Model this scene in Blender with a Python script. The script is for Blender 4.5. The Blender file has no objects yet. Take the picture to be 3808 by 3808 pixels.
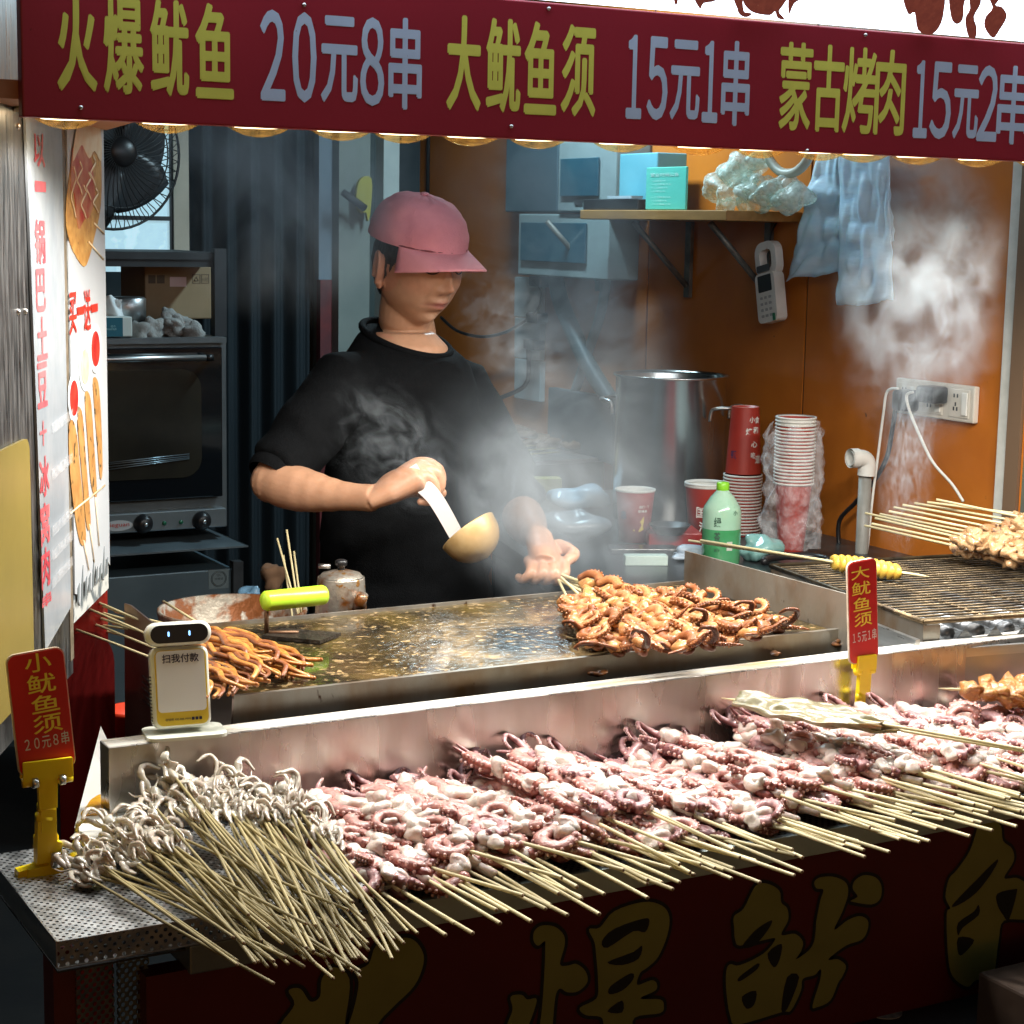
import bpy, bmesh, math, random
from math import sin, cos, pi, radians, sqrt, atan2, hypot, exp
from mathutils import Vector, Matrix, Euler, Quaternion, noise
V = Vector
C = bpy.context.scene.collection
SC = bpy.context.scene
rnd = random.Random(7)

# ---------------------------------------------------------------- camera
CAMH = 1.62
_yaw, _pit, _rol = radians(29.0666), radians(8.758), radians(1.0603)
_f = V((sin(_yaw)*cos(_pit), cos(_yaw)*cos(_pit), -sin(_pit)))
_r = V((cos(_yaw), -sin(_yaw), 0)); _u = _r.cross(_f)
RT = _r*cos(_rol)+_u*sin(_rol); UP = -_r*sin(_rol)+_u*cos(_rol); FW = _f
CP = V((0, 0, CAMH))
cd = bpy.data.cameras.new('camera'); cam = bpy.data.objects.new('camera', cd); C.objects.link(cam)
cd.lens = 65.07; cd.sensor_width = 36; cd.clip_start = .05; cd.clip_end = 200
cam.matrix_world = Matrix(((RT.x, UP.x, -FW.x, 0), (RT.y, UP.y, -FW.y, 0), (RT.z, UP.z, -FW.z, CAMH), (0, 0, 0, 1)))
SC.camera = cam
# ---------------------------------------------------------------- night sky, exposure
w = bpy.data.worlds.new('World'); SC.world = w; w.use_nodes = True
nt = w.node_tree; bg = nt.nodes['Background']
sky = nt.nodes.new('ShaderNodeTexSky'); sky.sky_type = 'NISHITA'; sky.sun_disc = False
sky.sun_elevation = radians(1.5); sky.sun_rotation = radians(200)
nt.links.new(sky.outputs[0], bg.inputs[0]); bg.inputs[1].default_value = .05
SC.view_settings.view_transform = 'Standard'; SC.view_settings.look = 'None'
SC.view_settings.exposure = .35; SC.view_settings.gamma = 1
SC.render.engine = 'CYCLES'
SC.cycles.use_denoising = True; SC.cycles.max_bounces = 6; SC.cycles.transparent_max_bounces = 16
SC.cycles.volume_bounces = 0; SC.cycles.sample_clamp_indirect = 4; SC.cycles.caustics_reflective = False; SC.cycles.caustics_refractive = False
LAMP_W = 6.8
TUBE_W = 17.0
LAMP_COL = (1.0, .965, .91)

# a photo pixel (3808 wide) taken to a plane of the place
def ray(x, y): return RT*((x-1904)/6882.9)+UP*((1904-y)/6882.9)+FW
def atY(x, y, Y): d = ray(x, y); return CP+d*(Y/d.y)
def atX(x, y, X): d = ray(x, y); return CP+d*(X/d.x)
def atZ(x, y, Z): d = ray(x, y); return CP+d*((Z-CAMH)/d.z)

# ---------------------------------------------------------------- materials
MC = {}
def mat(name, c, c2=None, sc=20, rough=.5, metal=0, bump=0, bsc=None, det=4, stretch=(1, 1, 1), lo=.35, hi=.65, sss=0, trans=0,
        emit=0, ecol=None, alpha=1, coat=0, attr=None, rvar=0, spots=None, spotsc=60, spotlo=.6, spec=.5, ior=1.45, vary=0):
    if name in MC: return MC[name]
    m = bpy.data.materials.new(name); m.use_nodes = True; MC[name] = m
    n = m.node_tree.nodes; l = m.node_tree.links; b = n['Principled BSDF']
    def I(k, v): b.inputs[k].default_value = v
    I('Base Color', (*c, 1)); I('Roughness', rough); I('Metallic', metal); I('IOR', ior)
    I('Specular IOR Level', spec)
    if sss: I('Subsurface Weight', sss); I('Subsurface Radius', (.01, .005, .003)); I('Subsurface Scale', 1)
    if trans: I('Transmission Weight', trans)
    if coat: I('Coat Weight', coat); I('Coat Roughness', .08)
    if emit: I('Emission Color', (*(ecol or c), 1)); I('Emission Strength', emit)
    if alpha < 1: I('Alpha', alpha)
    tc = n.new('ShaderNodeTexCoord'); mp = n.new('ShaderNodeMapping'); l.new(tc.outputs['Object'], mp.inputs[0])
    mp.inputs['Scale'].default_value = stretch
    col = None
    def nz(scale, detail, rg=.55):
        t = n.new('ShaderNodeTexNoise'); t.inputs['Scale'].default_value = scale; t.inputs['Detail'].default_value = detail
        t.inputs['Roughness'].default_value = rg; l.new(mp.outputs[0], t.inputs['Vector']); return t
    def ramp(src, a, bb, ca, cb):
        r = n.new('ShaderNodeValToRGB'); r.color_ramp.elements[0].position = a; r.color_ramp.elements[1].position = bb
        r.color_ramp.elements[0].color = (*ca, 1); r.color_ramp.elements[1].color = (*cb, 1); l.new(src, r.inputs[0]); return r
    if c2 is not None:
        t = nz(sc, det); r = ramp(t.outputs[0], lo, hi, c, c2); col = r.outputs[0]
    if attr:
        a = n.new('ShaderNodeVertexColor'); a.layer_name = attr
        if col is None: col = a.outputs[0]
        else:
            mx = n.new('ShaderNodeMix'); mx.data_type = 'RGBA'; mx.blend_type = 'MULTIPLY'; mx.inputs[0].default_value = 1
            l.new(a.outputs[0], mx.inputs[6]); l.new(col, mx.inputs[7]); col = mx.outputs[2]
    if spots:
        t = nz(spotsc, 3); r = ramp(t.outputs[0], spotlo, spotlo+.06, (0, 0, 0), (1, 1, 1))
        mx = n.new('ShaderNodeMix'); mx.data_type = 'RGBA'; l.new(r.outputs[0], mx.inputs[0])
        if col is None: mx.inputs[6].default_value = (*c, 1)
        else: l.new(col, mx.inputs[6])
        mx.inputs[7].default_value = (*spots, 1); col = mx.outputs[2]
    if vary:
        oi = n.new('ShaderNodeObjectInfo'); vr = n.new('ShaderNodeMapRange'); l.new(oi.outputs['Random'], vr.inputs[0]); vr.inputs[3].default_value = 1-vary; vr.inputs[4].default_value = 1+vary*.6
        hs = n.new('ShaderNodeHueSaturation'); l.new(vr.outputs[0], hs.inputs['Value'])
        if col is None: hs.inputs['Color'].default_value = (*c, 1)
        else: l.new(col, hs.inputs['Color'])
        col = hs.outputs[0]
    if col is not None: l.new(col, b.inputs['Base Color'])
    if rvar:
        t = nz(sc*1.7, 3); mr = n.new('ShaderNodeMapRange'); l.new(t.outputs[0], mr.inputs[0])
        mr.inputs[1].default_value = .3; mr.inputs[2].default_value = .7
        mr.inputs[3].default_value = max(.02, rough-rvar); mr.inputs[4].default_value = rough+rvar; l.new(mr.outputs[0], b.inputs['Roughness'])
    if bump:
        t = nz(bsc or sc*3, 5); bp = n.new('ShaderNodeBump'); bp.inputs['Strength'].default_value = bump; bp.inputs['Distance'].default_value = .01
        l.new(t.outputs[0], bp.inputs['Height']); l.new(bp.outputs[0], b.inputs['Normal'])
    return m
def glassy(name, col, fac, rough=.1, bump=0, bsc=40, body=(1, 1, 1)):
    """thin film: part see-through, part glossy, part pale body"""
    if name in MC: return MC[name]
    m = bpy.data.materials.new(name); m.use_nodes = True; MC[name] = m
    n = m.node_tree.nodes; l = m.node_tree.links; b = n['Principled BSDF']; o = n['Material Output']
    b.inputs['Base Color'].default_value = (*body, 1); b.inputs['Roughness'].default_value = rough
    t = n.new('ShaderNodeBsdfTransparent'); t.inputs[0].default_value = (*col, 1)
    x = n.new('ShaderNodeMixShader'); x.inputs[0].default_value = fac
    l.new(t.outputs[0], x.inputs[1]); l.new(b.outputs[0], x.inputs[2]); l.new(x.outputs[0], o.inputs[0])
    if bump:
        q = n.new('ShaderNodeTexNoise'); q.inputs['Scale'].default_value = bsc; q.inputs['Detail'].default_value = 4
        tc = n.new('ShaderNodeTexCoord'); l.new(tc.outputs['Object'], q.inputs['Vector'])
        bp = n.new('ShaderNodeBump'); bp.inputs['Strength'].default_value = bump; bp.inputs['Distance'].default_value = .01
        l.new(q.outputs[0], bp.inputs['Height']); l.new(bp.outputs[0], b.inputs['Normal'])
        mr = n.new('ShaderNodeMapRange'); l.new(q.outputs[0], mr.inputs[0]); mr.inputs[1].default_value = .35; mr.inputs[2].default_value = .7
        mr.inputs[3].default_value = fac*.5; mr.inputs[4].default_value = min(1, fac*1.7); l.new(mr.outputs[0], x.inputs[0])
    return m
def perforated(name, col, pitch, rad, axes=(0, 1), rough=.32):
    if name in MC: return MC[name]
    m = mat(name, col, tuple(k*.8 for k in col), sc=30, rough=rough, metal=1, bump=.05, rvar=.1)
    n = m.node_tree.nodes; l = m.node_tree.links; b = n['Principled BSDF']; o = n['Material Output']
    tc = n.new('ShaderNodeTexCoord'); sp = n.new('ShaderNodeSeparateXYZ'); l.new(tc.outputs['Object'], sp.inputs[0])
    cb = n.new('ShaderNodeCombineXYZ'); l.new(sp.outputs[axes[0]], cb.inputs[0]); l.new(sp.outputs[axes[1]], cb.inputs[1])
    ds = []
    for off in ((50, 50, 0), (50.5, 50.5, 0)):
        v = n.new('ShaderNodeVectorMath'); v.operation = 'MULTIPLY_ADD'; v.inputs[1].default_value = (1/pitch, 1/(pitch*1.25), 0); v.inputs[2].default_value = off
        l.new(cb.outputs[0], v.inputs[0])
        fr = n.new('ShaderNodeVectorMath'); fr.operation = 'FRACTION'; l.new(v.outputs[0], fr.inputs[0])
        sb = n.new('ShaderNodeVectorMath'); sb.operation = 'SUBTRACT'; sb.inputs[1].default_value = (.5, .5, 0); l.new(fr.outputs[0], sb.inputs[0])
        ml = n.new('ShaderNodeVectorMath'); ml.operation = 'MULTIPLY'; ml.inputs[1].default_value = (1, 1.25, 1); l.new(sb.outputs[0], ml.inputs[0])
        ln = n.new('ShaderNodeVectorMath'); ln.operation = 'LENGTH'; l.new(ml.outputs[0], ln.inputs[0]); ds.append(ln)
    mn = n.new('ShaderNodeMath'); mn.operation = 'MINIMUM'; l.new(ds[0].outputs['Value'], mn.inputs[0]); l.new(ds[1].outputs['Value'], mn.inputs[1])
    gt = n.new('ShaderNodeMath'); gt.operation = 'GREATER_THAN'; l.new(mn.outputs[0], gt.inputs[0]); gt.inputs[1].default_value = rad/pitch
    t = n.new('ShaderNodeBsdfTransparent'); x = n.new('ShaderNodeMixShader')
    l.new(gt.outputs[0], x.inputs[0]); l.new(t.outputs[0], x.inputs[1]); l.new(b.outputs[0], x.inputs[2]); l.new(x.outputs[0], o.inputs[0])
    return m

# ---------------------------------------------------------------- mesh building
class MB:
    def __init__(s): s.v = []; s.f = []; s.c = []; s.sm = []; s.col = (1, 1, 1)
    def add(s, vs, fs, smooth=True, col=None):
        o = len(s.v); s.v += [V(p) for p in vs]; s.f += [[o+i for i in f] for f in fs]
        s.sm += [smooth]*len(fs)
        s.c += list(col) if isinstance(col, list) else [col or s.col]*len(vs)
        return s
    def box(s, lo, hi, M=None, bev=0):
        x0, y0, z0 = lo; x1, y1, z1 = hi
        if bev:
            bm = bmesh.new(); bmesh.ops.create_cube(bm, size=1)
            for q in bm.verts: q.co = V((x0+(q.co.x+.5)*(x1-x0), y0+(q.co.y+.5)*(y1-y0), z0+(q.co.z+.5)*(z1-z0)))
            bmesh.ops.bevel(bm, geom=bm.edges[:], offset=bev, segments=2, affect='EDGES', profile=.5)
            vs = [q.co.copy() for q in bm.verts]; bm.verts.index_update(); fs = [[q.index for q in f.verts] for f in bm.faces]; bm.free()
        else:
            vs = [V(p) for p in ((x0, y0, z0), (x1, y0, z0), (x1, y1, z0), (x0, y1, z0), (x0, y0, z1), (x1, y0, z1), (x1, y1, z1), (x0, y1, z1))]
            fs = [(0, 3, 2, 1), (4, 5, 6, 7), (0, 1, 5, 4), (1, 2, 6, 5), (2, 3, 7, 6), (3, 0, 4, 7)]
        if M is not None: vs = [M@q for q in vs]
        return s.add(vs, fs, False)
    def tube(s, path, rad, n=10, cap=True, smooth=True, flat=1, col=None, up=None):
        P = [V(p) for p in path]; k = len(P)
        R = [rad]*k if not hasattr(rad, '__len__') else list(rad)
        T = [(P[min(i+1, k-1)]-P[max(i-1, 0)]).normalized() for i in range(k)]
        u = up.copy() if up is not None else (V((0, 0, 1)) if abs(T[0].z) < .9 else V((1, 0, 0)))
        vs = []; cs = []; fs = []
        for i in range(k):
            u = (u-T[i]*u.dot(T[i]))
            u = u.normalized() if u.length > 1e-6 else T[i].orthogonal().normalized()
            b = T[i].cross(u)
            for j in range(n):
                a = 2*pi*j/n; vs.append(P[i]+(b*cos(a)+u*sin(a)*flat)*R[i])
                cs.append(col(i/(k-1), sin(a)) if callable(col) else (col or s.col))
        for i in range(k-1):
            for j in range(n):
                a, b2 = i*n+j, i*n+(j+1) % n; fs.append((a, b2, b2+n, a+n))
        if cap: fs.append(list(range(n))[::-1]); fs.append([(k-1)*n+j for j in range(n)])
        return s.add(vs, fs, smooth, cs)
    def cyl(s, p0, p1, r0, r1=None, n=24, smooth=True): return s.tube([p0, p1], [r0, r0 if r1 is None else r1], n, True, smooth)
    def lathe(s, prof, c=(0, 0, 0), n=40, M=None, closed=False, a0=0, a1=2*pi):
        c = V(c); vs = []; fs = []; k = len(prof); full = abs(a1-a0-2*pi) < 1e-6; m = n if full else n+1
        for r, z in prof:
            for j in range(m):
                a = a0+(a1-a0)*j/n; p = V((r*cos(a), r*sin(a), z)); vs.append((M@p if M is not None else p)+c)
        for i in range(k-1):
            for j in range(n):
                j2 = (j+1) % m; fs.append((i*m+j, i*m+j2, (i+1)*m+j2, (i+1)*m+j))
        return s.add(vs, fs)
    def ell(s, c, r, M=None, n=14, m=9, bumpy=0, bs=30, seed=0, col=None):
        c = V(c); vs = []; fs = []
        for i in range(m+1):
            t = pi*i/m
            for j in range(n):
                a = 2*pi*j/n; d = V((sin(t)*cos(a), sin(t)*sin(a), cos(t))); p = V((d.x*r[0], d.y*r[1], d.z*r[2]))
                if bumpy: p *= 1+bumpy*noise.noise((c+p)*bs+V((seed*7.3, seed*3.1, 0)))
                vs.append((M@p if M is not None else p)+c)
        for i in range(m):
            for j in range(n): fs.append((i*n+j, (i+1)*n+j, (i+1)*n+(j+1) % n, i*n+(j+1) % n))
        return s.add(vs, fs, True, col)
    def prism(s, poly, O, ex, ey, t, bevel=False):
        O = V(O); ex = V(ex); ey = V(ey); nz = ex.cross(ey).normalized(); k = len(poly)
        ar = sum(poly[i][0]*poly[(i+1) % k][1]-poly[(i+1) % k][0]*poly[i][1] for i in range(k))
        if ar < 0: poly = poly[::-1]
        vs = [O+ex*p[0]+ey*p[1] for p in poly]; vs += [q+nz*t for q in vs]
        from mathutils.geometry import tessellate_polygon
        tri = tessellate_polygon([[V((p[0], p[1], 0)) for p in poly]])
        fs = []
        for a, b, c in tri:
            A, B, D = poly[a], poly[b], poly[c]
            if (B[0]-A[0])*(D[1]-A[1])-(B[1]-A[1])*(D[0]-A[0]) < 0: a, b, c = c, b, a
            fs.append((c, b, a)); fs.append((a+k, b+k, c+k))
        for i in range(k): j = (i+1) % k; fs.append((i, j, j+k, i+k))
        return s.add(vs, fs, False)
    def grid(s, fn, nu, nv, smooth=True, th=0):
        vs = [V(fn(i/nu, j/nv)) for i in range(nu+1) for j in range(nv+1)]; m = nv+1
        fs = [(i*m+j, (i+1)*m+j, (i+1)*m+j+1, i*m+j+1) for i in range(nu) for j in range(nv)]
        s.add(vs, fs, smooth)
        if th:
            h = V(th) if hasattr(th, '__len__') else V((0, 0, -th))
            s.add([q+h for q in vs], [f[::-1] for f in fs], smooth); o = len(s.v)-2*len(vs); N = len(vs)
            ring = [i*m for i in range(nu+1)]+[nu*m+j for j in range(1, nv+1)]+[i*m+nv for i in range(nu-1, -1, -1)]+[j for j in range(nv-1, 0, -1)]
            for a in range(len(ring)):
                p, q = ring[a], ring[(a+1) % len(ring)]; s.f.append([o+q, o+p, o+p+N, o+q+N]); s.sm.append(False)
        return s
    def mesh(s, name, M=None):
        me = bpy.data.meshes.new(name); vs = [M@q for q in s.v] if M is not None else s.v
        me.from_pydata([tuple(q) for q in vs], [], s.f); me.polygons.foreach_set('use_smooth', s.sm)
        if any(c != (1, 1, 1) for c in s.c):
            a = me.color_attributes.new('Col', 'FLOAT_COLOR', 'POINT'); fl = []
            for c in s.c: fl += [c[0], c[1], c[2], 1]
            a.data.foreach_set('color', fl)
        me.update(); return me
def tag(o, label=None, cat=None, group=None, kind=None):
    if label: o['label'] = label
    if cat: o['category'] = cat
    if group: o['group'] = group
    if kind: o['kind'] = kind
    return o
def thing(name, label, cat, loc=(0, 0, 0), rot=(0, 0, 0), group=None):
    o = bpy.data.objects.new(name, None); C.objects.link(o); o.empty_display_size = .05
    o.location = loc; o.rotation_euler = rot; return tag(o, label, cat, group)
def mw(o):
    M = Matrix.Translation(o.location) @ o.rotation_euler.to_matrix().to_4x4()
    return mw(o.parent) @ M if o.parent else M
def obj(name, mb, m, parent=None, local=False, label=None, cat=None, group=None, kind=None):
    """one mesh object; geometry given in world space unless local"""
    M = None if local or parent is None else mw(parent).inverted()
    me = mb.mesh(name, M) if isinstance(mb, MB) else mb
    o = bpy.data.objects.new(name, me); C.objects.link(o); o.parent = parent
    if m: me.materials.append(m)
    return tag(o, label, cat, group, kind)
def solo(name, mb, m, label, cat, group=None): return obj(name, mb, m, None, label=label, cat=cat, group=group)
def copy_tree(o, parent=None):
    c = o.copy(); C.objects.link(c); c.parent = parent
    for ch in [x for x in bpy.data.objects if x.parent == o]: copy_tree(ch, c)
    return c
_kids = {}
def copy_fast(o, kids):
    c = o.copy(); C.objects.link(c)
    for k in kids:
        d = k.copy(); C.objects.link(d); d.parent = c
    return c
def frame(o, x, y):
    """rotation whose local x, y axes follow the two directions"""
    x = V(x).normalized(); z = x.cross(V(y)).normalized(); y = z.cross(x)
    return Matrix((x, y, z)).transposed().to_euler()
_tc = {}
def text_geo(s, bold=0.0):
    k = (s, bold)
    if k in _tc: return _tc[k]
    cu = bpy.data.curves.new('lettering', 'FONT'); cu.body = s; cu.size = 1; cu.offset = bold; cu.resolution_u = 3
    o = bpy.data.objects.new('lettering', cu); C.objects.link(o)
    dg = bpy.context.evaluated_depsgraph_get(); me = bpy.data.meshes.new_from_object(o.evaluated_get(dg))
    vs = [v.co.copy() for v in me.vertices]; fs = [list(p.vertices) for p in me.polygons]
    bpy.data.objects.remove(o); bpy.data.curves.remove(cu); bpy.data.meshes.remove(me)
    x0 = min(v.x for v in vs); x1 = max(v.x for v in vs); y0 = min(v.y for v in vs); y1 = max(v.y for v in vs)
    r = ([((v.x-x0)/(x1-x0), (v.y-y0)/(y1-y0)) for v in vs], fs, (x1-x0)/(y1-y0)); _tc[k] = r; return r
def text(mb, s, O, ex, ey, w, h=None, bold=0.0, col=None):
    """string s filling the rectangle w by h whose lower left corner is O"""
    vs, fs, asp = text_geo(s, 0); ex = V(ex).normalized(); ey = V(ey).normalized(); O = V(O)
    h = h or w/asp
    n = ex.cross(ey); e_ = bold*h*.55
    if bold:
        for k, (dx, dy) in enumerate(((-1, 0), (1, 0), (0, -1), (0, 1), (.7, .7), (-.7, .7), (.7, -.7))): text(mb, s, O+ex*(e_+dx*e_*(.8 if w < h*.8*len(s) else 1))+ey*(e_+dy*e_)+n*(.00003*(k+1)), ex, ey, w-2*e_, h-2*e_, 0, col)
        return mb
    P = [O+ex*(a*w)+ey*(b*h) for a, b in vs]
    f0 = fs[0]
    out = []
    for f in fs:
        nn = (P[f[1]]-P[f[0]]).cross(P[f[2]]-P[f[0]])
        out.append(f if nn.dot(n) >= 0 else f[::-1])
    mb.add(P, out, False, col); return mb
def smooth_poly(pts, k=4):
    n = len(pts); out = []
    for i in range(n):
        p0, p1, p2, p3 = (V((*pts[(i+j) % n], 0)) for j in (-1, 0, 1, 2))
        for t in range(k):
            u = t/k; q = .5*((2*p1)+(p2-p0)*u+(2*p0-5*p1+4*p2-p3)*u*u+(3*p1-p0-3*p2+p3)*u**3); out.append((q.x, q.y))
    return out
def spline(pts, k=8):
    P = [V(p) for p in pts]; out = []
    for i in range(len(P)-1):
        p0, p1, p2, p3 = P[max(i-1, 0)], P[i], P[i+1], P[min(i+2, len(P)-1)]
        for t in range(k):
            u = t/k; out.append(.5*((2*p1)+(p2-p0)*u+(2*p0-5*p1+4*p2-p3)*u*u+(3*p1-p0-3*p2+p3)*u**3))
    return out+[P[-1]]
def rrect(w, h, r, n=5):
    out = []
    for cx, cy, a in ((w/2-r, h/2-r, 0), (-w/2+r, h/2-r, 90), (-w/2+r, -h/2+r, 180), (w/2-r, -h/2+r, 270)):
        for i in range(n+1): t = radians(a+90*i/n); out.append((cx+r*cos(t), cy+r*sin(t)))
    return out
def remesh(mb, vox, sm=4, fac=.5):
    """one continuous skin round everything in mb"""
    me = mb.mesh('skin'); o = bpy.data.objects.new('skin', me); C.objects.link(o)
    r = o.modifiers.new('r', 'REMESH'); r.mode = 'VOXEL'; r.voxel_size = vox; r.use_smooth_shade = True
    if sm: s = o.modifiers.new('s', 'SMOOTH'); s.iterations = sm; s.factor = fac
    dg = bpy.context.evaluated_depsgraph_get(); out = bpy.data.meshes.new_from_object(o.evaluated_get(dg))
    bpy.data.objects.remove(o); bpy.data.meshes.remove(me); return out
def paint(me, fn):
    a = me.color_attributes.get('Col') or me.color_attributes.new('Col', 'FLOAT_COLOR', 'POINT'); fl = []
    for v in me.vertices: c = fn(v.co); fl += [c[0], c[1], c[2], 1]
    a.data.foreach_set('color', fl)
# ================================================================ the place: floor, walls, sign, lamps
M_dark = mat('dark floor', (.008, .008, .009), (.014, .013, .012), sc=6, rough=.7, bump=.1)
fl = MB(); fl.box((-12, -8, -.1), (14, 16, 0)); obj('ground', fl, M_dark, kind='structure')

STEEL = mat('brushed steel', (.52, .53, .53), (.62, .62, .61), sc=8, rough=.34, metal=1, bump=.02, bsc=60, stretch=(1, 1, 12), rvar=.08)
STEELD = mat('dull steel', (.36, .38, .39), (.46, .47, .47), sc=9, rough=.42, metal=1, bump=.03, bsc=50, rvar=.1)
STEELP = mat('scratched steel', (.20, .21, .22), (.34, .34, .34), sc=14, rough=.36, metal=1, bump=.08, bsc=25, stretch=(6, 6, .6), rvar=.12, spots=(.15, .14, .13), spotsc=90, spotlo=.68)
BLACK = mat('black plastic', (.012, .012, .013), rough=.35)
BLACKM = mat('black matt', (.018, .02, .022), (.03, .032, .035), sc=20, rough=.6)
WHITEP = mat('white plastic', (.72, .72, .68), (.62, .62, .58), sc=14, rough=.35)
ORANGE = mat('orange panel', (.54, .17, .020), (.38, .105, .013), sc=4, rough=.4, bump=.02, bsc=120, lo=.3, hi=.75, spots=(.16, .06, .02), spotsc=45, spotlo=.71, rvar=.08)
SEAM = mat('dark seam', (.02, .018, .016), rough=.6)
RED = mat('sign red', (.36, .022, .045), (.31, .018, .04), sc=3, rough=.38, bump=.03, bsc=160, spots=(.05, .004, .006), spotsc=140, spotlo=.72)
YEL = mat('sign yellow', (.82, .87, .16), (.74, .79, .14), sc=20, rough=.45, spots=(.3, .28, .05), spotsc=150, spotlo=.72)
SILV = mat('sign silver', (.56, .74, 1.0), (.50, .67, .92), sc=20, rough=.4, spots=(.2, .2, .24), spotsc=150, spotlo=.72)

# ---- the red price sign over the opening
SY = 2.0
zb, zt = 1.7255, 1.889
sg = thing('signboard', 'long red price sign with yellow and silver lettering over the stall opening', 'sign', (.511, SY, zb))
mb = MB(); mb.box((.511, SY, zb), (2.75, SY+.018, zt), bev=.002); obj('sign_panel', mb, RED, sg)
def sx(x, y): return atY(x, y, SY).x
D = lambda a: chr(ord(a)+0xFEE0) if a.isdigit() else a
for s, xs, y0, y1, m_, b, nm in (('火爆鱿鱼', (209, 362, 382, 536, 556, 704, 724, 870), -8, 355, YEL, .035, 'yellow_lettering'), ('20元8串', (966, 1062, 1085, 1178, 1192, 1332, 1338, 1430, 1443, 1570), 48, 396, SILV, .03, 'silver_lettering'),
        ('大鱿鱼须', (1659, 1790, 1805, 1938, 1948, 2072, 2086, 2218), 74, 424, YEL, .035, 'yellow_lettering'), ('15元1串', (2328, 2388, 2405, 2484, 2492, 2604, 2612, 2672, 2682, 2790), 138, 460, SILV, .03, 'silver_lettering'),
        ('蒙古烤肉', (2896, 3020, 3022, 3138, 3134, 3258, 3252, 3368), 170, 495, YEL, .03, 'yellow_lettering'), ('15元2串', (3398, 3452, 3458, 3538, 3545, 3640, 3634, 3712, 3708, 3830), 232, 530, SILV, .03, 'silver_lettering')):
    q = MB(); xm = (xs[0]+xs[-1])/2; z0, z1 = atY(xm, y1, SY).z, atY(xm, y0, SY).z
    for k, ch in enumerate(s):
        a, c_ = sx(xs[2*k], (y0+y1)/2), sx(xs[2*k+1], (y0+y1)/2); hh = (z1-z0)*(.93 if ch in '元' else .96 if ch.isdigit() else 1); text(q, D(ch), (a, SY-.0003, z0+(z1-z0-hh)*.5), (1, 0, 0), (0, 0, 1), c_-a, hh, b)
    obj(nm, q, m_, sg)
mb = MB()
for x, y in ((2040, 32), (3217, 130), (1130, 18), (300, 400), (1900, 470), (3000, 560)):
    p = atY(x, y, SY-.001); mb.cyl(p+V((0, .001, 0)), p-V((0, .002, 0)), .0022, n=10)
obj('screw', mb, STEEL, sg)
# ---- glowing light box above it, leaning out over the sign
lb = thing('light_box', 'glowing white light box printed with skewers above the red sign', 'light box', (.511, SY, zt))
ex = V((1, 0, 0)); ey = V((0, -.62, 1)).normalized(); LO = V((.511, SY-.002, zt+.002)); LN = ex.cross(ey)
LBX = mat('light box face', (.75, .85, .95), rough=.3, emit=3.4, ecol=(.74, .88, 1.0))
mb = MB(); mb.prism([(0, 0), (2.24, 0), (2.24, .42), (0, .42)], LO-LN*.05, ex, ey, .05); obj('lit_face', mb, LBX, lb)
MEATP = mat('printed meat', (.16, .035, .025), (.30, .10, .06), sc=90, rough=.4, spots=(.5, .35, .2), spotsc=200, spotlo=.68, emit=.5, ecol=(.16, .04, .03))
def lp(x, y):
    d = ray(x, y); t = (LO-CP).dot(LN)/d.dot(LN); p = CP+d*t-LO; return (p.dot(ex), p.dot(ey))
for k, pts in enumerate((((3362, -40), (3375, 50), (3400, 45), (3412, 110), (3455, 128), (3490, 100), (3508, 40), (3500, -40)),
                         ((3530, -40), (3535, 60), (3555, 88), (3578, 70), (3582, 20), (3590, -40)),
                         ((3600, -40), (3606, 30), (3588, 70), (3600, 135), (3625, 140), (3630, 100), (3620, 60), (3645, 10), (3640, -40)),
                         ((3662, -40), (3690, 25), (3665, 60), (3660, 100), (3690, 140), (3715, 110), (3742, 60), (3725, 25), (3700, 15), (3740, -40)),
                         ((2735, -40), (2740, 30), (2752, 55), (2775, 62), (2795, 50), (2780, 45), (2765, 40), (2760, 0), (2770, 20), (2800, 45), (2860, 55), (2880, 40), (2890, 65), (2915, 72), (2910, 60), (2895, 40), (2915, 10), (2930, -40)),
                         ((2500, -40), (2512, 22), (2524, -40)), ((2575, -40), (2600, 30), (2615, 10), (2660, 0), (2680, -40)), ((2935, -40), (2932, 50), (2952, 10), (2985, -10), (2980, -40)))):
    mb = MB(); mb.prism(smooth_poly([lp(*p) for p in pts], 3), LO+LN*.0005, ex, ey, .001); obj('printed_skewer', mb, MEATP, lb)
# ---- soffit and the row of lamps under it
SOF = mat('canopy soffit', (.55, .30, .18), (.46, .24, .14), sc=8, rough=.6, bump=.05)
b = atZ(525, 447, 1.745)
mb = MB(); mb.prism([(.46, 2.022), (2.75, 2.022), (2.75, 2.24), (b.x+.1, 2.24), (b.x, b.y), (.79, 2.63)], (0, 0, 1.745), (1, 0, 0), (0, 1, 0), .02)
solo('canopy_soffit', mb, SOF, 'pinkish orange underside of the canopy behind the red sign', 'canopy')
tb_l = thing('fill_tube', 'unseen cool white tube added under the ceiling to fill the stall interior', 'lamp', (2.35, 4.15, 2.31))  # unseen tube added for cool fill light inside the stall
mb = MB(); mb.tube([(2.35, 3.85, 2.30), (2.35, 4.45, 2.30)], .013, 14); obj('tube', mb, mat('fill tube glow', (1, 1, 1), emit=5, ecol=(.80, .95, 1)), tb_l); mb = MB(); mb.box((2.32, 3.83, 2.315), (2.38, 4.47, 2.349)); obj('housing', mb, WHITEP, tb_l)
ld = bpy.data.lights.new('fill_light', 'AREA'); ld.shape = 'RECTANGLE'; ld.size = .08; ld.size_y = .6; ld.energy = TUBE_W; ld.color = (.62, .88, 1.0)
L = bpy.data.objects.new('fill_light', ld); C.objects.link(L); L.location = (0, 0, -.03); L.parent = tb_l
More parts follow.
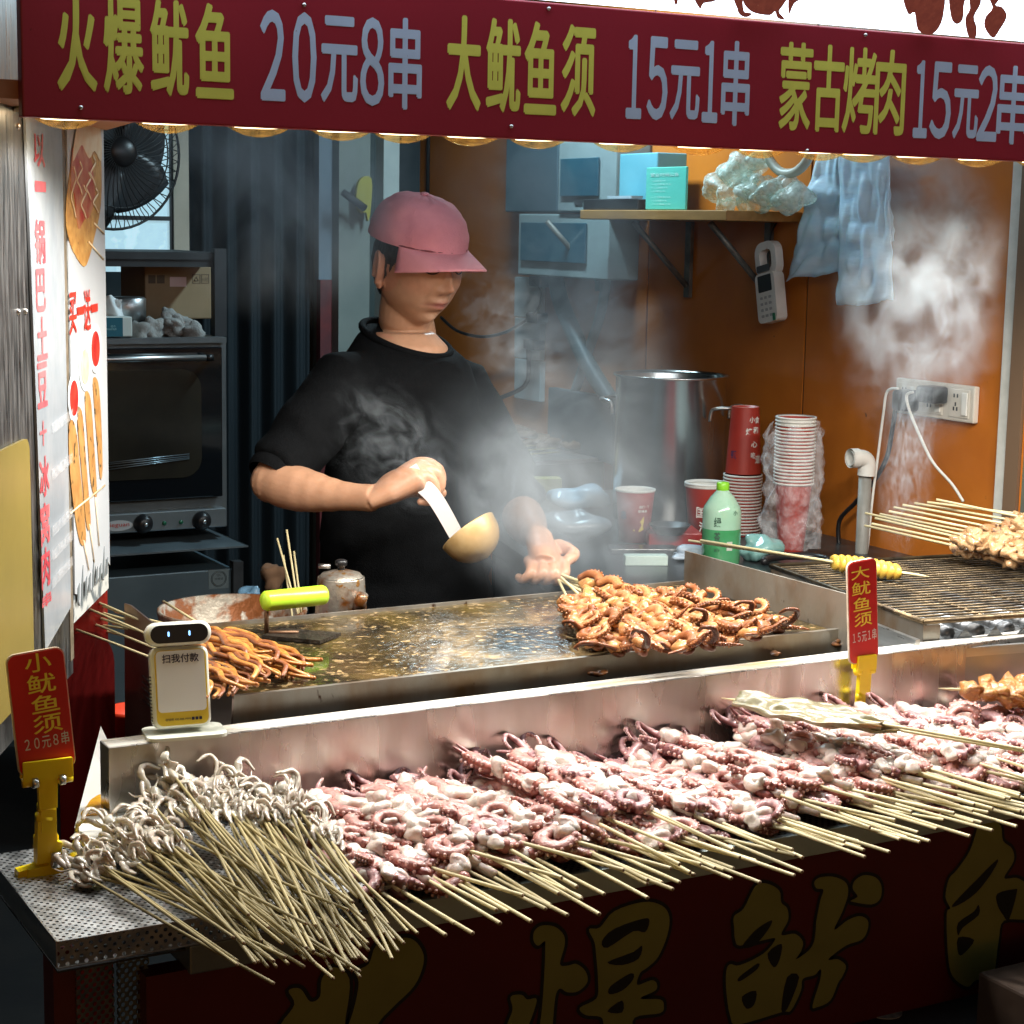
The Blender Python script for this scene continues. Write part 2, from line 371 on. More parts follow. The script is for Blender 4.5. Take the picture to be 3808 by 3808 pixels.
mb = MB(); mb.box((.3, 2.03, 2.35), (3.0, 6.2, 2.4)); solo('stall_ceiling', mb, mat('ceiling', (.10, .11, .12), rough=.7), 'dark ceiling over the inside of the stall', 'ceiling')
AMB = glassy('amber lens', (1, .86, .58), .20, .15, .2, 60, (.30, .19, .06))
BULB = mat('lamp led', (1, 1, 1), emit=6, ecol=(1, .96, .88))
RIM = mat('lamp rim', (.45, .30, .10), rough=.3, metal=.6)
lamp_x = [.60, .72, .835, .943, 1.028, 1.124, 1.224, 1.353, 1.48, 1.585, 1.689, 1.768, 1.87, 1.99, 2.12, 2.28, 2.46]
R = .066; zc = 1.7215+R
prof = [(.0006, zc-R-1.745)]+[(R*sin(a), (zc-R*cos(a))-1.745) for a in [radians(2*k) for k in range(1, 28)]]
prof = [(r, z) for r, z in prof if z < -.001]
dome = MB(); dome.lathe(prof, n=36)
rim = MB(); rim.lathe([(.0525, -.004), (.058, -.005), (.060, -.0005), (.0525, -.0005)], n=36)
led = MB(); led.lathe([(.001, -.012), (.030, -.012), (.034, -.004)], n=28)
proto = thing('canopy_lamp', 'round amber lensed lamp glowing under the canopy behind the red sign', 'lamp', (lamp_x[0], 2.15, 1.745), group='row of lamps under the canopy')
obj('lens', dome, AMB, proto, True); obj('rim', rim, RIM, proto, True); obj('led_disc', led, BULB, proto, True)
kids = list(proto.children)
for i, x in enumerate(lamp_x):
    o = proto if i == 0 else copy_fast(proto, kids); o.location.x = x
    ld = bpy.data.lights.new('lamp_light', 'SPOT'); ld.energy = LAMP_W*(.18 if x < .7 else .45 if x < .8 else .8 if x < .9 else 1.0 if x < 1.8 else 1.6); ld.color = LAMP_COL; ld.shadow_soft_size = .02
    ld.spot_size = radians(165); ld.spot_blend = .5
    L = bpy.data.objects.new('lamp_light', ld); C.objects.link(L); L.location = (0, 0, -.033); L.parent = o

# ---- left wall, seen at a slant: scratched steel, cloudy price strip, food poster
WA = V((.505, 2.09, 0)); WE = V((.463, .886, 0)).normalized(); WN = V((WE.y, -WE.x, 0))
def ws(x, y, off=0):
    d = ray(x, y); A = WA+WN*off; t = (A-CP).dot(WN)/d.dot(WN); p = CP+d*t; return ((p-A).dot(WE), p.z)
UZ = V((0, 0, 1))
lw = thing('steel_side_wall', 'scratched steel side wall at the left end of the stall', 'wall', WA+UZ*1.02)
mb = MB(); mb.prism([(-.8, 1.02), (.34, 1.02), (.34, 1.9), (-.8, 1.9)], WA-WN*.03, WE, UZ, .03); obj('steel_sheet', mb, STEELP, lw)
mb = MB()
for x, y in ((65, 1160), (65, 470), (112, 2275), (92, 1158), (110, 900), (108, 860)):
    s, z = ws(x, y); p = WA+WE*s+UZ*z; mb.ell(p, (.004, .004, .004), n=10, m=6)
obj('rivet', mb, STEEL, lw)
yp = thing('yellow_board', 'yellow board with rounded corners fixed low on the steel wall', 'board', WA+UZ*1.03)
mb = MB(); a = ws(94, 1625); r = [(-.28, 1.06), (a[0], 1.06)]+[(a[0]-.02+.02*cos(t*pi/10), a[1]-.02+.02*sin(t*pi/10)) for t in range(6)]+[(-.28, a[1])]
mb.prism(r, WA+WN*.001, WE, UZ, .004); obj('board', mb, mat('pale yellow board', (.26, .20, .055), (.22, .17, .048), sc=6, rough=.25, bump=.02), yp)
# cloudy strip
STRIP = mat('cloudy white strip', (.32, .36, .40), (.42, .45, .48), sc=16, rough=.22, bump=.12, bsc=18, stretch=(1, 1, .6), coat=.6, lo=.4, hi=.7)
st = thing('price_strip', 'tall cloudy plastic price strip with blurred red characters on the steel wall', 'sign', WA+WE*.22+UZ*1.1)
a0, a1 = ws(95, 700)[0], ws(230, 1000)[0]
mb = MB(); mb.prism([(a0-.01, 1.745), (a1-.004, 1.745), (a1, 1.115), (a0+.035, 1.09)], WA+WN*.001, WE, UZ, .003); obj('strip_sheet', mb, STRIP, st)
mb = MB(); RF = mat('faded red print', (.45, .05, .07), (.55, .16, .17), sc=14, rough=.35)
for ch, y0, y1, x0, x1 in (('以', 490, 620, 128, 168), ('一', 672, 712, 132, 172), ('锅', 815, 985, 132, 170), ('巴', 1000, 1163, 136, 172), ('土', 1180, 1345, 140, 178), ('豆', 1352, 1525, 141, 178),
                           ('十', 1570, 1665, 150, 175), ('冰', 1705, 1860, 149, 185), ('窝', 1878, 2040, 152, 187), ('肉', 2045, 2200, 156, 188), ('串', 2220, 2270, 158, 193)):
    s0, s1 = ws(x0, (y0+y1)/2, .005)[0], ws(x1, (y0+y1)/2, .005)[0]; za, zb2 = ws(x0, y1, .005)[1], ws(x0, y0, .005)[1]
    mb = MB(); text(mb, ch, WA+WN*.0045+WE*s0+UZ*za, WE, UZ, s1-s0, zb2-za, .05); obj('red_character', mb, RF, st)
TAPE = glassy('clear tape', (1, 1, 1), .12, .08, .5, 90, (.9, .92, .95))
mb = MB()
for y in (1580, 1750, 1960, 2050, 2150):
    s, z = ws(190, y+10); mb.prism([(s-.02, z-.006), (s+.10, z+.002), (s+.10, z+.014), (s-.02, z+.007)], WA+WN*.0055, WE, UZ, .001)
obj('tape', mb, TAPE, st)
mb = MB(); s = ws(240, 1000)[0]; mb.prism([(s-.012, 1.04), (s+.008, 1.04), (s+.008, 1.76), (s-.012, 1.76)], WA-WN*.02, WE, UZ, .0215)
solo('frame_post', mb, mat('rusty frame', (.10, .075, .045), (.17, .14, .10), sc=40, rough=.6, bump=.2), 'thin rusty metal post between the cloudy strip and food poster', 'post')
# food poster
po = thing('food_poster', 'tall food poster of fried skewers and sauce bowls with red offer text', 'poster', WA+WE*.47+UZ*1.1)
POS = mat('poster paper', (.56, .59, .62), (.48, .52, .56), sc=5, rough=.3, coat=.3)
p0 = .352; p1 = .594
rag = [(p0, 1.75), (p0, 1.125)]+[(p0+(p1-p0)*k/16, 1.12+.012*sin(k*2.3)+.008*sin(k*5.1)) for k in range(1, 16)]+[(p1, 1.12), (p1, 1.75)]
mb = MB(); mb.prism([(p0, 1.085), (p1, 1.085), (p1, 1.76), (p0, 1.76)], WA-WN*.012, WE, UZ, .0115); obj('backing_board', mb, mat('torn backing', (.10, .12, .13), (.45, .46, .44), sc=30, rough=.7, lo=.45, hi=.55), po)
mb = MB(); mb.prism(rag, WA, WE, UZ, .002); obj('poster_sheet', mb, POS, po)
def pw(name, pts, m, off, k=3, t=.0006):
    q = MB(); q.prism(smooth_poly([ws(*p, off) for p in pts], k), WA+WN*off, WE, UZ, t); return obj(name, q, m, po)
FRY = mat('printed fried batter', (.42, .19, .045), (.60, .34, .10), sc=60, rough=.35, spots=(.14, .07, .025), spotsc=110, spotlo=.66)
FRY2 = mat('printed seaweed batter', (.50, .27, .09), (.36, .17, .05), sc=45, rough=.35, spots=(.05, .04, .02), spotsc=55, spotlo=.60)
SAU = mat('printed sauce', (.42, .03, .015), (.55, .22, .10), sc=40, rough=.3)
CREAM = mat('printed cream', (.75, .62, .42), (.7, .5, .28), sc=60, rough=.35)
pw('printed_cutlet', [(262, 620), (300, 500), (330, 470), (372, 560), (374, 760), (350, 880), (330, 960), (312, 992), (285, 960), (258, 900), (244, 800)], FRY, .0025)
pw('printed_sauce', [(268, 560), (292, 505), (318, 520), (340, 600), (352, 720), (335, 800), (310, 820), (290, 850), (275, 720), (262, 700)], SAU, .0032)
pw('printed_topping', [(292, 460), (330, 440), (372, 480), (376, 600), (350, 560), (330, 590), (305, 540), (290, 560), (270, 600), (276, 520)], CREAM, .0036)
mb = MB()
for k, (x, y, l) in enumerate(((262, 620, 190), (285, 600, 120), (300, 690, 120), (318, 640, 100), (335, 580, 110), (345, 700, 90))):
    pth = [WA+WN*.0042+WE*ws(x+9*sin(t*1.6), y+t*l/5)[0]+UZ*ws(x, y+t*l/5)[1] for t in range(6)]; mb.tube(spline(pth, 3), .0022, 6, flat=.3, up=WN)
obj('printed_mayonnaise', mb, CREAM, po)
for pts in ([(255, 1600), (268, 1560), (285, 1620), (298, 1760), (312, 1900), (318, 2010), (298, 2020), (275, 1900), (258, 1740)], [(285, 1540), (296, 1515), (308, 1560), (318, 1700), (330, 1850), (336, 1950), (322, 1960), (305, 1780)],
            [(315, 1480), (325, 1455), (338, 1500), (348, 1640), (358, 1800), (356, 1850), (338, 1800), (325, 1640)], [(345, 1430), (356, 1405), (368, 1450), (376, 1580), (380, 1740), (372, 1780), (360, 1640)]):
    pw('printed_skewer', pts, FRY2, .0026)
mb = MB()
for a, b2 in (((310, 2010), (330, 2120)), ((332, 1950), (350, 2090)), ((354, 1850), (368, 2030)), ((260, 1910), (390, 1805)), ((330, 900), (385, 965)), ((350, 830), (388, 870))):
    q = [WA+WN*.0034+WE*ws(*p, .003)[0]+UZ*ws(*p, .003)[1] for p in (a, b2)]; mb = MB(); mb.tube(q, .0016, 6, flat=.4, up=WN); obj('printed_stick', mb, CREAM, po)
DISH = mat('printed dish', (.60, .66, .70), rough=.3); KET = mat('printed ketchup', (.40, .02, .018), (.5, .05, .03), sc=30, rough=.25)
for cx, cy, m2 in ((355, 1297, KET), (316, 1363, CREAM), (275, 1480, KET)):
    pw('printed_bowl', [(cx+23*cos(t*pi/6), cy+92*sin(t*pi/6)) for t in range(12)], DISH, .0026); pw('printed_sauce', [(cx+15*cos(t*pi/6), cy+66*sin(t*pi/6)) for t in range(12)], m2, .0033)
mb = MB(); RP = mat('poster red', (.62, .035, .02), rough=.35)
for ch, x0, x1, y0, y1 in (('买', 258, 285, 1085, 1245), ('一', 287, 312, 1140, 1170), ('送', 313, 338, 1075, 1230), ('一', 339, 363, 1130, 1160)):
    s0, s1 = ws(x0, y1, .003)[0], ws(x1, y1, .003)[0]; za, z2 = ws((x0+x1)/2, y1, .003)[1], ws((x0+x1)/2, y0, .003)[1]
    text(mb, ch, WA+WN*.0034+WE*s0+UZ*za, WE, UZ, s1-s0, z2-za, .03)
obj('offer_lettering', mb, RP, po)
mb = MB()
for k in range(9):
    s = p0+.01+(p1-p0-.02)*k/9; mb.prism([(s, 1.11), (s+.012, 1.112), (s+.016, 1.135+.02*(k % 3 == 1)), (s+.004, 1.13)], WA+WN*.0022, WE, UZ, .0008)
obj('torn_patch', mb, mat('torn grey', (.13, .15, .16), rough=.7), po)

# ---- orange side wall on the right
WX = 2.75
ow = thing('orange_side_wall', 'orange panelled side wall with dark seams on the right of the stall', 'wall', (WX, 4.3, 0))
ys = [2.86, atX(2994, 1250, WX).y, atX(2410, 1000, WX).y, 5.8]
for a, b in zip(ys[:-1], ys[1:]):
    mb = MB(); mb.box((WX, a+.004, 0), (WX+.03, b-.004, 2.35)); obj('panel', mb, ORANGE, ow)
mb = MB()
for y in ys[1:3]: mb.box((WX+.004, y-.0042, 0), (WX+.028, y+.0042, 2.35))
obj('seam', mb, SEAM, ow)
mb = MB(); y = atX(1597, 560, WX).y; mb.cyl((WX-.004, y, 1.70), (WX-.004, y, 2.2), .006); solo('wall_cable', mb, BLACKM, 'thin dark cable running straight down the orange wall above the pink cap', 'cable')
tp = thing('wall_trim', 'white trim strip down the front edge of the orange wall', 'trim', (WX, 2.85, 0))
mb = MB(); mb.box((WX-.012, 2.825, .6), (WX+.02, 2.858, 2.35), bev=.002); obj('trim_strip', mb, mat('white trim', (.62, .62, .58), (.5, .5, .46), sc=18, rough=.45), tp)
dp = thing('door_frame', 'brown metal door frame with an orange line beyond the white trim', 'door frame', (WX, 2.75, 0))
mb = MB(); mb.box((WX-.02, 2.785, .6), (WX+.05, 2.823, 2.35)); obj('jamb', mb, mat('brown jamb', (.16, .10, .06), rough=.5), dp)
mb = MB(); mb.box((WX-.012, 2.772, .6), (WX+.05, 2.784, 2.35)); obj('orange_line', mb, mat('orange line', (.75, .22, .02), rough=.4), dp)
mb = MB(); mb.box((WX-.02, 2.55, .6), (WX+.05, 2.771, 2.35)); obj('grey_jamb', mb, mat('grey jamb', (.14, .15, .11), (.10, .11, .09), sc=8, rough=.5), dp)
# ---- back of the stall
BKY = 5.3
NAVY = mat('dark back wall', (.035, .055, .065), (.055, .075, .085), sc=4, rough=.7)
mb = MB(); mb.box((-.6, BKY+.3, 0), (WX-.01, BKY+.36, 2.35)); solo('back_wall', mb, NAVY, 'dark blue grey back wall of the stall', 'wall')
mb = MB(); mb.box((-.6, 2.7, 0), (-.55, BKY+.3, 2.35)); solo('inner_side_wall', mb, NAVY, 'dark inner side wall on the left, hidden behind the poster', 'wall')
CUR = mat('dark curtain', (.010, .018, .024), (.016, .026, .033), sc=6, rough=.8, stretch=(1, 1, .2))
a, b = atY(690, 700, BKY).x, atY(1185, 700, BKY).x
mb = MB(); mb.grid(lambda u, v: (a+(b-a)*u, BKY+.05+.03*sin(u*34)+.014*sin(u*71+1), 2.3*v), 90, 4, th=(0, .01, 0)); solo('curtain', mb, CUR, 'dark heavy curtain hanging in folds at the back', 'curtain')
def vpanel(name, x0, x1, y0, y1, Y, m, label, cat, t=.03):
    p, q = atY(x0, (y0+y1)/2, Y), atY(x1, (y0+y1)/2, Y); zl, zh = atY(x0, y1, Y).z, atY(x0, y0, Y).z
    k = MB(); k.box((p.x, Y, zl), (q.x, Y+t, zh)); return solo(name, k, m, label, cat)
vpanel('grey_board', 1187, 1250, -300, 1040, BKY, mat('blue grey board', (.16, .22, .27), rough=.6), 'narrow blue grey board standing at the back beside the curtain', 'board')
vpanel('red_board', 1190, 1253, 1041, 2400, BKY, mat('dark red board', (.20, .035, .035), (.10, .03, .035), sc=12, rough=.6), 'dark red board standing at the back beside the grey pillar', 'board')
vpanel('pillar', 1258, 1372, -400, 3200, BKY-.05, mat('grey green pillar', (.22, .26, .24), (.17, .21, .20), sc=6, rough=.65), 'grey green pillar at the back behind the man in the pink cap', 'pillar', .2)
vpanel('dark_gap', 1373, 1420, -400, 3200, BKY+.02, mat('unlit gap', (.04, .06, .06), rough=.6), 'narrow dark strip standing for the shaded gap beside the pale post', 'gap')  # dark strip drawn for a gap at the back, its shade held in the colour
vpanel('pale_post', 1421, 1478, -400, 3200, BKY-.04, mat('pale post', (.50, .58, .56), (.42, .50, .49), sc=9, rough=.55), 'pale grey post where the orange wall begins', 'post', .1)
p = [atY(x, y, BKY-.07) for x, y in ((1322, 668), (1364, 664), (1362, 770), (1352, 822), (1344, 790), (1320, 790), (1308, 730))]
mb = MB(); mb.prism(smooth_poly([(q.x, q.z) for q in p], 3), (0, BKY-.09, 0), (1, 0, 0), (0, 0, 1), .015); solo('yellow_pennant', mb, mat('dull yellow', (.42, .38, .05), rough=.5), 'torn yellow pennant hanging on the grey green pillar', 'pennant')
mb = MB(); mb.tube([atY(1275, 715, BKY-.13), atY(1358, 775, BKY-.13)], .011); solo('black_bracket_bar', mb, BLACKM, 'short black bar slanting across the yellow pennant', 'bar')
# window
wi = thing('window', 'bright frosted window with dark glazing bars behind the fan', 'window', atY(520, 820, BKY))
WG = mat('frosted pane', (.40, .55, .60), (.28, .42, .48), sc=14, rough=.35, emit=.6, ecol=(.42, .66, .76), bump=.1, spots=(.62, .72, .74), spotsc=12, spotlo=.58)
for x0, x1, y0, y1 in ((300, 632, 150, 805), (300, 632, 815, 1010)):
    p, q = atY(x0, y1, BKY), atY(x1, y0, BKY); mb = MB(); mb.box((p.x, BKY, p.z), (q.x, BKY+.01, q.z)); obj('pane', mb, WG, wi)
mb = MB(); p, q = atY(300, 815, BKY), atY(636, 805, BKY); mb.box((p.x, BKY-.01, p.z), (q.x, BKY+.015, q.z))
p, q = atY(632, 1010, BKY), atY(640, 200, BKY); mb.box((p.x, BKY-.012, p.z), (q.x, BKY+.016, q.z)); obj('glazing_bar', mb, BLACKM, wi)
p, q = atY(641, 1010, BKY), atY(690, 200, BKY); mb = MB(); mb.box((p.x, BKY-.02, p.z), (q.x, BKY+.01, q.z)); obj('window_frame', mb, mat('beige frame', (.50, .46, .37), (.42, .39, .31), sc=10, rough=.6), wi)
# ================================================================ the counter
TZ = .90; TY = 1.769; TX = .469
TRAYM = perforated('perforated steel', (.66, .68, .68), .0098, .0019, (0, 1), .42)
TRAYF = perforated('perforated lip', (.50, .53, .54), .0098, .0021, (0, 2), .36)
LTZ = TZ-.0275
tr = thing('perforated_tray', 'perforated steel serving tray along the front of the counter', 'tray', (TX, TY, TZ))
mb = MB(); mb.grid(lambda u, v: (TX+(.86-TX)*u, TY+.29*v, TZ), 1, 1, False); obj('tray_top', mb, TRAYM, tr); mb = MB(); mb.grid(lambda u, v: (.80+(2.7-.80)*u, TY+.004+.284*v, LTZ), 1, 1, False); obj('lower_tray_top', mb, TRAYM, tr)
mb = MB(); mb.grid(lambda u, v: (TX+(.86-TX)*u, TY, TZ-.027+.027*v), 1, 1, False); obj('front_lip', mb, TRAYF, tr)
mb = MB(); mb.box((TX-.0015, TY+.0005, TZ-.027), (TX, TY+.24, TZ+.0012)); mb.box((TX, TY-.0012, TZ-.0008), (.86, TY+.0012, TZ+.001)); mb.box((TX, TY-.0005, TZ-.0285), (.86, TY+.012, TZ-.0272)); obj('folded_edge', mb, STEEL, tr)
mb = MB(); mb.box((.80, TY+.004, LTZ-.030), (2.7, TY+.0115, LTZ+.0012), bev=.001)
obj('steel_apron', mb, mat('greenish steel', (.30, .37, .37), (.38, .45, .45), sc=8, rough=.5, metal=.3, bump=.03), tr)
mb = MB(); mb.box((TX+.003, TY+.012, TZ-.038), (2.7, TY+.28, TZ-.036)); obj('shade_sheet', mb, mat('under tray shade', (.04, .045, .05), rough=.5, metal=.5), tr)  # dark sheet added below so the tray holes look shaded
mb = MB(); p = atY(695, 3620, TY+.01); mb.box((p.x, TY+.0005, LTZ-.034), (.799, TY+.2, TZ-.0295), bev=.002); solo('support_box', mb, mat('support steel', (.16, .19, .20), (.22, .26, .27), sc=12, rough=.45, metal=.6, bump=.05), 'grey steel box beam under the left end of the tray', 'beam')
# leg posts
mb = MB(); a, b = atY(200, 3700, TY+.05).x, atY(283, 3700, TY+.05).x; mb.box((a, TY+.05, 0), (b, TY+.09, TZ-.031)); solo('red_post', mb, mat('dark red post', (.09, .014, .012), (.06, .01, .01), sc=20, rough=.5), 'dark red post under the left corner of the perforated tray', 'post')
mb = MB(); a, b = atY(284, 3700, TY+.045).x, atY(540, 3700, TY+.045).x
mb.box((a, TY+.045, 0), (a+(b-a)*.55, TY+.055, TZ-.031)); mb.box((a+(b-a)*.56, TY+.03, 0), (b, TY+.04, TZ-.031)); solo('perforated_post', mb, perforated('perforated leg', (.22, .25, .24), .0085, .0026, (0, 2), .4), 'perforated steel leg beside the red post below the tray', 'leg post')
# red front board with brush lettering
FY = TY+.0085
fb = thing('front_board', 'dark red counter front with big yellow brush lettering outlined in black', 'board', (.62, FY, 0))
xl = atY(543, 3600, FY).x
mb = MB(); mb.box((xl, FY, .18), (2.7, FY+.03, LTZ-.0305)); obj('red_board', mb, mat('front red', (.085, .005, .006), (.065, .004, .005), sc=4, rough=.5), fb)
c4 = lambda x, y: (1200+x*.677, 2500+y*.677)
c5 = lambda x, y: (2400+x*.7288, 2400+y*.7288)
z4 = lambda x, y: (3000+x*.418, 3000+y*.418)
c3 = lambda x, y: (x*.7288, 2400+y*.7288)
BY = mat('brush yellow', (.19, .19, .05), (.16, .16, .04), sc=12, rough=.55); BK = mat('brush black', (.006, .006, .006), rough=.6)
glyphs = [
 ('火', c4, [[(180, 1640), (250, 1600), (290, 1500), (380, 1465), (480, 1460), (540, 1520), (550, 1600), (500, 1720), (380, 1840), (300, 1932), (240, 2100), (60, 2100), (140, 1932), (180, 1800), (195, 1700)]], []),
 ('火', c3, [[(1470, 1760), (1530, 1750), (1580, 1815), (1630, 1790), (1640, 1700), (1700, 1640), (1780, 1700), (1760, 1900), (1720, 2050), (1380, 2050), (1430, 1932), (1500, 1830)]], []),
 ('爆', c4, [[(1155, 1470), (1160, 1420), (1200, 1390), (1270, 1395), (1320, 1440), (1325, 1500), (1300, 1600), (1340, 1610), (1390, 1600), (1440, 1640), (1450, 1700), (1400, 1750), (1340, 1755), (1300, 1735), (1275, 1780), (1260, 1932), (1240, 2100), (1150, 2100), (1190, 1932), (1205, 1800), (1215, 1650), (1220, 1500), (1215, 1475), (1180, 1500)],
   [(1030, 1780), (1090, 1770), (1120, 1795), (1170, 1790), (1160, 1850), (1130, 1932), (1090, 2050), (980, 2050), (1010, 1932), (1040, 1850)],
   [(1460, 1410), (1520, 1400), (1600, 1310), (1760, 1260), (1860, 1280), (1900, 1340), (1890, 1440), (1840, 1560), (1780, 1620), (1740, 1650), (1725, 1715), (1800, 1690), (1830, 1705), (1825, 1745), (1740, 1790), (1850, 1795), (1870, 1830), (1850, 1870), (1710, 1895), (1700, 2000), (1680, 2100), (1560, 2100), (1540, 1932), (1520, 1890), (1440, 1880), (1410, 1840), (1500, 1790), (1510, 1700), (1500, 1560), (1490, 1480)]],
  [[(1530, 1475), (1600, 1405), (1760, 1350), (1790, 1365), (1765, 1425), (1700, 1420), (1560, 1510)], [(1560, 1590), (1700, 1535), (1750, 1500), (1730, 1570), (1640, 1605)], [(1580, 1720), (1690, 1650), (1700, 1685), (1640, 1745), (1570, 1765)], [(1560, 1860), (1640, 1800), (1640, 1865)]]),
 ('鱿', c5, [[(450, 1380), (500, 1340), (560, 1225), (620, 1215), (680, 1250), (690, 1310), (720, 1340), (725, 1400), (690, 1475), (760, 1470), (800, 1510), (790, 1560), (765, 1600), (830, 1555), (860, 1500), (870, 1400), (890, 1300), (905, 1245), (870, 1238), (860, 1205), (890, 1182), (960, 1180), (1020, 1210), (1030, 1270), (1000, 1360), (960, 1450), (1030, 1400), (1090, 1380), (1130, 1400), (1130, 1450), (1100, 1500), (1020, 1530), (930, 1600), (980, 1600), (1020, 1635), (1000, 1690), (980, 1720), (940, 1810), (870, 1845), (850, 1835), (890, 1700), (890, 1650), (860, 1680), (800, 1700), (790, 1760), (740, 1860), (690, 1870), (470, 1932), (430, 1890), (410, 1760), (410, 1660), (430, 1625), (480, 1630), (600, 1570), (660, 1495), (600, 1502), (480, 1530), (455, 1500), (450, 1440)],
   [(1065, 1200), (1110, 1172), (1170, 1182), (1200, 1225), (1195, 1290), (1150, 1320), (1060, 1308), (1045, 1300), (1080, 1280), (1055, 1240)]],
  [[(490, 1535), (560, 1450), (640, 1400), (620, 1450), (550, 1530)], [(475, 1690), (570, 1620), (565, 1650), (480, 1710)], [(490, 1790), (560, 1760), (550, 1830), (510, 1850)], [(620, 1570), (690, 1520), (680, 1600), (650, 1640)], [(720, 1690), (780, 1690), (720, 1850), (690, 1855)]]),
 ('鱼', z4, [[(1540, 120), (1640, 105), (1720, 170), (1740, 300), (1820, 370), (1835, 480), (1750, 630), (1860, 630), (1950, 680), (2050, 760), (2100, 900), (2000, 1000), (1750, 1010), (1700, 1200), (1650, 1500), (1500, 1540), (1420, 1600), (1290, 1500), (1250, 1300), (1240, 950), (1270, 900), (1230, 800), (1260, 640), (1330, 560), (1450, 380)]],
  [[(1290, 870), (1500, 650), (1690, 465), (1640, 580), (1500, 760), (1350, 865)], [(1690, 770), (1840, 730), (1860, 760), (1790, 1000), (1740, 960), (1690, 870)], [(1340, 1030), (1480, 930), (1520, 870), (1520, 960), (1380, 1070), (1340, 1140)], [(1340, 1160), (1480, 1180), (1400, 1290), (1345, 1310)]]),
]
def fp(f, p): q = atY(*f(*p), FY); return (q.x, q.z)
def outline(pts, w, off):
    k = len(pts); vs = []
    for i in range(k):
        a, b, c = V((*pts[i-1], 0)), V((*pts[i], 0)), V((*pts[(i+1) % k], 0)); t = (c-a).normalized(); n = V((t.y, -t.x, 0))
        vs += [V((b.x-n.x*w, FY-off, b.y-n.y*w)), V((b.x+n.x*w, FY-off, b.y+n.y*w))]
    kb.add(vs, [(2*i, 2*i+1, (2*i+3) % (2*k), (2*i+2) % (2*k)) for i in range(k)], False)
for ch in '火爆鱿鱼':
    ky, kb = MB(), MB()
    for c_, f, shapes, holes in glyphs:
        if c_ != ch: continue
        for sh in shapes:
            pts = smooth_poly([fp(f, p) for p in sh], 4); ky.prism(pts, (0, FY-.0006, 0), (1, 0, 0), (0, 0, 1), .0008); outline(pts, .0045, .0012)
        for sh in holes: kb.prism(smooth_poly([fp(f, p) for p in sh], 3), (0, FY-.0009, 0), (1, 0, 0), (0, 0, 1), .0012)
    c_ = obj('brush_character', ky, BY, fb); obj('brush_outline', kb, BK, c_)

# ---- steel ledge between tray and griddle
LZ = 1.0105; LY = 2.054; LX = .609
lg = thing('steel_ledge', 'long stained steel ledge standing between the raw squid and the griddle', 'ledge', (LX, LY, TZ))
LEDG = mat('stained steel ledge', (.58, .56, .54), (.46, .41, .37), sc=9, rough=.30, metal=.85, bump=.03, bsc=50, stretch=(1.5, 1, .35), rvar=.12, spots=(.28, .15, .05), spotsc=38, spotlo=.73)
mb = MB(); mb.box((LX, LY, TZ+.001), (2.7, LY+.036, LZ), bev=.0012); obj('ledge_body', mb, LEDG, lg)
LTOP = mat('oily steel top', (.72, .71, .67), (.56, .42, .20), sc=7, rough=.30, metal=.25, bump=.12, bsc=160, stretch=(.5, 4, 1), lo=.45, hi=.75, rvar=.15, spots=(.10, .06, .03), spotsc=90, spotlo=.74)
mb = MB(); mb.grid(lambda u, v: (LX+.0012+(2.7-LX)*u, LY+.0012+.0336*v, LZ+.0006), 1, 1, False); obj('greasy_film', mb, LTOP, lg)

# ---- griddle
GZ = 1.033; GX0, GX1, GY0, GY1 = .785, 1.742, 2.125, 2.535
gd = thing('griddle', 'wide oily flat griddle with a splash wall on its right side', 'griddle', (GX0, GY0, .9))
GRIM = mat('greasy griddle body', (.34, .32, .28), (.22, .13, .06), sc=10, rough=.4, metal=.75, bump=.12, bsc=40, stretch=(1, 1, .6), lo=.45, hi=.7, rvar=.1, spots=(.07, .03, .015), spotsc=48, spotlo=.66)
mb = MB(); mb.box((GX0, GY0, .86), (GX1+.002, GY0+.008, GZ+.003)); mb.box((GX0, GY0+.009, .86), (GX1, GY1, GZ-.012)); mb.box((GX0+.009, GY1-.004, GZ-.0118), (GX1, GY1+.002, GZ+.004)); obj('griddle_body', mb, GRIM, gd)
# oily plate: dark iron with pools of sauce, a ring wiped clean round the middle
pm = bpy.data.materials.new('oily plate'); pm.use_nodes = True; n = pm.node_tree.nodes; l = pm.node_tree.links; b = n['Principled BSDF']
tc = n.new('ShaderNodeTexCoord')
def NZ(sc, det=4, src=None):
    t = n.new('ShaderNodeTexNoise'); t.inputs['Scale'].default_value = sc; t.inputs['Detail'].default_value = det; l.new(src or tc.outputs['Object'], t.inputs['Vector']); return t
def RMP(src, stops):
    r = n.new('ShaderNodeValToRGB'); e = r.color_ramp.elements
    for i, (p, c) in enumerate(stops):
        q = e[i] if i < 2 else e.new(p)
        q.position = p; q.color = (*c, 1)
    l.new(src, r.inputs[0]); return r
wq = NZ(5, 3); mxv = n.new('ShaderNodeMix'); mxv.data_type = 'RGBA'; mxv.blend_type = 'LINEAR_LIGHT'; mxv.inputs[0].default_value = .08; l.new(tc.outputs['Object'], mxv.inputs[6]); l.new(wq.outputs['Color'], mxv.inputs[7])
sbv = n.new('ShaderNodeVectorMath'); sbv.operation = 'SUBTRACT'; l.new(mxv.outputs[2], sbv.inputs[0])
ctr = atZ(2020, 2370, GZ); sbv.inputs[1].default_value = (ctr.x-GX0, ctr.y-GY0, 0)
scv = n.new('ShaderNodeVectorMath'); scv.operation = 'MULTIPLY'; scv.inputs[1].default_value = (1, 1.35, 0); l.new(sbv.outputs[0], scv.inputs[0])
lnv = n.new('ShaderNodeVectorMath'); lnv.operation = 'LENGTH'; l.new(scv.outputs[0], lnv.inputs[0])
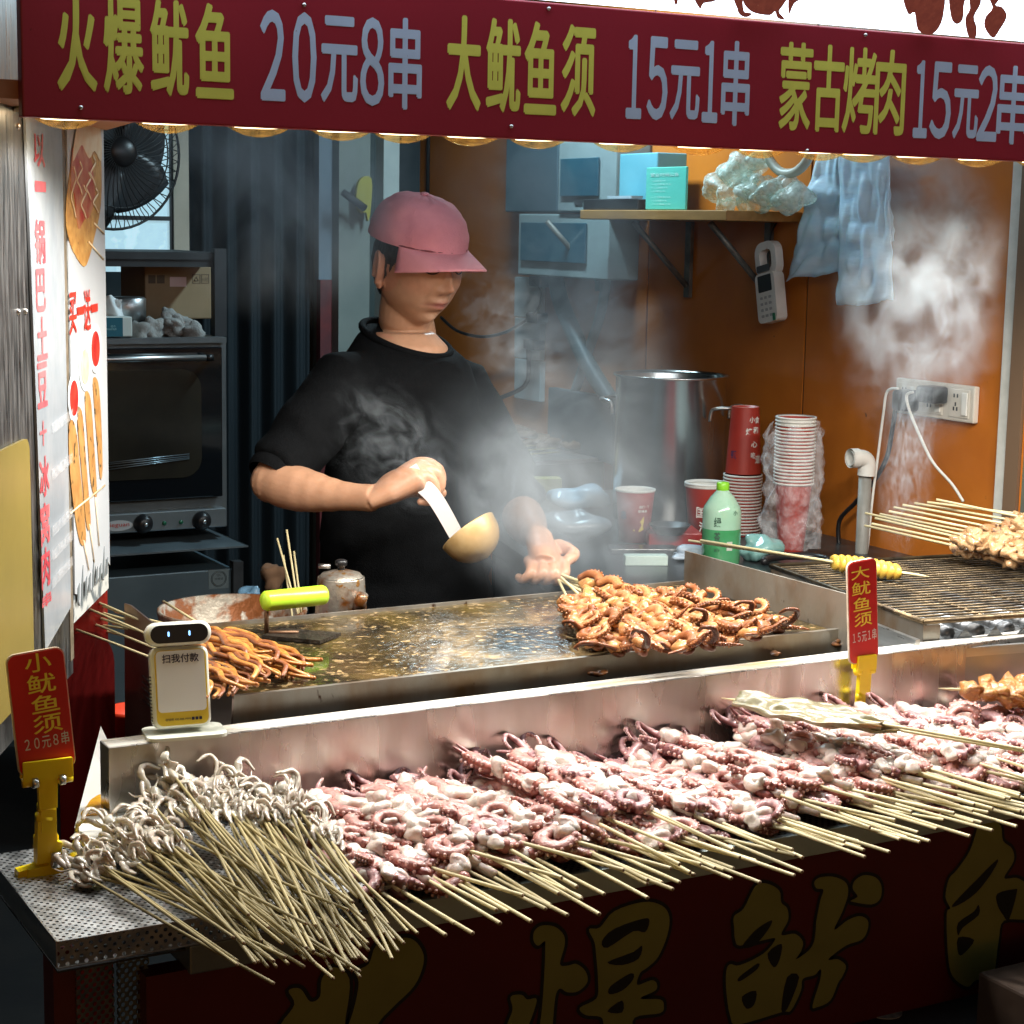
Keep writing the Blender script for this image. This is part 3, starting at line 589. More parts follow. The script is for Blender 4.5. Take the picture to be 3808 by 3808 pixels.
ring = RMP(lnv.outputs['Value'], [(.09, (.0, .0, .0)), (.145, (.75, .75, .75)), (.19, (.4, .4, .4)), (.27, (.0, .0, .0))])
base = RMP(NZ(9, 5).outputs[0], [(.38, (.010, .008, .005)), (.52, (.048, .033, .010)), (.64, (.105, .072, .018)), (.72, (.06, .024, .006))])
dark = RMP(lnv.outputs['Value'], [(.16, (.05, .06, .08)), (.28, (1, 1, 1))])
mb1 = n.new('ShaderNodeMix'); mb1.data_type = 'RGBA'; mb1.blend_type = 'MULTIPLY'; mb1.inputs[0].default_value = 1; l.new(base.outputs[0], mb1.inputs[6]); l.new(dark.outputs[0], mb1.inputs[7])
blob = RMP(NZ(85, 3).outputs[0], [(.575, (0, 0, 0)), (.62, (1, 1, 1))]); blob2 = RMP(NZ(30, 3).outputs[0], [(.35, (.15, .15, .15)), (.62, (1, 1, 1))])
m1 = n.new('ShaderNodeMath'); m1.operation = 'MULTIPLY'; l.new(blob.outputs[0], m1.inputs[0]); l.new(blob2.outputs[0], m1.inputs[1])
mad = n.new('ShaderNodeMath'); mad.operation = 'MAXIMUM'; l.new(m1.outputs[0], mad.inputs[0])
rn = n.new('ShaderNodeMath'); rn.operation = 'MULTIPLY'; l.new(ring.outputs[0], rn.inputs[0]); l.new(blob2.outputs[0], rn.inputs[1]); l.new(rn.outputs[0], mad.inputs[1])
mb2 = n.new('ShaderNodeMix'); mb2.data_type = 'RGBA'; l.new(mad.outputs[0], mb2.inputs[0]); l.new(mb1.outputs[2], mb2.inputs[6]); mb2.inputs[7].default_value = (.36, .25, .12, 1)
l.new(mb2.outputs[2], b.inputs['Base Color']); b.inputs['Roughness'].default_value = .2; b.inputs['Coat Weight'].default_value = .35; b.inputs['Coat Roughness'].default_value = .05
bp = n.new('ShaderNodeBump'); bp.inputs['Strength'].default_value = .45; bp.inputs['Distance'].default_value = .006; l.new(NZ(95, 4).outputs[0], bp.inputs['Height']); l.new(bp.outputs[0], b.inputs['Normal'])
mb = MB(); mb.grid(lambda u, v: (GX0+.008+(GX1-GX0-.010)*u, GY0+.0085+(GY1-GY0-.0125)*v, GZ-.001), 1, 1, False); obj('hot_plate', mb, pm, gd)
mb = MB(); w0, w1 = atX(2579, 2058, GX1), atX(3129, 2204, GX1)
mb.prism([(GY0-.02, GZ-.03), (GY1, GZ-.03), (GY1, w0.z), (GY0-.02, atX(3129, 2204, GX1).z)], (GX1+.004, 0, 0), (0, 1, 0), (0, 0, 1), -.004); obj('splash_wall', mb, GRIM, gd)
mb = MB(); mb.box((GX0+.1, GY1-.0035, GZ+.0045), (GX1-.006, GY1-.001, GZ+.05)); obj('back_splash', mb, GRIM, gd) if 0 else None
sp = atX(470, 2243, GX0)
mb = MB(); prof = [(GY0+.008, .86), (GY1+.02, .86)]+[(atX(x, y, GX0).y, atX(x, y, GX0).z) for x, y in ((470, 2243), (492, 2250), (595, 2332), (690, 2410), (845, 2478), (866, 2520), (872, 2598))]
mb.prism(prof, (GX0-.003, 0, 0), (0, 1, 0), (0, 0, 1), .0025); obj('side_guard', mb, mat('brown sided steel', (.16, .115, .10), (.24, .19, .17), sc=7, rough=.33, metal=.8, bump=.03, spots=(.09, .03, .02), spotsc=40, spotlo=.7), gd)
mb = MB()
for k in range(5):
    a, c = atX(528, 2512+k*22, GX0-.004), atX(566, 2545+k*22, GX0-.004); mb.tube([a, c], .0016, 6, flat=.4)
obj('vent_slot', mb, BLACK, gd)

# ---- gas grill on the right
GRZ = 1.040
gr = thing('gas_grill', 'gas grill with a sooty wire grate right of the griddle', 'grill', (1.9, 2.1, .9))
fl_, fr_, bl_ = atZ(3435, 2313, GRZ), atZ(3808, 2260, GRZ), atZ(2866, 2105, GRZ)
gex = (V((fr_.x, fr_.y, 0))-V((fl_.x, fl_.y, 0))).normalized(); gey = (V((bl_.x, bl_.y, 0))-V((fl_.x, fl_.y, 0))); gd_ = gey.length; gey.normalize()
gex = V((gey.y, -gey.x, 0)); GO = V((fl_.x, fl_.y, GRZ)); GW = .72
SOOT = mat('sooty wire', (.03, .022, .015), (.16, .115, .065), sc=26, rough=.4, metal=.8, bump=.15)
mb = MB(); nb = 26
for k in range(nb+1): mb.tube([GO+gey*(gd_*k/nb), GO+gey*(gd_*k/nb)+gex*GW], .0018, 6)
for k in range(7): mb.tube([GO+gex*(.004+GW*k/6)-UZ*.003, GO+gex*(.004+GW*k/6)+gey*gd_-UZ*.003], .003, 6)
mb.tube([GO, GO+gey*gd_, GO+gey*gd_+gex*GW], .0045, 8); mb.tube([GO, GO+gex*GW], .0045, 8); obj('grate', mb, SOOT, gr)
mb = MB(); mb.prism([(0, 0), (.004, 0), (.004, gd_), (0, gd_)], GO-UZ*.034, gex, gey, .03); mb.prism([(0, gd_-.004), (GW, gd_-.004), (GW, gd_), (0, gd_)], GO-UZ*.034, gex, gey, .03); mb.prism([(.004, 0), (.03, 0), (.03, .01), (.004, .01)], GO-UZ*.034, gex, gey, .028); obj('grate_tray', mb, GRIM, gr)
mb = MB()
for k in range(13):
    a = GO+gex*(.06+k*.055)-UZ*.03
    mb.prism([(0, 0), (.03, 0), (.015, .016)], a, gex, UZ, -.001)
    mb.tube([a+gey*.02+UZ*.004, a+gey*(gd_-.02)+UZ*.004], .011, 8)
obj('heat_bar', mb, mat('heat bar steel', (.34, .37, .40), (.10, .10, .10), sc=22, rough=.35, metal=.7, bump=.1), gr)
mb = MB(); mb.prism([(-.10, -.035), (GW, -.035), (GW, gd_+.03), (-.10, gd_+.03)], GO-UZ*.14, gex, gey, .09); obj('grill_body', mb, STEELD, gr)
mb = MB(); mb.prism([(-.03, -.035), (GW, -.035), (GW, -.027), (-.03, -.027)], GO-UZ*.05, gex, gey, .014); mb.prism([(-.03, -.0265), (-.022, -.0265), (-.022, gd_), (-.03, gd_)], GO-UZ*.05, gex, gey, .03); obj('rim', mb, STEEL, gr)

# ---- price cards in yellow clips
CARD = mat('card red', (.66, .03, .028), (.58, .025, .025), sc=8, rough=.35, coat=.3); CYEL = mat('card yellow', (.95, .76, .08), rough=.5); CWH = mat('card white', (.75, .72, .68), rough=.5)
CEDGE = mat('card edge', (.62, .55, .46), (.45, .36, .26), sc=60, rough=.7); CLIP = mat('yellow clip plastic', (.95, .74, .02), (.88, .66, .015), sc=12, rough=.28, sss=.1)
def price_card(label, tl, tr_, br, bl, Yp, chars, price, prect, crects, W):
    P = [atY(*p, Yp) for p in (bl, br, tr_, tl)]
    O = P[0]; ex = (P[1]-P[0]).normalized(); up = (P[3]-P[0]); up = (up-ex*up.dot(ex)).normalized(); nrm = ex.cross(up)
    t = thing('price_card', label, 'price card', O)
    w_, h_ = (P[1]-P[0]).length, (P[3]-P[0]).length
    ctr = lambda pts: [(x+w_/2, y+h_/2) for x, y in pts]
    m = MB(); m.prism(ctr(rrect(w_, h_, .010)), O-nrm*.004, ex, up, .0035); obj('card_back', m, CEDGE, t)
    m = MB(); m.prism(ctr(rrect(w_-.003, h_-.003, .009)), O-nrm*.0004, ex, up, .0008); obj('card', m, CARD, t)
    def loc(x, y): d = ray(x, y); k = (O-CP).dot(nrm)/d.dot(nrm); p = CP+d*k-O; return p.dot(ex), p.dot(up)
    m = MB()
    for ch, (x0, y0, x1, y1) in zip(chars, crects):
        xm, ym = (x0+x1)/2, (y0+y1)/2; cx, cy = loc(xm, ym); cw = abs(loc(x1, ym)[0]-loc(x0, ym)[0]); chh = abs(loc(xm, y0)[1]-loc(xm, y1)[1])
        text(m, ch, O+nrm*.0007+ex*(cx-cw/2)+up*(cy-chh/2), ex, up, cw, chh, .022)
    obj('lettering', m, CYEL, t)
    m = MB(); x0, y0, x1, y1 = prect; xm, ym = (x0+x1)/2, (y0+y1)/2; cx, cy = loc(xm, ym); cw = abs(loc(x1, ym)[0]-loc(x0, ym)[0]); chh = abs(loc(xm, y0)[1]-loc(xm, y1)[1])*.8
    text(m, ''.join(D(k) for k in price), O+nrm*.0007+ex*(cx-cw/2)+up*(cy-chh/2), ex, up, cw, chh, .012); obj('price_lettering', m, CWH, t)
    return O, ex, up, nrm, w_, h_
A = price_card('red price card for small squid leaning in a yellow clip at the left', (25, 2440), (222, 2400), (285, 2850), (72, 2895), 1.965, '小鱿鱼须', '20元8串', (90, 2724, 258, 2786),
   [(90, 2428, 190, 2498), (99, 2505, 207, 2577), (115, 2582, 221, 2648), (122, 2655, 232, 2725)], .06)
def clip_head(m, c, ex, up, nrm, w):
    m.prism(rrect(w, .022, .002), c+nrm*.002, ex, up, .004); m.prism(rrect(w, .022, .002), c-nrm*.010, ex, up, .004)
    for s in (-1, 1): m.tube([c-up*.013+ex*(s*w*.5), c-up*.013+ex*(s*w*.22)], .0055, 10)
    m.prism([(-.010, -.045), (.010, -.045), (.011, -.010), (-.011, -.010)], c-nrm*.004, ex, up, .007)
# standing chain clip for the left card
O, ex, up, nrm, w_, h_ = A
ck = thing('chain_clip', 'yellow plastic chain clip holding the left price card on the tray', 'clip', atY(170, 3215, 1.98))
c = atY(175, 2858, 1.963); m = MB(); clip_head(m, c, V((1, 0, 0)), UZ, V((0, -1, 0)), .055); obj('clip_jaw', m, CLIP, ck)
m = MB(); X0 = V((1, 0, 0)); YF = V((0, -1, 0))
m.prism(rrect(.017, .050, .003), atY(172, 3010, 1.975), X0, UZ, .011); m.tube([atY(142, 3000, 1.97), atY(202, 3000, 1.97)], .0065, 12); m.tube([atY(135, 3040, 1.97), atY(190, 3040, 1.97)], .0065, 12)
m.prism([(-.012, -.03), (.012, -.03), (.010, .024), (-.010, .024)], atY(165, 3100, 1.978), X0, UZ, .013); obj('chain_link', m, CLIP, ck)
m = MB(); b0 = atY(168, 3165, 1.985); m.prism(rrect(.026, .045, .004), b0, X0, UZ, .010); m.prism([(-.036, -.020), (.038, -.020), (.036, -.004), (.018, .002), (-.018, -.004), (-.034, -.006)], b0-UZ*.008, X0, UZ, .016)
m.tube([b0+X0*.030-UZ*.014, b0+X0*.038-UZ*.012], .007, 10); m.prism([(-.026, -.024), (.012, -.024), (.014, .014), (.004, .018), (-.002, -.01), (-.024, -.012)], b0+YF*.012, X0, UZ, .008); obj('clip_base', m, CLIP, ck)
for e0, e1, r in ((b0+X0*.006-UZ*.012+YF*.022, b0+X0*.006+UZ*.004+YF*.022, .0055), (c-UZ*.013-X0*.018+YF*.006, c-UZ*.013-X0*.012+YF*.006, .0058), (c-UZ*.013+X0*.012+YF*.006, c-UZ*.013+X0*.018+YF*.006, .0058)):
    m = MB(); m.tube([e0, e1], r, 12); obj('spring', m, STEEL, ck)
B = price_card('red price card for big squid standing in a yellow clip before the griddle', (3133, 2098), (3250, 2098), (3268, 2450), (3160, 2475), 2.03, '大鱿鱼须', '15元1串', (3170, 2338, 3258, 2390),
   [(3164, 2106, 3232, 2153), (3166, 2162, 3236, 2213), (3172, 2220, 3236, 2270), (3176, 2277, 3242, 2328)], .06)
ck2 = thing('card_clip', 'yellow plastic clip holding the right price card against the steel ledge', 'clip', atY(3205, 2560, 2.04))
c = atY(3217, 2462, 2.032); m = MB(); clip_head(m, c, V((1, 0, 0)), UZ, YF, .034); obj('clip_jaw', m, CLIP, ck2)
m = MB(); m.prism([(-.007, -.035), (.007, -.035), (.005, .02), (-.005, .02)], atY(3195, 2545, 2.04), X0, UZ, .008); m.tube([atY(3195, 2590, 2.032), atY(3195, 2590, 2.042)], .006, 12); obj('clip_stem', m, CLIP, ck2)

# ---- payment speaker on the ledge
qa, qb = atY(545, 2745, 2.045), atY(830, 2720, 2.045)
q = thing('payment_speaker', 'white payment speaker with two glowing blue eyes standing on the steel ledge', 'payment speaker', atY(690, 2720, 2.07))
CRM = mat('cream plastic', (.68, .70, .62), (.60, .62, .54), sc=10, rough=.3, coat=.3)
F1, F2, F3, F4 = (atY(*p, 2.058) for p in ((630, 2715), (813, 2685), (778, 2395), (555, 2435)))
base_c = atY(690, 2727, 2.068); base_c.z = LZ+.001
# body frame: turned a little to the left, leaning back
bx = V((cos(radians(-8)), sin(radians(-8)), 0)); by = V((0, .22, 1)).normalized(); by = (by-bx*by.dot(bx)).normalized(); bn = bx.cross(by)
m = MB(); m.prism(rrect(.096, .058, .012), base_c+V((0, .004, 0)), bx, V((-bx.y, bx.x, 0)), .004); obj('base', m, CRM, q)
bw, bh = .069, .097; bc = base_c+UZ*.006+by*(bh/2+.002)+V((-.003, .004, 0))
def slab(m, w_, h_, r, t0, t1, c, bv=.004):
    pts = rrect(w_, h_, r, 6); k = len(pts); lay = [(t0, w_-2*bv, h_-2*bv), (t0+bv, w_, h_), (t1-bv, w_, h_), (t1-.3*bv, w_-.7*bv, h_-.7*bv), (t1, w_-2*bv, h_-2*bv)]
    vs = []; fs = []
    for t, a, b_ in lay: vs += [c+bx*(p[0]*a/w_)+by*(p[1]*b_/h_)+bn*t for p in pts]
    for i in range(len(lay)-1): fs += [(i*k+j, i*k+(j+1) % k, (i+1)*k+(j+1) % k, (i+1)*k+j) for j in range(k)]
    fs += [list(range(k))[::-1], [(len(lay)-1)*k+j for j in range(k)]]; m.add(vs, fs, True)
m = MB(); slab(m, bw, bh, .010, -.014, .010, bc); obj('body', m, CRM, q)
m = MB(); m.prism([(x, y) for x, y in rrect(bw-.007, bh-.007, .008)], bc+bn*.0101, bx, by, .0006); obj('yellow_face', m, mat('yellow face', (.70, .50, .05), rough=.35), q)
m = MB(); m.prism([(x, y+.0075) for x, y in rrect(bw-.011, bh-.024, .005)], bc+bn*.0108, bx, by, .0005); obj('white_face', m, mat('white face', (.74, .75, .72), rough=.35), q)
INK = mat('dark ink', (.02, .02, .05), rough=.5)
m = MB(); text(m, '扫我付款', bc+bn*.0116-bx*.022+by*.0295, bx, by, .044, .0105, .03); obj('lettering', m, INK, q)
m = MB(); text(m, '收钱吧 400-888-9999', bc+bn*.011-bx*.021-by*.0395, bx, by, .030, .0032, .012)
for k in range(3): m.prism([(x+.012+k*.0045, y-.038) for x, y in rrect(.0036, .0036, .001)], bc+bn*.0109, bx, by, .0003)
obj('small_print', m, INK, q)
hc = bc+by*(bh/2+.0155)+bn*.002
m = MB(); slab(m, .079, .029, .014, -.012, .011, hc, .005); obj('head', m, CRM, q)
m = MB(); m.prism(rrect(.069, .0215, .0105), hc+bn*.0111, bx, by, .0008); obj('visor', m, BLACK, q)
for s in (-1, 1):
    m = MB(); m.prism(rrect(.0022, .0058, .0011), hc+bn*.0120+bx*(.0125*s-.0005), bx, by, .0004); obj('eye', m, mat('blue led', (.2, .45, 1), emit=2.2, ecol=(.22, .5, 1)), q)
m = MB()
for k in range(14):
    for j in range(3): m.ell(bc-bx*(bw/2+.0002)-by*(.038-k*.004)+bn*(-.008+j*.005), (.0008, .0008, .0008), n=6, m=4)
obj('speaker_grille', m, BLACKM, q)
# ---- things at the left end behind the ledge
bn_ = thing('red_bin', 'dark red glossy plastic bin standing under the food poster', 'bin', atY(330, 2900, 2.62))
REDB = mat('red plastic bin', (.16, .010, .008), (.22, .016, .012), sc=6, rough=.2, coat=.4, bump=.03)
a, b = atY(225, 2500, 2.6), atY(404, 2500, 2.6); zz = 1.085
mb = MB(); mb.box((a.x, 2.6, .3), (b.x, 2.61, zz)); mb.box((b.x-.006, 2.6105, .3), (b.x, 2.8, zz-.01)); obj('bin_wall', mb, REDB, bn_)
mb = MB(); cc = atY(318, 2470, 2.6); mb.prism([(.042*cos(pi*k/12), .05*sin(pi*k/12)) for k in range(13)]+[(-.042, -.4), (.042, -.4)], V((cc.x, 2.598, cc.z)), (1, 0, 0), (0, 0, 1), .0015); obj('arched_panel', mb, mat('darker red', (.08, .006, .006), rough=.15), bn_)
mb = MB(); k = atY(496, 2650, 2.66); mb.lathe([(.030, -.07), (.037, .0), (.041, .0), (.041, .007), (.038, .007), (.036, -.012), (0, -.012)], k, n=36)
solo('red_bucket', mb, mat('red orange bucket', (.50, .045, .015), (.42, .035, .012), sc=10, rough=.3), 'red orange plastic bucket with ribbed rim beside the griddle guard', 'bucket')
wt = thing('white_chopping_board', 'white board stained with orange sauce left of the steel ledge', 'board', (.56, 2.07, .89))
zz = .93; pts = [atZ(x, y, zz) for x, y in ((375, 2700), (277, 3078), (380, 3140), (560, 3090))]
mb = MB(); mb.prism([(p.x, p.y) for p in pts], (0, 0, zz-.012), (1, 0, 0), (0, 1, 0), .012); obj('board', mb, mat('white board', (.72, .72, .68), rough=.4), wt)
mb = MB(); pts = [atZ(x, y, zz+.001) for x, y in ((378, 2958), (340, 2975), (322, 3000), (300, 3030), (330, 3032), (380, 3022))]; mb.prism(smooth_poly([(p.x, p.y) for p in pts], 4), (0, 0, zz+.0005), (1, 0, 0), (0, 1, 0), .0015); obj('sauce_stain', mb, mat('orange sauce', (.55, .22, .01), (.70, .42, .03), sc=60, rough=.15), wt)
# ---- dark boxes at the lower right corner
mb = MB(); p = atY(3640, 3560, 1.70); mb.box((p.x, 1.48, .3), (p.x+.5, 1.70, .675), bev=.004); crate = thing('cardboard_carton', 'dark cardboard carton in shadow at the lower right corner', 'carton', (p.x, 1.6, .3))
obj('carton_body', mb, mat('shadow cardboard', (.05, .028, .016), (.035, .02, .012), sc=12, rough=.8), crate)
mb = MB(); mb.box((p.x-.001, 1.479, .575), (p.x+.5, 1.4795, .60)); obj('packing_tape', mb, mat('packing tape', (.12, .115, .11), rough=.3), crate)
cz = .60
mb = MB(); pts = [atZ(x, y, cz) for x, y in ((2900, 3808), (3180, 3660), (3480, 3640), (3900, 3750), (3900, 3950), (2900, 3950))]
mb.prism([(q_.x, q_.y) for q_ in pts], (0, 0, cz-.3), (1, 0, 0), (0, 1, 0), .3); dc = thing('dark_crate', 'black box with a round white sticker in front of the red board', 'box', (1.2, 1.5, .3)); obj('crate_body', mb, mat('black crate', (.010, .010, .012), rough=.5), dc)
mb = MB(); s0 = atZ(3287, 3763, cz); mb.prism([(s0.x+.024*cos(t*pi/12), s0.y+.024*sin(t*pi/12)) for t in range(24)], (0, 0, cz), (1, 0, 0), (0, 1, 0), .0012); obj('round_sticker', mb, mat('dusty sticker', (.30, .28, .26), (.12, .11, .11), sc=60, rough=.6), dc)
# ================================================================ things inside the stall, left
def yb(mb, x0, x1, y0, y1, Y, t, bev=0, t0=0):
    p, q = atY(x0, y1, Y), atY(x1, y0, Y); mb.box((p.x, Y-t0, p.z), (q.x, Y+t, q.z), bev=bev); return mb
# wall fan
FYc = 4.95; fc = atY(418, 566, FYc); fr = .205
fan = thing('wall_fan', 'black fan with wire cage hanging before the bright window', 'fan', fc)
FM = Matrix.Rotation(radians(90), 4, 'X') @ Matrix.Rotation(radians(0), 4, 'Z')   # local z -> -y
FT = Matrix.Translation(fc) @ Matrix.Rotation(radians(12), 4, 'Z') @ Matrix.Rotation(radians(90), 4, 'X')
WIRE = mat('black wire', (.012, .013, .014), rough=.4)
mb = MB()
for sgn, nw in ((1, 46), (-1, 46)):
    for k in range(nw):
        a = 2*pi*k/nw; pth = []
        for t in range(9):
            u = t/8; r = .035+(fr-.035)*u; a2 = a+sgn*.5*u; pth.append(FT@V((r*cos(a2), r*sin(a2), sgn*.055*sqrt(max(0, 1-u**2.6)))))
        mb.tube(pth, .0014, 4, False)
for r, z, th in ((fr, 0, .004), (fr*.72, .038, .002), (fr*.72, -.038, .002)):
    mb.tube([FT@V((r*cos(2*pi*k/48), r*sin(2*pi*k/48), z)) for k in range(49)], th, 6, False)
obj('cage', mb, WIRE, fan)
mb = MB(); mb.ell(FT@V((0, 0, .05)), (.042, .02, .042), n=24, m=12); mb.tube([FT@V((0, 0, .04)), FT@V((0, 0, -.14))], .035, 20); obj('hub', mb, BLACK, fan)
for k in range(5):
    mb = MB(); a = 2*pi*k/5+.25; Mb = FT @ Matrix.Rotation(a, 4, 'Z')
    def bl(u, v):
        r = .03+.138*u; wd = .050+.040*sin(pi*min(1, u*1.1)*.75); return Mb@V((r-.018*u*(2*v-1)**2, (v-.5)*wd*2+u*.012, (v-.5)*.050))
    mb.grid(bl, 8, 6, th=tuple(FT.to_3x3()@V((0, 0, .003)))); obj('blade', mb, mat('fan blade', (.035, .04, .045), rough=.35), fan)
mb = MB(); mb.tube(spline([FT@V((0, 0, -.12)), FT@V((-.01, -.12, -.10)), FT@V((-.02, -.27, -.06)), FT@V((-.10, -.33, -.05))], 5), [.03, .03, .03, .03]*4, 10) if 0 else mb.tube([atY(398, 600, 5.05), atY(398, 800, 5.02), atY(340, 880, 5.02)], .02, 10)
obj('bracket', mb, BLACK, fan)
# black rack with carton
rk = thing('black_rack', 'black metal rack above the oven holding the brown carton', 'rack', atY(610, 1254, 4.72))
mb = MB(); yb(mb, 250, 842, 940, 962, 4.70, .42); yb(mb, 250, 800, 966, 990, 4.705, .02); obj('top_shelf', mb, BLACKM, rk)
for a_ in ((800, 842, 925, 1252, 4.69, .03), (795, 825, 960, 1252, 5.1, .03)): mb = MB(); yb(mb, *a_); obj('rack_post', mb, mat('rack metal', (.04, .045, .05), rough=.45, metal=.4), rk)
cb = thing('cardboard_box', 'brown cardboard box with printed marks on the black rack', 'box', atY(660, 1190, 4.85))
mb = MB(); yb(mb, 541, 788, 990, 1188, 4.85, .22, .004); obj('box_body', mb, mat('cardboard', (.30, .215, .125), (.25, .18, .10), sc=9, rough=.75, bump=.03), cb)
mb = MB(); yb(mb, 632, 693, 1030, 1066, 4.849, .0005); obj('label_sticker', mb, mat('label', (.65, .5, .5), rough=.5), cb)
mb = MB()
for x0, x1, y0, y1 in ((552, 578, 1023, 1054), (584, 612, 1023, 1054)): yb(mb, x0, x1, y0, y1, 4.8493, .0005)
O_ = atY(715, 1052, 4.849)
for x0, x1 in ((715, 745), (749, 777)):
    for a, b2, c2_, d2 in ((x0, x1, 1020, 1022), (x0, x1, 1052, 1054), (x0, x0+2, 1020, 1054), (x1-2, x1, 1020, 1054)): yb(mb, a, b2, c2_, d2, 4.8493, .0005)
p = [atY(x, y, 4.8493) for x, y in ((722, 1044), (738, 1044), (730, 1028), (722, 1044))]; mb.tube(p, .0012, 4)
text(mb, 'FRAGILE', atY(552, 1088, 4.849), (1, 0, 0), (0, 0, 1), .045, .005) if 0 else None
text(mb, '小心轻放', atY(752, 1047, 4.849), (1, 0, 0), (0, 0, 1), .016, .012)
obj('box_print', mb, mat('box ink', (.10, .07, .045), rough=.7), cb)
mb = MB(); k = atY(478, 1190, 4.72); mb.lathe([(0, 0), (.045, 0), (.046, .055), (.040, .06), (0, .062)], k, n=28); solo('rice_tin', mb, STEELD, 'small grey steel tin behind the tissue box', 'tin')
tb = thing('tissue_box', 'teal and white tissue box with a tissue pulled out on the oven', 'tissue box', atY(440, 1254, 4.62))
z0 = atY(440, 1253, 4.62).z
p, q = atY(340, 1253, 4.62), atY(492, 1178, 4.62); mb = MB(); mb.box((p.x, 4.62, z0), (q.x, 4.74, q.z), bev=.003); obj('box_body', mb, mat('tissue white', (.60, .66, .62), rough=.5), tb)
p2 = atY(456, 1178, 4.62); mb = MB(); mb.box((p.x-.0005, 4.619, z0+.001), (p2.x, 4.6198, q.z-.002)); obj('teal_face', mb, mat('teal print', (.01, .12, .17), rough=.4), tb)
mb = MB(); text(mb, 'National Health', atY(396, 1228, 4.618), (1, 0, 0), (0, 0, 1), .026, .006); text(mb, '纸巾', atY(412, 1218, 4.618), (1, 0, 0), (0, 0, 1), .012, .006); obj('box_lettering', mb, mat('pale teal ink', (.3, .55, .55), rough=.5), tb)
mb = MB(); s0 = atY(388, 1180, 4.67); mb.grid(lambda u, v: (s0.x+.045*u+.02*(1-v)*(u-.5), 4.67+.014*sin(u*7+v*3), q.z-.002+(.050+.006*sin(u*5))*v), 10, 8, th=(0, .001, 0)); obj('tissue', mb, mat('tissue paper', (.75, .78, .78), rough=.8), tb)
tw = MB(); rr = random.Random(3)
for k in range(9):
    x = 505+rr.random()*240; y = 1240-max(0, 60-abs(x-620)*.55)*rr.random(); c = atY(x, y, 4.66+rr.random()*.08)
    tw.ell(c, (.030+.012*rr.random(), .03, .016+.012*rr.random()), Matrix.Rotation(rr.uniform(-.6, .6), 3, 'Y'), 22, 14, .9, 40, k)
solo('towel_heap', tw, mat('grey towel', (.26, .26, .25), (.34, .33, .31), sc=40, rough=.95, bump=.5, bsc=220), 'crumpled heap of grey towels on top of the oven', 'towel')
# oven
ov = thing('oven', 'black glass fronted oven with steel control panel and two knobs', 'oven', atY(600, 2000, 4.6))
OVY = 4.6
mb = MB(); yb(mb, 180, 842, 1256, 2002, OVY+.03, .42, .003); yb(mb, 180, 842, 1254, 1284, OVY+.004, .03); obj('oven_body', mb, mat('oven steel', (.12, .14, .15), (.16, .18, .19), sc=10, rough=.4, metal=.6), ov)
mb = MB(); yb(mb, 180, 826, 1290, 1882, OVY, .028, .003); dr = obj('oven_door', mb, mat('oven black glass', (.006, .008, .010), rough=.08, coat=.5), ov)
mb = MB(); p, q = atY(200, 1800, OVY-.001), atY(748, 1372, OVY-.001); ww, hh = q.x-p.x, q.z-p.z; mb.prism(rrect(ww, hh, .05), (p.x+ww/2, OVY-.0005, p.z+hh/2), (1, 0, 0), (0, 0, 1), .001); obj('oven_window', mb, mat('oven window', (.018, .017, .014), (.03, .027, .02), sc=6, rough=.12), dr)
mb = MB()
for y0, y1 in ((1722, 1688), (1728, 1696), (1738, 1702), (1748, 1706)): mb.tube([atY(392, y0, OVY-.003), atY(704, y1, OVY-.003)], .0013, 5)
obj('wire_shelf', mb, mat('shelf wire', (.25, .32, .36), rough=.3, metal=.8), dr)
mb = MB(); mb.tube([atY(180, 1340, OVY-.035), atY(765, 1331, OVY-.035)], .0085, 14); obj('door_handle', mb, STEEL, dr)
mb = MB(); mb.tube([atY(766, 1331, OVY-.035), atY(792, 1330, OVY-.035)], .009, 14); mb.tube([atY(780, 1330, OVY-.035), atY(780, 1330, OVY)], .007, 10); obj('handle_end', mb, BLACK, dr)
mb = MB(); yb(mb, 180, 841, 1889, 2000, OVY-.002, .03, .002); pn = obj('control_panel', mb, mat('panel steel', (.20, .24, .26), (.25, .29, .31), sc=8, rough=.35, metal=.7), ov)
for x, y in ((533, 1947), (750, 1936)):
    c = atY(x, y, OVY-.004); mb = MB(); mb.lathe([(0, .024), (.014, .024), (.019, .020), (.025, .004), (.026, 0), (0, 0)], c, 28, Matrix.Rotation(radians(90), 3, 'X')); kn = obj('knob', mb, BLACK, pn)
    mb = MB(); mb.lathe([(0, .0246), (.005, .0246), (.005, .0240)], c, 16, Matrix.Rotation(radians(90), 3, 'X')); obj('knob_cap', mb, STEEL, kn)
for x, y in ((611, 1946), (673, 1942)):
    c = atY(x, y, OVY-.003); mb = MB(); mb.ell(c, (.006, .004, .006)); obj('indicator_light', mb, mat('green jewel', (.01, .10, .05), rough=.15), pn)
mb = MB(); p, q = atY(388, 1978, OVY-.0025), atY(494, 1932, OVY-.0025); mb.prism([((q.x-p.x)/2*cos(t*pi/12), (q.z-p.z)/2*sin(t*pi/12)) for t in range(24)], ((p.x+q.x)/2, OVY-.0022, (p.z+q.z)/2), (1, 0, 0), (0, 0, 1), .001); obj('badge', mb, mat('badge plate', (.45, .47, .48), rough=.35), pn)
mb = MB(); text(mb, 'Jieguan', atY(398, 1966, OVY-.004), (1, 0, 0), (0, 0, 1), (q.x-p.x)*.78, (q.z-p.z)*.5, .01); obj('badge_lettering', mb, mat('badge red', (.45, .04, .03), rough=.4), pn)
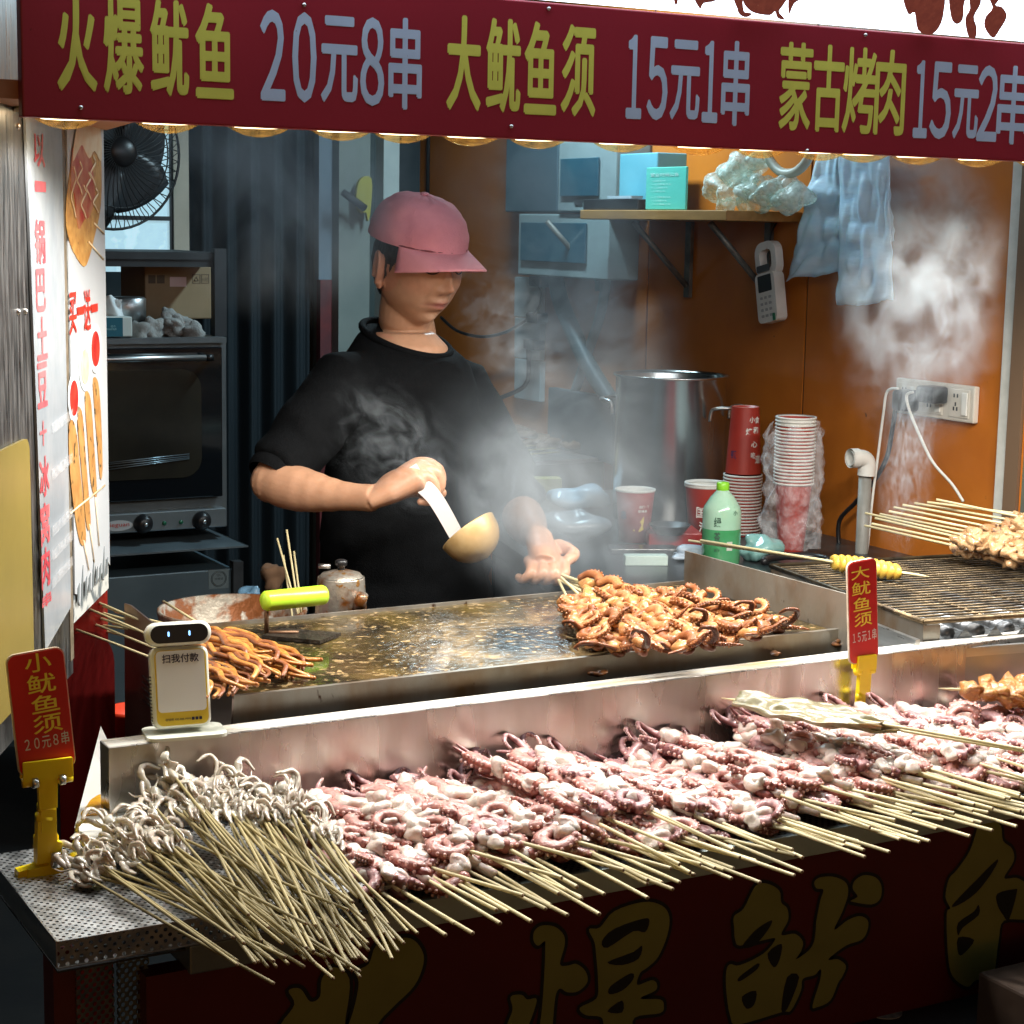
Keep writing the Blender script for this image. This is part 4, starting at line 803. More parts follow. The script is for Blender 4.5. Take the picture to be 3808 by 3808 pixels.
# table and cabinet below
tbh = thing('oven_table', 'grey steel table carrying the oven', 'table', atY(650, 2085, 4.5))
TBM = mat('table steel', (.14, .17, .19), (.18, .22, .24), sc=10, rough=.42, metal=.6, bump=.02)
mb = MB(); yb(mb, 180, 925, 2030, 2085, 4.48, .6, .003); obj('table_top', mb, TBM, tbh)
mb = MB(); yb(mb, 872, 905, 2088, 2900, 4.53, .03); obj('table_leg', mb, BLACKM, tbh)
cab = thing('steel_cabinet', 'blue grey steel cabinet with a round inspection sticker below the oven table', 'cabinet', atY(640, 2600, 4.55))
mb = MB(); yb(mb, 405, 868, 2112, 2900, 4.55, .45, .004); obj('cabinet_body', mb, mat('cabinet steel', (.13, .19, .23), (.17, .24, .28), sc=5, rough=.42, metal=.5, bump=.05), cab)
mb = MB(); yb(mb, 776, 850, 2115, 2192, 4.5485, .001); obj('inspection_sticker', mb, mat('sticker', (.20, .26, .28), rough=.35), cab)
mb = MB(); c = atY(814, 2152, 4.5475)
for r in (.021, .018): mb.tube([c+V((r*cos(2*pi*k/32), 0, r*sin(2*pi*k/32))) for k in range(33)], .0006, 4, False)
text(mb, 'QC', c+V((-.006, 0, .006)), (1, 0, 0), (0, 0, 1), .012, .007); text(mb, '合格证', c+V((-.012, 0, -.003)), (1, 0, 0), (0, 0, 1), .024, .006); obj('sticker_print', mb, mat('sticker ink', (.05, .07, .08), rough=.5), cab)
# ---- behind the griddle
wk = MB(); wc = atY(865, 2400, 2.79); wc.z = .955
RUST = mat('rusty iron', (.34, .30, .24), (.20, .065, .018), sc=20, rough=.5, metal=.4, bump=.3, bsc=60, lo=.45, hi=.55, spots=(.5, .47, .40), spotsc=30, spotlo=.62)
wk.lathe([(0, -.05), (.07, -.04), (.10, -.015), (.115, .045), (.120, .046), (.121, .042), (.106, -.018), (.07, -.046), (0, -.056)], wc, n=48); solo('iron_wok', wk, RUST, 'rusty iron wok behind the left end of the griddle', 'wok')
kt = thing('kettle', 'rusty greasy steel kettle with black lid knob behind the griddle', 'kettle', V((1.14, 2.63, GZ-.03)))
kc = atY(1268, 2300, 2.63); kc.z = GZ-.03
KM = mat('greasy kettle', (.36, .33, .28), (.22, .08, .02), sc=24, rough=.35, metal=.7, bump=.2, bsc=70, lo=.47, hi=.6, spots=(.30, .15, .04), spotsc=70, spotlo=.6)
mb = MB(); mb.lathe([(0, 0), (.038, 0), (.041, .01), (.037, .066), (.0365, .068), (.035, .068), (.035, .064), (0, .064)], kc, n=40); obj('kettle_body', mb, KM, kt)
mb = MB(); mb.lathe([(.0345, .0685), (.030, .074), (.012, .079), (0, .080)], kc, n=36); obj('lid', mb, KM, kt)
mb = MB(); mb.lathe([(.006, .0795), (.005, .084), (.0095, .087), (.0095, .094), (.006, .096), (0, .096)], kc, n=20); obj('lid_knob', mb, BLACK, kt)
mb = MB(); mb.tube([kc+V((.012, -.035, .02)), kc+V((.015, -.050, .048))], [.012, .0085], 14); obj('spout', mb, KM, kt)
mb = MB(); mb.tube([kc+V((-.03, .02, .084)), kc+V((-.014, .01, .084))], .004, 8); obj('lid_hinge', mb, STEEL, kt)
pr = thing('grill_press', 'flat iron press with a lime green handle lying on the griddle', 'press', atZ(1120, 2365, GZ))
pp = [atZ(x, y, GZ+.002) for x, y in ((975, 2372), (1050, 2345), (1268, 2362), (1190, 2392))]
mb = MB(); mb.prism([(q_.x, q_.y) for q_ in pp], (0, 0, GZ+.001), (1, 0, 0), (0, 1, 0), .005); obj('press_plate', mb, mat('scorched plate', (.02, .018, .016), (.06, .05, .04), sc=60, rough=.3, metal=.5, bump=.5, bsc=180), pr)
hp = atZ(991, 2352, GZ+.004); h1, h2 = atY(985, 2236, hp.y), atY(1205, 2212, hp.y+.02)
mb = MB(); mb.tube([hp, V((hp.x, hp.y, h1.z))], .0035, 8); mb.tube([atZ(1000, 2352, GZ+.007), atZ(1110, 2352, GZ+.007)], .003, 8); obj('press_post', mb, mat('rusty rod', (.16, .09, .05), rough=.5, metal=.6), pr)
d = (h2-h1); pth = [h1-d*.03, h1, h1+d*.02, h1+d*.5, h1+d*.97, h2, h2+d*.01]; mb = MB(); mb.tube(pth, [.009, .0135, .0148, .0148, .0148, .0135, .010], 20); obj('handle', mb, mat('lime rubber', (.42, .66, .04), (.36, .60, .03), sc=12, rough=.3, sss=.15, bump=.03), pr)
for x0, y0, x1, y1, g in ((1031, 2002, 1080, 2180, ''), (1066, 1970, 1098, 2185, ''), (1093, 2050, 1112, 2200, ''), (1054, 2065, 1072, 2190, '')):
    a, b2 = atY(x0, y0, 2.82), atY(x1, y1, 2.78); mb = MB(); mb.tube([a, b2+(b2-a)*1.2], .0018, 6)
    tag(obj('spare_stick', mb, mat('dim bamboo', (.42, .36, .20), rough=.6)), {1031: 'leftmost thin bamboo stick standing behind the lime green handle', 1066: 'tallest thin bamboo stick standing behind the lime green handle', 1093: 'thick bamboo stick standing nearest the rusty kettle', 1054: 'shortest thin bamboo stick standing behind the lime green handle'}[x0], 'stick', 'sticks standing behind the griddle')
def bag(name, c, r, m, label, seed, bump=.5, n=26):
    mb = MB(); mb.ell(c, r, None, n, n*2//3, bump, 1.6/max(r), seed); return solo(name, mb, m, label, 'bag')
bag('blue_bag', atY(930, 2245, 2.95), (.03, .02, .026), mat('blue film', (.10, .20, .30), rough=.3), 'crumpled pale blue plastic bag behind the rusty wok', 4, .8)
bag('rag', atY(1020, 2150, 3.1), (.02, .02, .03), mat('brown rag', (.16, .09, .05), rough=.9), 'small dark brown rag behind the bamboo sticks', 9, .6)

# ================================================================ right side: counter and wall
CZ = .915
ct = MB(); ct.prism([(1.78, 2.78), (WX-.005, 2.78), (WX-.005, 4.25), (2.14, 4.25)], (0, 0, CZ-.04), (1, 0, 0), (0, 1, 0), .04); solo('black_counter', ct, mat('black counter', (.015, .017, .018), (.03, .032, .032), sc=12, rough=.3), 'black worktop against the orange wall holding cups and pot', 'counter')
pt = atZ(2480, 1925, CZ); depth = (pt-CP).dot(FW)
PR = 203*depth/6882.9; PC = V((pt.x, pt.y, CZ)); PC.x = min(PC.x, WX-PR-.03); PH = (1915-1385)*depth/6882.9
sp_ = thing('stock_pot', 'tall shiny steel stock pot with two loop handles', 'pot', PC)
POTM = mat('pot steel', (.50, .50, .48), (.60, .60, .58), sc=3, rough=.22, metal=1, stretch=(1, 1, .2), rvar=.06)
mb = MB(); mb.lathe([(0, 0), (PR*.98, 0), (PR, .008), (PR, PH-.006), (PR*1.045, PH-.002), (PR*1.05, PH+.003), (PR*1.0, PH+.003), (PR*.975, PH-.006), (PR*.97, .01), (0, .01)], PC, n=64); obj('pot_body', mb, POTM, sp_)
for a in (radians(-62), radians(118)):
    e = V((cos(a), sin(a), 0)); t_ = V((-e.y, e.x, 0)); b_ = PC+UZ*(PH*.80)+e*PR
    mb = MB()
    pts = [b_+t_*.05-UZ*.03, b_+t_*.05+e*.004-UZ*.004, b_+t_*.048+e*.02+UZ*.003, b_+t_*.03+e*.045+UZ*.004, b_-t_*.03+e*.045+UZ*.004, b_-t_*.048+e*.02+UZ*.003, b_-t_*.05+e*.004-UZ*.004, b_-t_*.05-UZ*.03]
    mb.tube(spline(pts, 5), .0045, 10); obj('handle', mb, STEEL, sp_)
CUPR = mat('cup red', (.36, .035, .022), (.30, .028, .02), sc=9, rough=.45); CUPW = mat('cup white', (.66, .66, .62), rough=.45); CUPD = mat('cup yellow', (.62, .45, .03), rough=.5); CUPK = mat('cup navy', (.03, .03, .10), rough=.5)
def cupdim(x0, x1, c): d_ = (c-CP).dot(FW); return abs(x1-x0)*d_/6882.9
def facing(c): d_ = V((CP.x-c.x, CP.y-c.y, 0)).normalized(); return d_, V((-d_.y, d_.x, 0))
def wrap(mb, pts, c, rfun, a_off, m=None):
    """flat print on a cup: points are (arc metres, height)"""
    d_, s_ = facing(c); out = []
    for x, z in pts:
        r = rfun(z)+.0006; a = x/r+a_off; out.append(c+d_*(r*cos(a))+s_*(r*sin(a))+UZ*z)
    k = len(out); ctr_ = sum(out, V())/k; mb.add(out+[ctr_], [(i, (i+1) % k, k) for i in range(k)], False)
def wtext(mb, s, c, rfun, a_off, x0, z0, w_, h_, bold=.02):
    vs, fs, _ = text_geo(s, bold); d_, s_ = facing(c); P = []
    for u, v in vs:
        z = z0+v*h_; r = rfun(z)+.0007; a = (x0+u*w_)/r+a_off; P.append(c+d_*(r*cos(a))+s_*(r*sin(a))+UZ*z)
    mb.add(P, [f for f in fs], False)
def cup(name, label, px, y0, y1, x0, x1, inv=False):
    c = atZ(px, y1, CZ); rt = cupdim(x0, x1, c)/2; h = (y1-y0)*(c-CP).dot(FW)/6882.9*1.0; rb = rt*.74
    t = thing(name, label, 'cup', c); mb = MB(); mb.lathe([(0, .003), (rb, 0), (rt-.001, h-.004)], c, n=40); obj('cup_wall', mb, CUPR, t)
    mb = MB(); mb.lathe([(rt-.0005, h-.005), (rt+.0012, h-.003), (rt+.001, h), (rt-.001, h), (rt-.002, h-.004), (rb-.001, .006), (0, .006)], c, n=40); obj('rim', mb, CUPW, t)
    return t, c, rt, rb, h
t, c, rt, rb, h = cup('paper_cup', 'single red paper cup with a yellow sail print by the stock pot', 2357, 1815, 2010, 2283, 2431)
rf = lambda z: rb+(rt-rb)*z/h
mb = MB(); wrap(mb, [(-.005, .028), (.016, .055), (.020, .062), (.021, .05), (.0185, .040), (.021, .031), (.012, .026)], c, rf, .05); obj('sail_print', mb, CUPD, t)
mb = MB(); wtext(mb, '我们一下', c, rf, .1, .006, .080, .026, .007); wtext(mb, '吃喝串', c, rf, .1, .004, .070, .022, .007); obj('cup_lettering', mb, CUPW, t)
mb = MB(); wtext(mb, '串', c, rf, 0, -.034, .052, .014, .022); obj('dark_lettering', mb, CUPK, t)
t, c, rt, rb, h = cup('paper_cup', 'red paper cup pair with a white character behind the green tea bottle', 2620, 1800, 1990, 2531, 2690)
rf2 = lambda z: rb+(rt-rb)*z/h
mb = MB(); wtext(mb, '国', c, rf2, 0, -.022, .046, .024, .026); wtext(mb, '潮', c, rf2, 0, -.014, .012, .022, .026); obj('cup_lettering', mb, CUPW, t)
mb = MB(); mb.lathe([(rt-.002, h-.001), (rt+.0015, h+.001), (rt+.001, h+.006), (rt-.001, h+.006), (rt-.004, h)], c, n=36); obj('second_rim', mb, CUPW, t)
def stack(label, px, ybase, ytop, x0, x1, n, inverted_top=None):
    c = atZ(px, ybase, CZ); R_ = cupdim(x0, x1, c)/2; k_ = (c-CP).dot(FW)/6882.9; H_ = (ybase-ytop)*k_
    t = thing('cup_stack', label, 'cups', c, group='stacks of red paper cups'); return t, c, R_, H_, k_
t, c, R_, H_, k_ = stack('stack of red paper cups upside down, cup with white lettering on top', 2755, 1985, 1510, 2676, 2821, 0)
zs = (1985-1760)*k_; n_ = 19
mb = MB(); mb.lathe([(R_-.003, 0), (R_-.003, zs)], c, n=40); obj('stacked_sides', mb, CUPR, t)
mb = MB()
for k in range(n_): z = zs*(k+.3)/n_; mb.lathe([(R_-.0035, z+.0015), (R_, z+.001), (R_+.0008, z+.0032), (R_, z+.0054), (R_-.0035, z+.005)], c, n=40)
obj('stacked_rims', mb, CUPW, t)
mb = MB(); mb.lathe([(R_-.004, zs+.003), (R_*.70, H_)], c, n=40); mb.lathe([(R_*.70, H_), (R_*.66, H_), (R_*.65, H_-.006), (0, H_-.006)], c, n=40); obj('top_cup', mb, CUPR, t)
mb = MB(); mb.lathe([(R_*.665, H_+.0004), (R_*.655, H_-.0058), (0, H_-.0056)], c, n=32)
rf3 = lambda z: R_-.0035+(R_*.70-R_+.004)*(z-zs)/(H_-zs)
hh_ = H_-zs
for s, x0, z0, w_, h_ in (('小', .006, .78, .014, .014), ('食', .020, .77, .016, .016), ('烤', -.002, .60, .016, .016), ('和', .016, .62, .016, .016), ('心', .012, .42, .018, .014), ('吃', .012, .26, .012, .014), ('道', .024, .18, .018, .020)):
    wtext(mb, s, c, rf3, .12, x0, zs+hh_*z0, w_, h_)
obj('cup_lettering', mb, CUPW, t)
mb = MB(); wtext(mb, '顿', c, rf3, 0, -.034, zs+hh_*.24, .016, .02); obj('dark_lettering', mb, CUPK, t)
t, c, R_, H_, k_ = stack('tall stack of red paper cups wrapped in torn clear plastic beside the orange wall', 2940, 2045, 1545, 2862, 3012, 0)
zs = (2045-1800)*k_; n_ = 20
mb = MB(); mb.lathe([(R_*.62, 0), (R_*.92, zs)], c, n=40); mb.lathe([(R_-.003, zs), (R_-.003, H_-.004)], c, n=40); obj('stacked_sides', mb, CUPR, t)
mb = MB()
for k in range(n_): z = zs+(H_-zs)*(k+.2)/n_; mb.lathe([(R_-.0035, z+.001), (R_, z+.001), (R_+.0008, z+.0032), (R_, z+.0052), (R_-.0035, z+.005)], c, n=40)
mb.lathe([(R_-.001, H_-.002), (R_-.004, H_-.03), (0, H_-.03)], c, n=36); obj('stacked_rims', mb, CUPW, t)
FILM = glassy('clear film', (1, 1, 1), .16, .12, .8, 55, (.9, .92, .95))
mb = MB(); rng = random.Random(5)
def filmf(u, v):
    a = 2*pi*u; z = .01+(H_*.86)*v; r = R_*1.06+.022*noise.noise(V((cos(a)*2.2, sin(a)*2.2, z*22)))+.016*abs(noise.noise(V((cos(a)*5, sin(a)*5, z*40+9))))+.010
    z += .03*noise.noise(V((cos(a)*2, sin(a)*2, 3)))*v*2
    return (c.x+r*cos(a), c.y+r*sin(a), c.z+z)
mb.grid(filmf, 60, 40); obj('plastic_wrap', mb, FILM, t)
# green tea bottle
bc_ = atZ(2678, 2100, CZ); k_ = (bc_-CP).dot(FW)/6882.9; BR = 72*k_
bt = thing('tea_bottle', 'green tea bottle with a lime green cap behind the griddle wall', 'bottle', bc_)
GB = mat('bottle green', (.05, .27, .10), (.10, .36, .17), sc=9, rough=.18, coat=.5, sss=.2)
yz = lambda y: (2100-y)*k_
mb = MB(); mb.lathe([(0, 0), (BR*.9, 0), (BR, .008), (BR, yz(1960))], bc_, n=36); obj('bottle_body', mb, GB, bt)
mb = MB(); mb.lathe([(BR, yz(1960)), (BR*1.0, yz(1900)), (BR*.93, yz(1880)), (BR*.62, yz(1845)), (BR*.34, yz(1822)), (BR*.30, yz(1812))], bc_, n=36); obj('bottle_shoulder', mb, mat('bottle pale', (.30, .50, .36), (.40, .58, .46), sc=12, rough=.12, coat=.6), bt)
mb = MB(); mb.lathe([(BR*.31, yz(1822)), (BR*.33, yz(1820)), (BR*.33, yz(1795)), (BR*.28, yz(1790)), (0, yz(1789))], bc_, n=28); obj('cap', mb, mat('lime cap', (.22, .55, .03), rough=.35), bt)
mb = MB(); rb_ = lambda z: BR
wtext(mb, '绿', bc_, rb_, -.2, -.008, yz(1950), .016, .022); wtext(mb, '茶', bc_, rb_, -.2, -.007, yz(2005), .014, .022); wtext(mb, '低糖', bc_, rb_, -.2, -.006, yz(2040), .012, .006); wtext(mb, '小', bc_, rb_, .6, 0, yz(1905), .012, .01)
obj('label_lettering', mb, mat('tea ink', (.04, .09, .06), rough=.5), bt)
mb = MB(); wrap(mb, [(.0, yz(2035)), (.013, yz(2035)), (.013, yz(2002)), (0, yz(2002))], bc_, rb_, .3); obj('bar_label', mb, mat('tea label', (.5, .52, .45), rough=.5), bt)
# small things on the counter
def zbox(name, x0, x1, yf, h, dpt, m, label, cat, z=CZ, ang=0, bev=.002):
    a, b_ = atZ(x0, yf, z), atZ(x1, yf, z); w_ = (b_-a).length; ex_ = (b_-a).normalized(); ey_ = V((-ex_.y, ex_.x, 0))
    if ey_.y < 0: ey_ = -ey_
    mb = MB(); M_ = Matrix((( ex_.x, ey_.x, 0, a.x), (ex_.y, ey_.y, 0, a.y), (0, 0, 1, z), (0, 0, 0, 1))); mb.box((0, 0, 0), (w_, dpt, h), M_, bev); return solo(name, mb, m, label, cat)
zbox('red_tray', 2412, 2612, 2030, .028, .12, mat('red tray', (.32, .02, .018), rough=.3), 'shallow red plastic tray between the two paper cups', 'tray')
bb = MB(); kk = atZ(2490, 1985, CZ+.03); bb.lathe([(0, 0), (.03, 0), (.046, .02), (.047, .022), (.045, .022), (.03, .004), (0, .003)], kk, n=36); solo('black_bowl', bb, BLACK, 'black bowl in the red tray below the stock pot', 'bowl')
zbox('carton_pack', 2325, 2484, 2105, .022, .03, mat('mint pack', (.50, .62, .55), rough=.5), 'small white and mint pack on the worktop behind the griddle', 'pack')
zbox('black_tray', 2272, 2522, 2062, .012, .06, mat('smoked tray', (.05, .05, .05), rough=.2), 'flat smoked black tray before the single paper cup', 'tray')
bag('glove_bag', atZ(2560, 2060, CZ+.012), (.05, .035, .014), mat('blue white film', (.45, .52, .60), (.35, .43, .52), sc=25, rough=.3), 'folded blue white plastic glove bag left of the tea bottle', 2, .9)
bag('teal_bag', atZ(2828, 2040, CZ+.025), (.048, .03, .026), mat('teal film', (.16, .34, .32), (.24, .42, .40), sc=30, rough=.2, coat=.4), 'crumpled teal plastic bag right of the tea bottle', 6, .8)
mb = MB(); kk = atZ(2960, 2085, CZ+.02); mb.tube([kk+V((.075*cos(t*.25-.4), .05*sin(t*.25-.4), 0)) for t in range(14)], .008, 8); solo('black_hose', mb, BLACK, 'thick black hose curled at the foot of the wrapped cups', 'hose')
bag('clear_bag', atZ(2150, 1960, CZ+.03), (.075, .06, .036), mat('milky film', (.26, .30, .33), (.18, .22, .25), sc=18, rough=.3), 'milky crumpled plastic bag in the steam left of the paper cup', 8, .8)
bag('blue_glove_bag', atZ(2170, 1850, CZ+.03), (.10, .05, .03), mat('pale blue film', (.42, .56, .66), (.30, .44, .56), sc=14, rough=.25), 'pale blue plastic glove bag before the stock pot', 11, .7)
zbox('yellow_pack', 1990, 2088, 1850, .05, .05, mat('olive pack', (.30, .28, .05), rough=.5), 'olive yellow pack behind the steam left of the stock pot', 'pack')
# rack of brown skewers further back
rs = thing('steel_shelf', 'dark steel shelf at the back crowded with brown skewers', 'shelf', V((2.3, 4.62, .98)))
mb = MB(); q0, q1 = atY(1850, 1722, 4.4), atY(2300, 1722, 4.4); mb.box((q0.x, 4.4, q0.z-.012), (q1.x+.1, 5.0, q0.z)); obj('shelf_board', mb, STEELD, rs)
mb = MB(); mb.box((q0.x+.01, 4.42, .2), (q1.x+.1, 4.44, q0.z-.014)); obj('shelf_front', mb, BLACKM, rs)
mb = MB(); rr = random.Random(8)
for k in range(60):
    x = q0.x+.1+rr.random()*(q1.x-q0.x-.05); y = 4.5+rr.random()*.4; mb.ell((x, y, q0.z+.012+.03*rr.random()), (.03, .014, .012), Matrix.Rotation(rr.uniform(-.4, .4), 3, 'Z'), 8, 6, .5, 40, k)
solo('brown_skewer_heap', mb, mat('dim brown meat', (.10, .045, .02), (.17, .09, .045), sc=40, rough=.5), 'heap of browned meat on the dark back shelf', 'food')['kind'] = 'stuff'
for k in range(7):
    y = 4.44+k*.04; mb = MB(); a = V((q0.x+.02+.01*(k % 3), y, q0.z+.012+.006*(k % 2))); mb.tube([a, a+V((.2, .005, .004))], .0022, 6); tag(obj('stick_end', mb, mat('dim bamboo', (.42, .36, .20), rough=.6)), 'pale bamboo stick end poking from the browned meat on the dark steel shelf', 'stick', 'stick ends on the back shelf')
# ---- on the orange wall
def wbox(mb, x0, x1, y0, y1, th, base=0, bev=.004):
    a, b_ = atX(x0, (y0+y1)/2, WX-th-base), atX(x1, (y0+y1)/2, WX-th-base); xm = (x0+x1)/2
    zl, zh = atX(xm, y1, WX-th-base).z, atX(xm, y0, WX-th-base).z; mb.box((WX-th-base, min(a.y, b_.y), zl), (WX-base-.001, max(a.y, b_.y), zh), bev=bev); return mb
GREYB = mat('grey box', (.22, .28, .28), (.18, .23, .24), sc=8, rough=.5); DBLUE = mat('dark blue metal', (.035, .07, .09), (.05, .09, .11), sc=6, rough=.5)
SCRN = mat('smoked window', (.01, .06, .09), (.02, .09, .12), sc=4, rough=.15)
eb = thing('fuse_cabinet', 'dark blue metal fuse cabinet high on the orange wall', 'fuse box', (WX-.06, 4.9, 1.7))
mb = MB(); wbox(mb, 1882, 2075, 300, 788, .10); obj('cabinet_body', mb, DBLUE, eb)
em = thing('breaker_box', 'grey box with a smoked blue window beside the dark fuse cabinet', 'breaker box', (WX-.06, 4.6, 1.7))
mb = MB(); wbox(mb, 2076, 2290, 520, 788, .11); obj('box_body', mb, GREYB, em)
mb = MB(); wbox(mb, 2082, 2222, 588, 730, .008, .111, .002); obj('smoked_window', mb, SCRN, em)
mb = MB(); wbox(mb, 2135, 2165, 745, 762, .002, .111, 0); obj('maker_plate', mb, BLACKM, em)
lb2 = thing('meter_box', 'lower grey electric box with wide smoked window on the orange wall', 'meter box', (WX-.06, 4.6, 1.5))
mb = MB(); wbox(mb, 1927, 2262, 796, 1032, .10); obj('box_body', mb, GREYB, lb2)
mb = MB(); wbox(mb, 1935, 2175, 828, 975, .008, .101, .002); obj('smoked_window', mb, SCRN, lb2)
ps = thing('power_strip', 'pale grey row of wall sockets running down the wall below the meter box', 'socket strip', (WX-.02, 4.8, 1.4))
for k in range(3):
    mb = MB(); wbox(mb, 1912, 2008, 1032+k*153, 1182+k*153, .02, 0, .003); obj('socket_plate', mb, mat('dim plate', (.34, .40, .41), rough=.45), ps)
mb = MB()
for x, y in ((1985, 1045), (1975, 1180), (1965, 1280)): wbox(mb, x-22, x+22, y-18, y+22, .04, .021, .006)
obj('plug', mb, BLACK, ps)
def wcable(name, pts, r, m, label, off=.02, cat='cable'):
    mb = MB(); mb.tube(spline([atX(x, y, WX-off) for x, y in pts], 6), r, 8); return solo(name, mb, m, label, cat)
wcable('plug_cable', [(1965, 1290), (1966, 1380), (1960, 1420), (1930, 1450), (1860, 1480)], .007, BLACK, 'black cable dropping from the socket row towards the man', .05)
wcable('thin_cable', [(1640, 1180), (1700, 1230), (1790, 1252), (1880, 1235), (1960, 1190)], .005, BLACK, 'thin black cable sagging along the wall right of the man', .05)
wcable('loop_cable', [(1985, 1045), (2010, 1080), (2008, 1130), (1985, 1170)], .003, BLACK, 'small black cable loop between two plugs of the socket row', .06)
wcable('conduit', [(2065, 1030), (2085, 1120), (2130, 1230), (2190, 1360), (2275, 1495)], .024, mat('dark conduit', (.04, .07, .08), rough=.5), 'thick dark corrugated conduit slanting down the orange wall', .03, 'conduit')
wcable('grey_conduit', [(2255, 1040), (2235, 1160), (2190, 1300), (2130, 1480)], .014, mat('grey conduit', (.14, .17, .18), rough=.5), 'thinner grey conduit crossing behind the dark conduit', .016, 'conduit')
mb = MB(); wbox(mb, 2035, 2280, 1460, 1700, .03); solo('dark_sheet', mb, DBLUE, 'dark metal sheet leaning on the wall left of the stock pot', 'sheet')
# shelf
SXF = WX-.22
a, b_ = atX(2157, 795, SXF), atX(2985, 790, WX)
shf = thing('wall_shelf', 'orange brown wooden wall shelf holding bags and boxes', 'shelf', (WX-.11, (a.y+b_.y)/2, a.z))
SZ = a.z+.010
mb = MB(); mb.box((SXF, b_.y, SZ-.024), (WX-.001, a.y, SZ), bev=.002); obj('shelf_board', mb, mat('shelf wood', (.36, .19, .06), (.28, .14, .04), sc=10, rough=.5, stretch=(6, 1, 6)), shf)
for y in (b_.y+.12, b_.y+.46, b_.y+.9):
    mb = MB(); mb.box((WX-.012, y-.012, SZ-.22), (WX-.001, y+.012, SZ-.026)); mb.tube([V((WX-.012, y, SZ-.19)), V((SXF+.04, y, SZ-.03))], .008, 8); obj('shelf_bracket', mb, mat('bracket', (.10, .10, .09), (.2, .19, .17), sc=20, rough=.5, metal=.5), shf)
def sy(x): return atX(x, 760, SXF+.08).y
def shbox(name, x0, x1, h, xd, m, label, cat, xo=.04):
    mb = MB(); mb.box((SXF+xo, sy(x1), SZ+.0005), (SXF+xo+xd, sy(x0), SZ+h), bev=.003); return solo(name, mb, m, label, cat)
shbox('blue_storage_box', 2300, 2440, .145, .09, mat('blue plastic', (.10, .34, .42), (.14, .40, .48), sc=8, rough=.35), 'translucent blue plastic box on the wall shelf', 'box', .08)
shbox('black_letter_tray', 2240, 2445, .028, .04, BLACK, 'black letter tray with papers at the left of the wall shelf', 'tray', .02)
mb = MB(); mb.box((SXF+.021, sy(2420), SZ+.029), (SXF+.055, sy(2330), SZ+.036)); solo('paper_pile', mb, mat('pale paper', (.42, .52, .58), rough=.6), 'pale papers lying in the black letter tray', 'papers')
gc = thing('green_card', 'mint green acrylic card with white print standing on the wall shelf', 'card', (SXF+.05, sy(2540), SZ))
mb = MB(); mb.box((SXF+.03, sy(2613), SZ+.001), (SXF+.036, sy(2462), SZ+.105), bev=.002); obj('card_body', mb, mat('mint card', (.10, .52, .42), (.12, .58, .48), sc=4, rough=.3), gc)
mb = MB(); EYN = V((0, -1, 0)); wdt = sy(2462)-sy(2613)
text(mb, '营业时间公告', V((SXF+.0292, sy(2462)-wdt*.12, SZ+.082)), EYN, UZ, wdt*.7, .009, .01)
for k, w_ in enumerate((.36, .5, .42, .36, .5, .4, .5)): text(mb, '一二三四五六七', V((SXF+.0292, sy(2462)-wdt*.14, SZ+.070-k*.0085-(.006 if k > 3 else 0))), EYN, UZ, wdt*w_, .004)
obj('card_print', mb, mat('card white ink', (.6, .8, .75), rough=.5), gc)
PLB = glassy('clear bag film', (.95, 1, .97), .42, .22, .9, 55, (.70, .80, .76))
mb = MB()
for x, z, r in ((2690, .05, (.05, .06, .05)), (2730, .10, (.045, .05, .035)), (2790, .045, (.05, .06, .045)), (2860, .04, (.05, .05, .038)), (2780, .115, (.03, .03, .02)), (2920, .03, (.04, .04, .03))):
    mb.ell((SXF+.10, sy(x), SZ+z), r, None, 30, 20, .9, 26, x)
solo('plastic_bag', mb, PLB, 'large crumpled clear plastic bag bulging on the wall shelf', 'bag')
mb = MB(); mb.tube(spline([atX(x, y, WX-.10) for x, y in ((2845, 520), (2860, 590), (2905, 640), (2960, 638), (3005, 590), (3018, 520))], 6), .011, 10); solo('hose', mb, mat('cream hose', (.42, .40, .33), rough=.45), 'cream coloured hose looping down above the wall shelf', 'hose')
# hanging thin plastic bags
hb = thing('hanging_bags', 'pad of pale blue white plastic carrier bags hanging on the orange wall', 'bags', atX(3080, 560, WX-.06))
BAGM = mat('carrier film', (.50, .72, .90), (.66, .82, .94), sc=9, rough=.25, coat=.3, sss=.2, bump=.45, bsc=9, stretch=(1, .6, 2.5))
def sheet(quad, off, seed):
    mb = MB(); Q = [atX(x, y, WX-off) for x, y in quad]
    def f(u, v):
        p = (Q[0]*(1-u)+Q[1]*u)*(1-v)+(Q[3]*(1-u)+Q[2]*u)*v
        w_ = .016*noise.noise(V((u*3+seed, v*4, seed)))+.009*noise.noise(V((u*9, v*3+seed, 2)))+.006*sin(v*19+u*5+seed)*v
        return p+V((-abs(w_)-.003, 0, w_*.4))
    mb.grid(f, 30, 30, th=(.002, 0, 0)); return mb
obj('bag_sheet', sheet(((3050, 545), (3190, 545), (3215, 985), (2932, 1052)), .05, 1), BAGM, hb); obj('bag_sheet', sheet(((3130, 545), (3310, 560), (3330, 1120), (3122, 1138)), .075, 2), BAGM, hb); obj('bag_sheet', sheet(((3090, 545), (3300, 555), (3335, 900), (3080, 1000)), .03, 3), BAGM, hb)
mb = MB(); mb.tube([atX(3180, 520, WX-.10), atX(3180, 545, WX-.10), atX(3180, 552, WX)], .004, 8); obj('hook', mb, STEEL, hb)
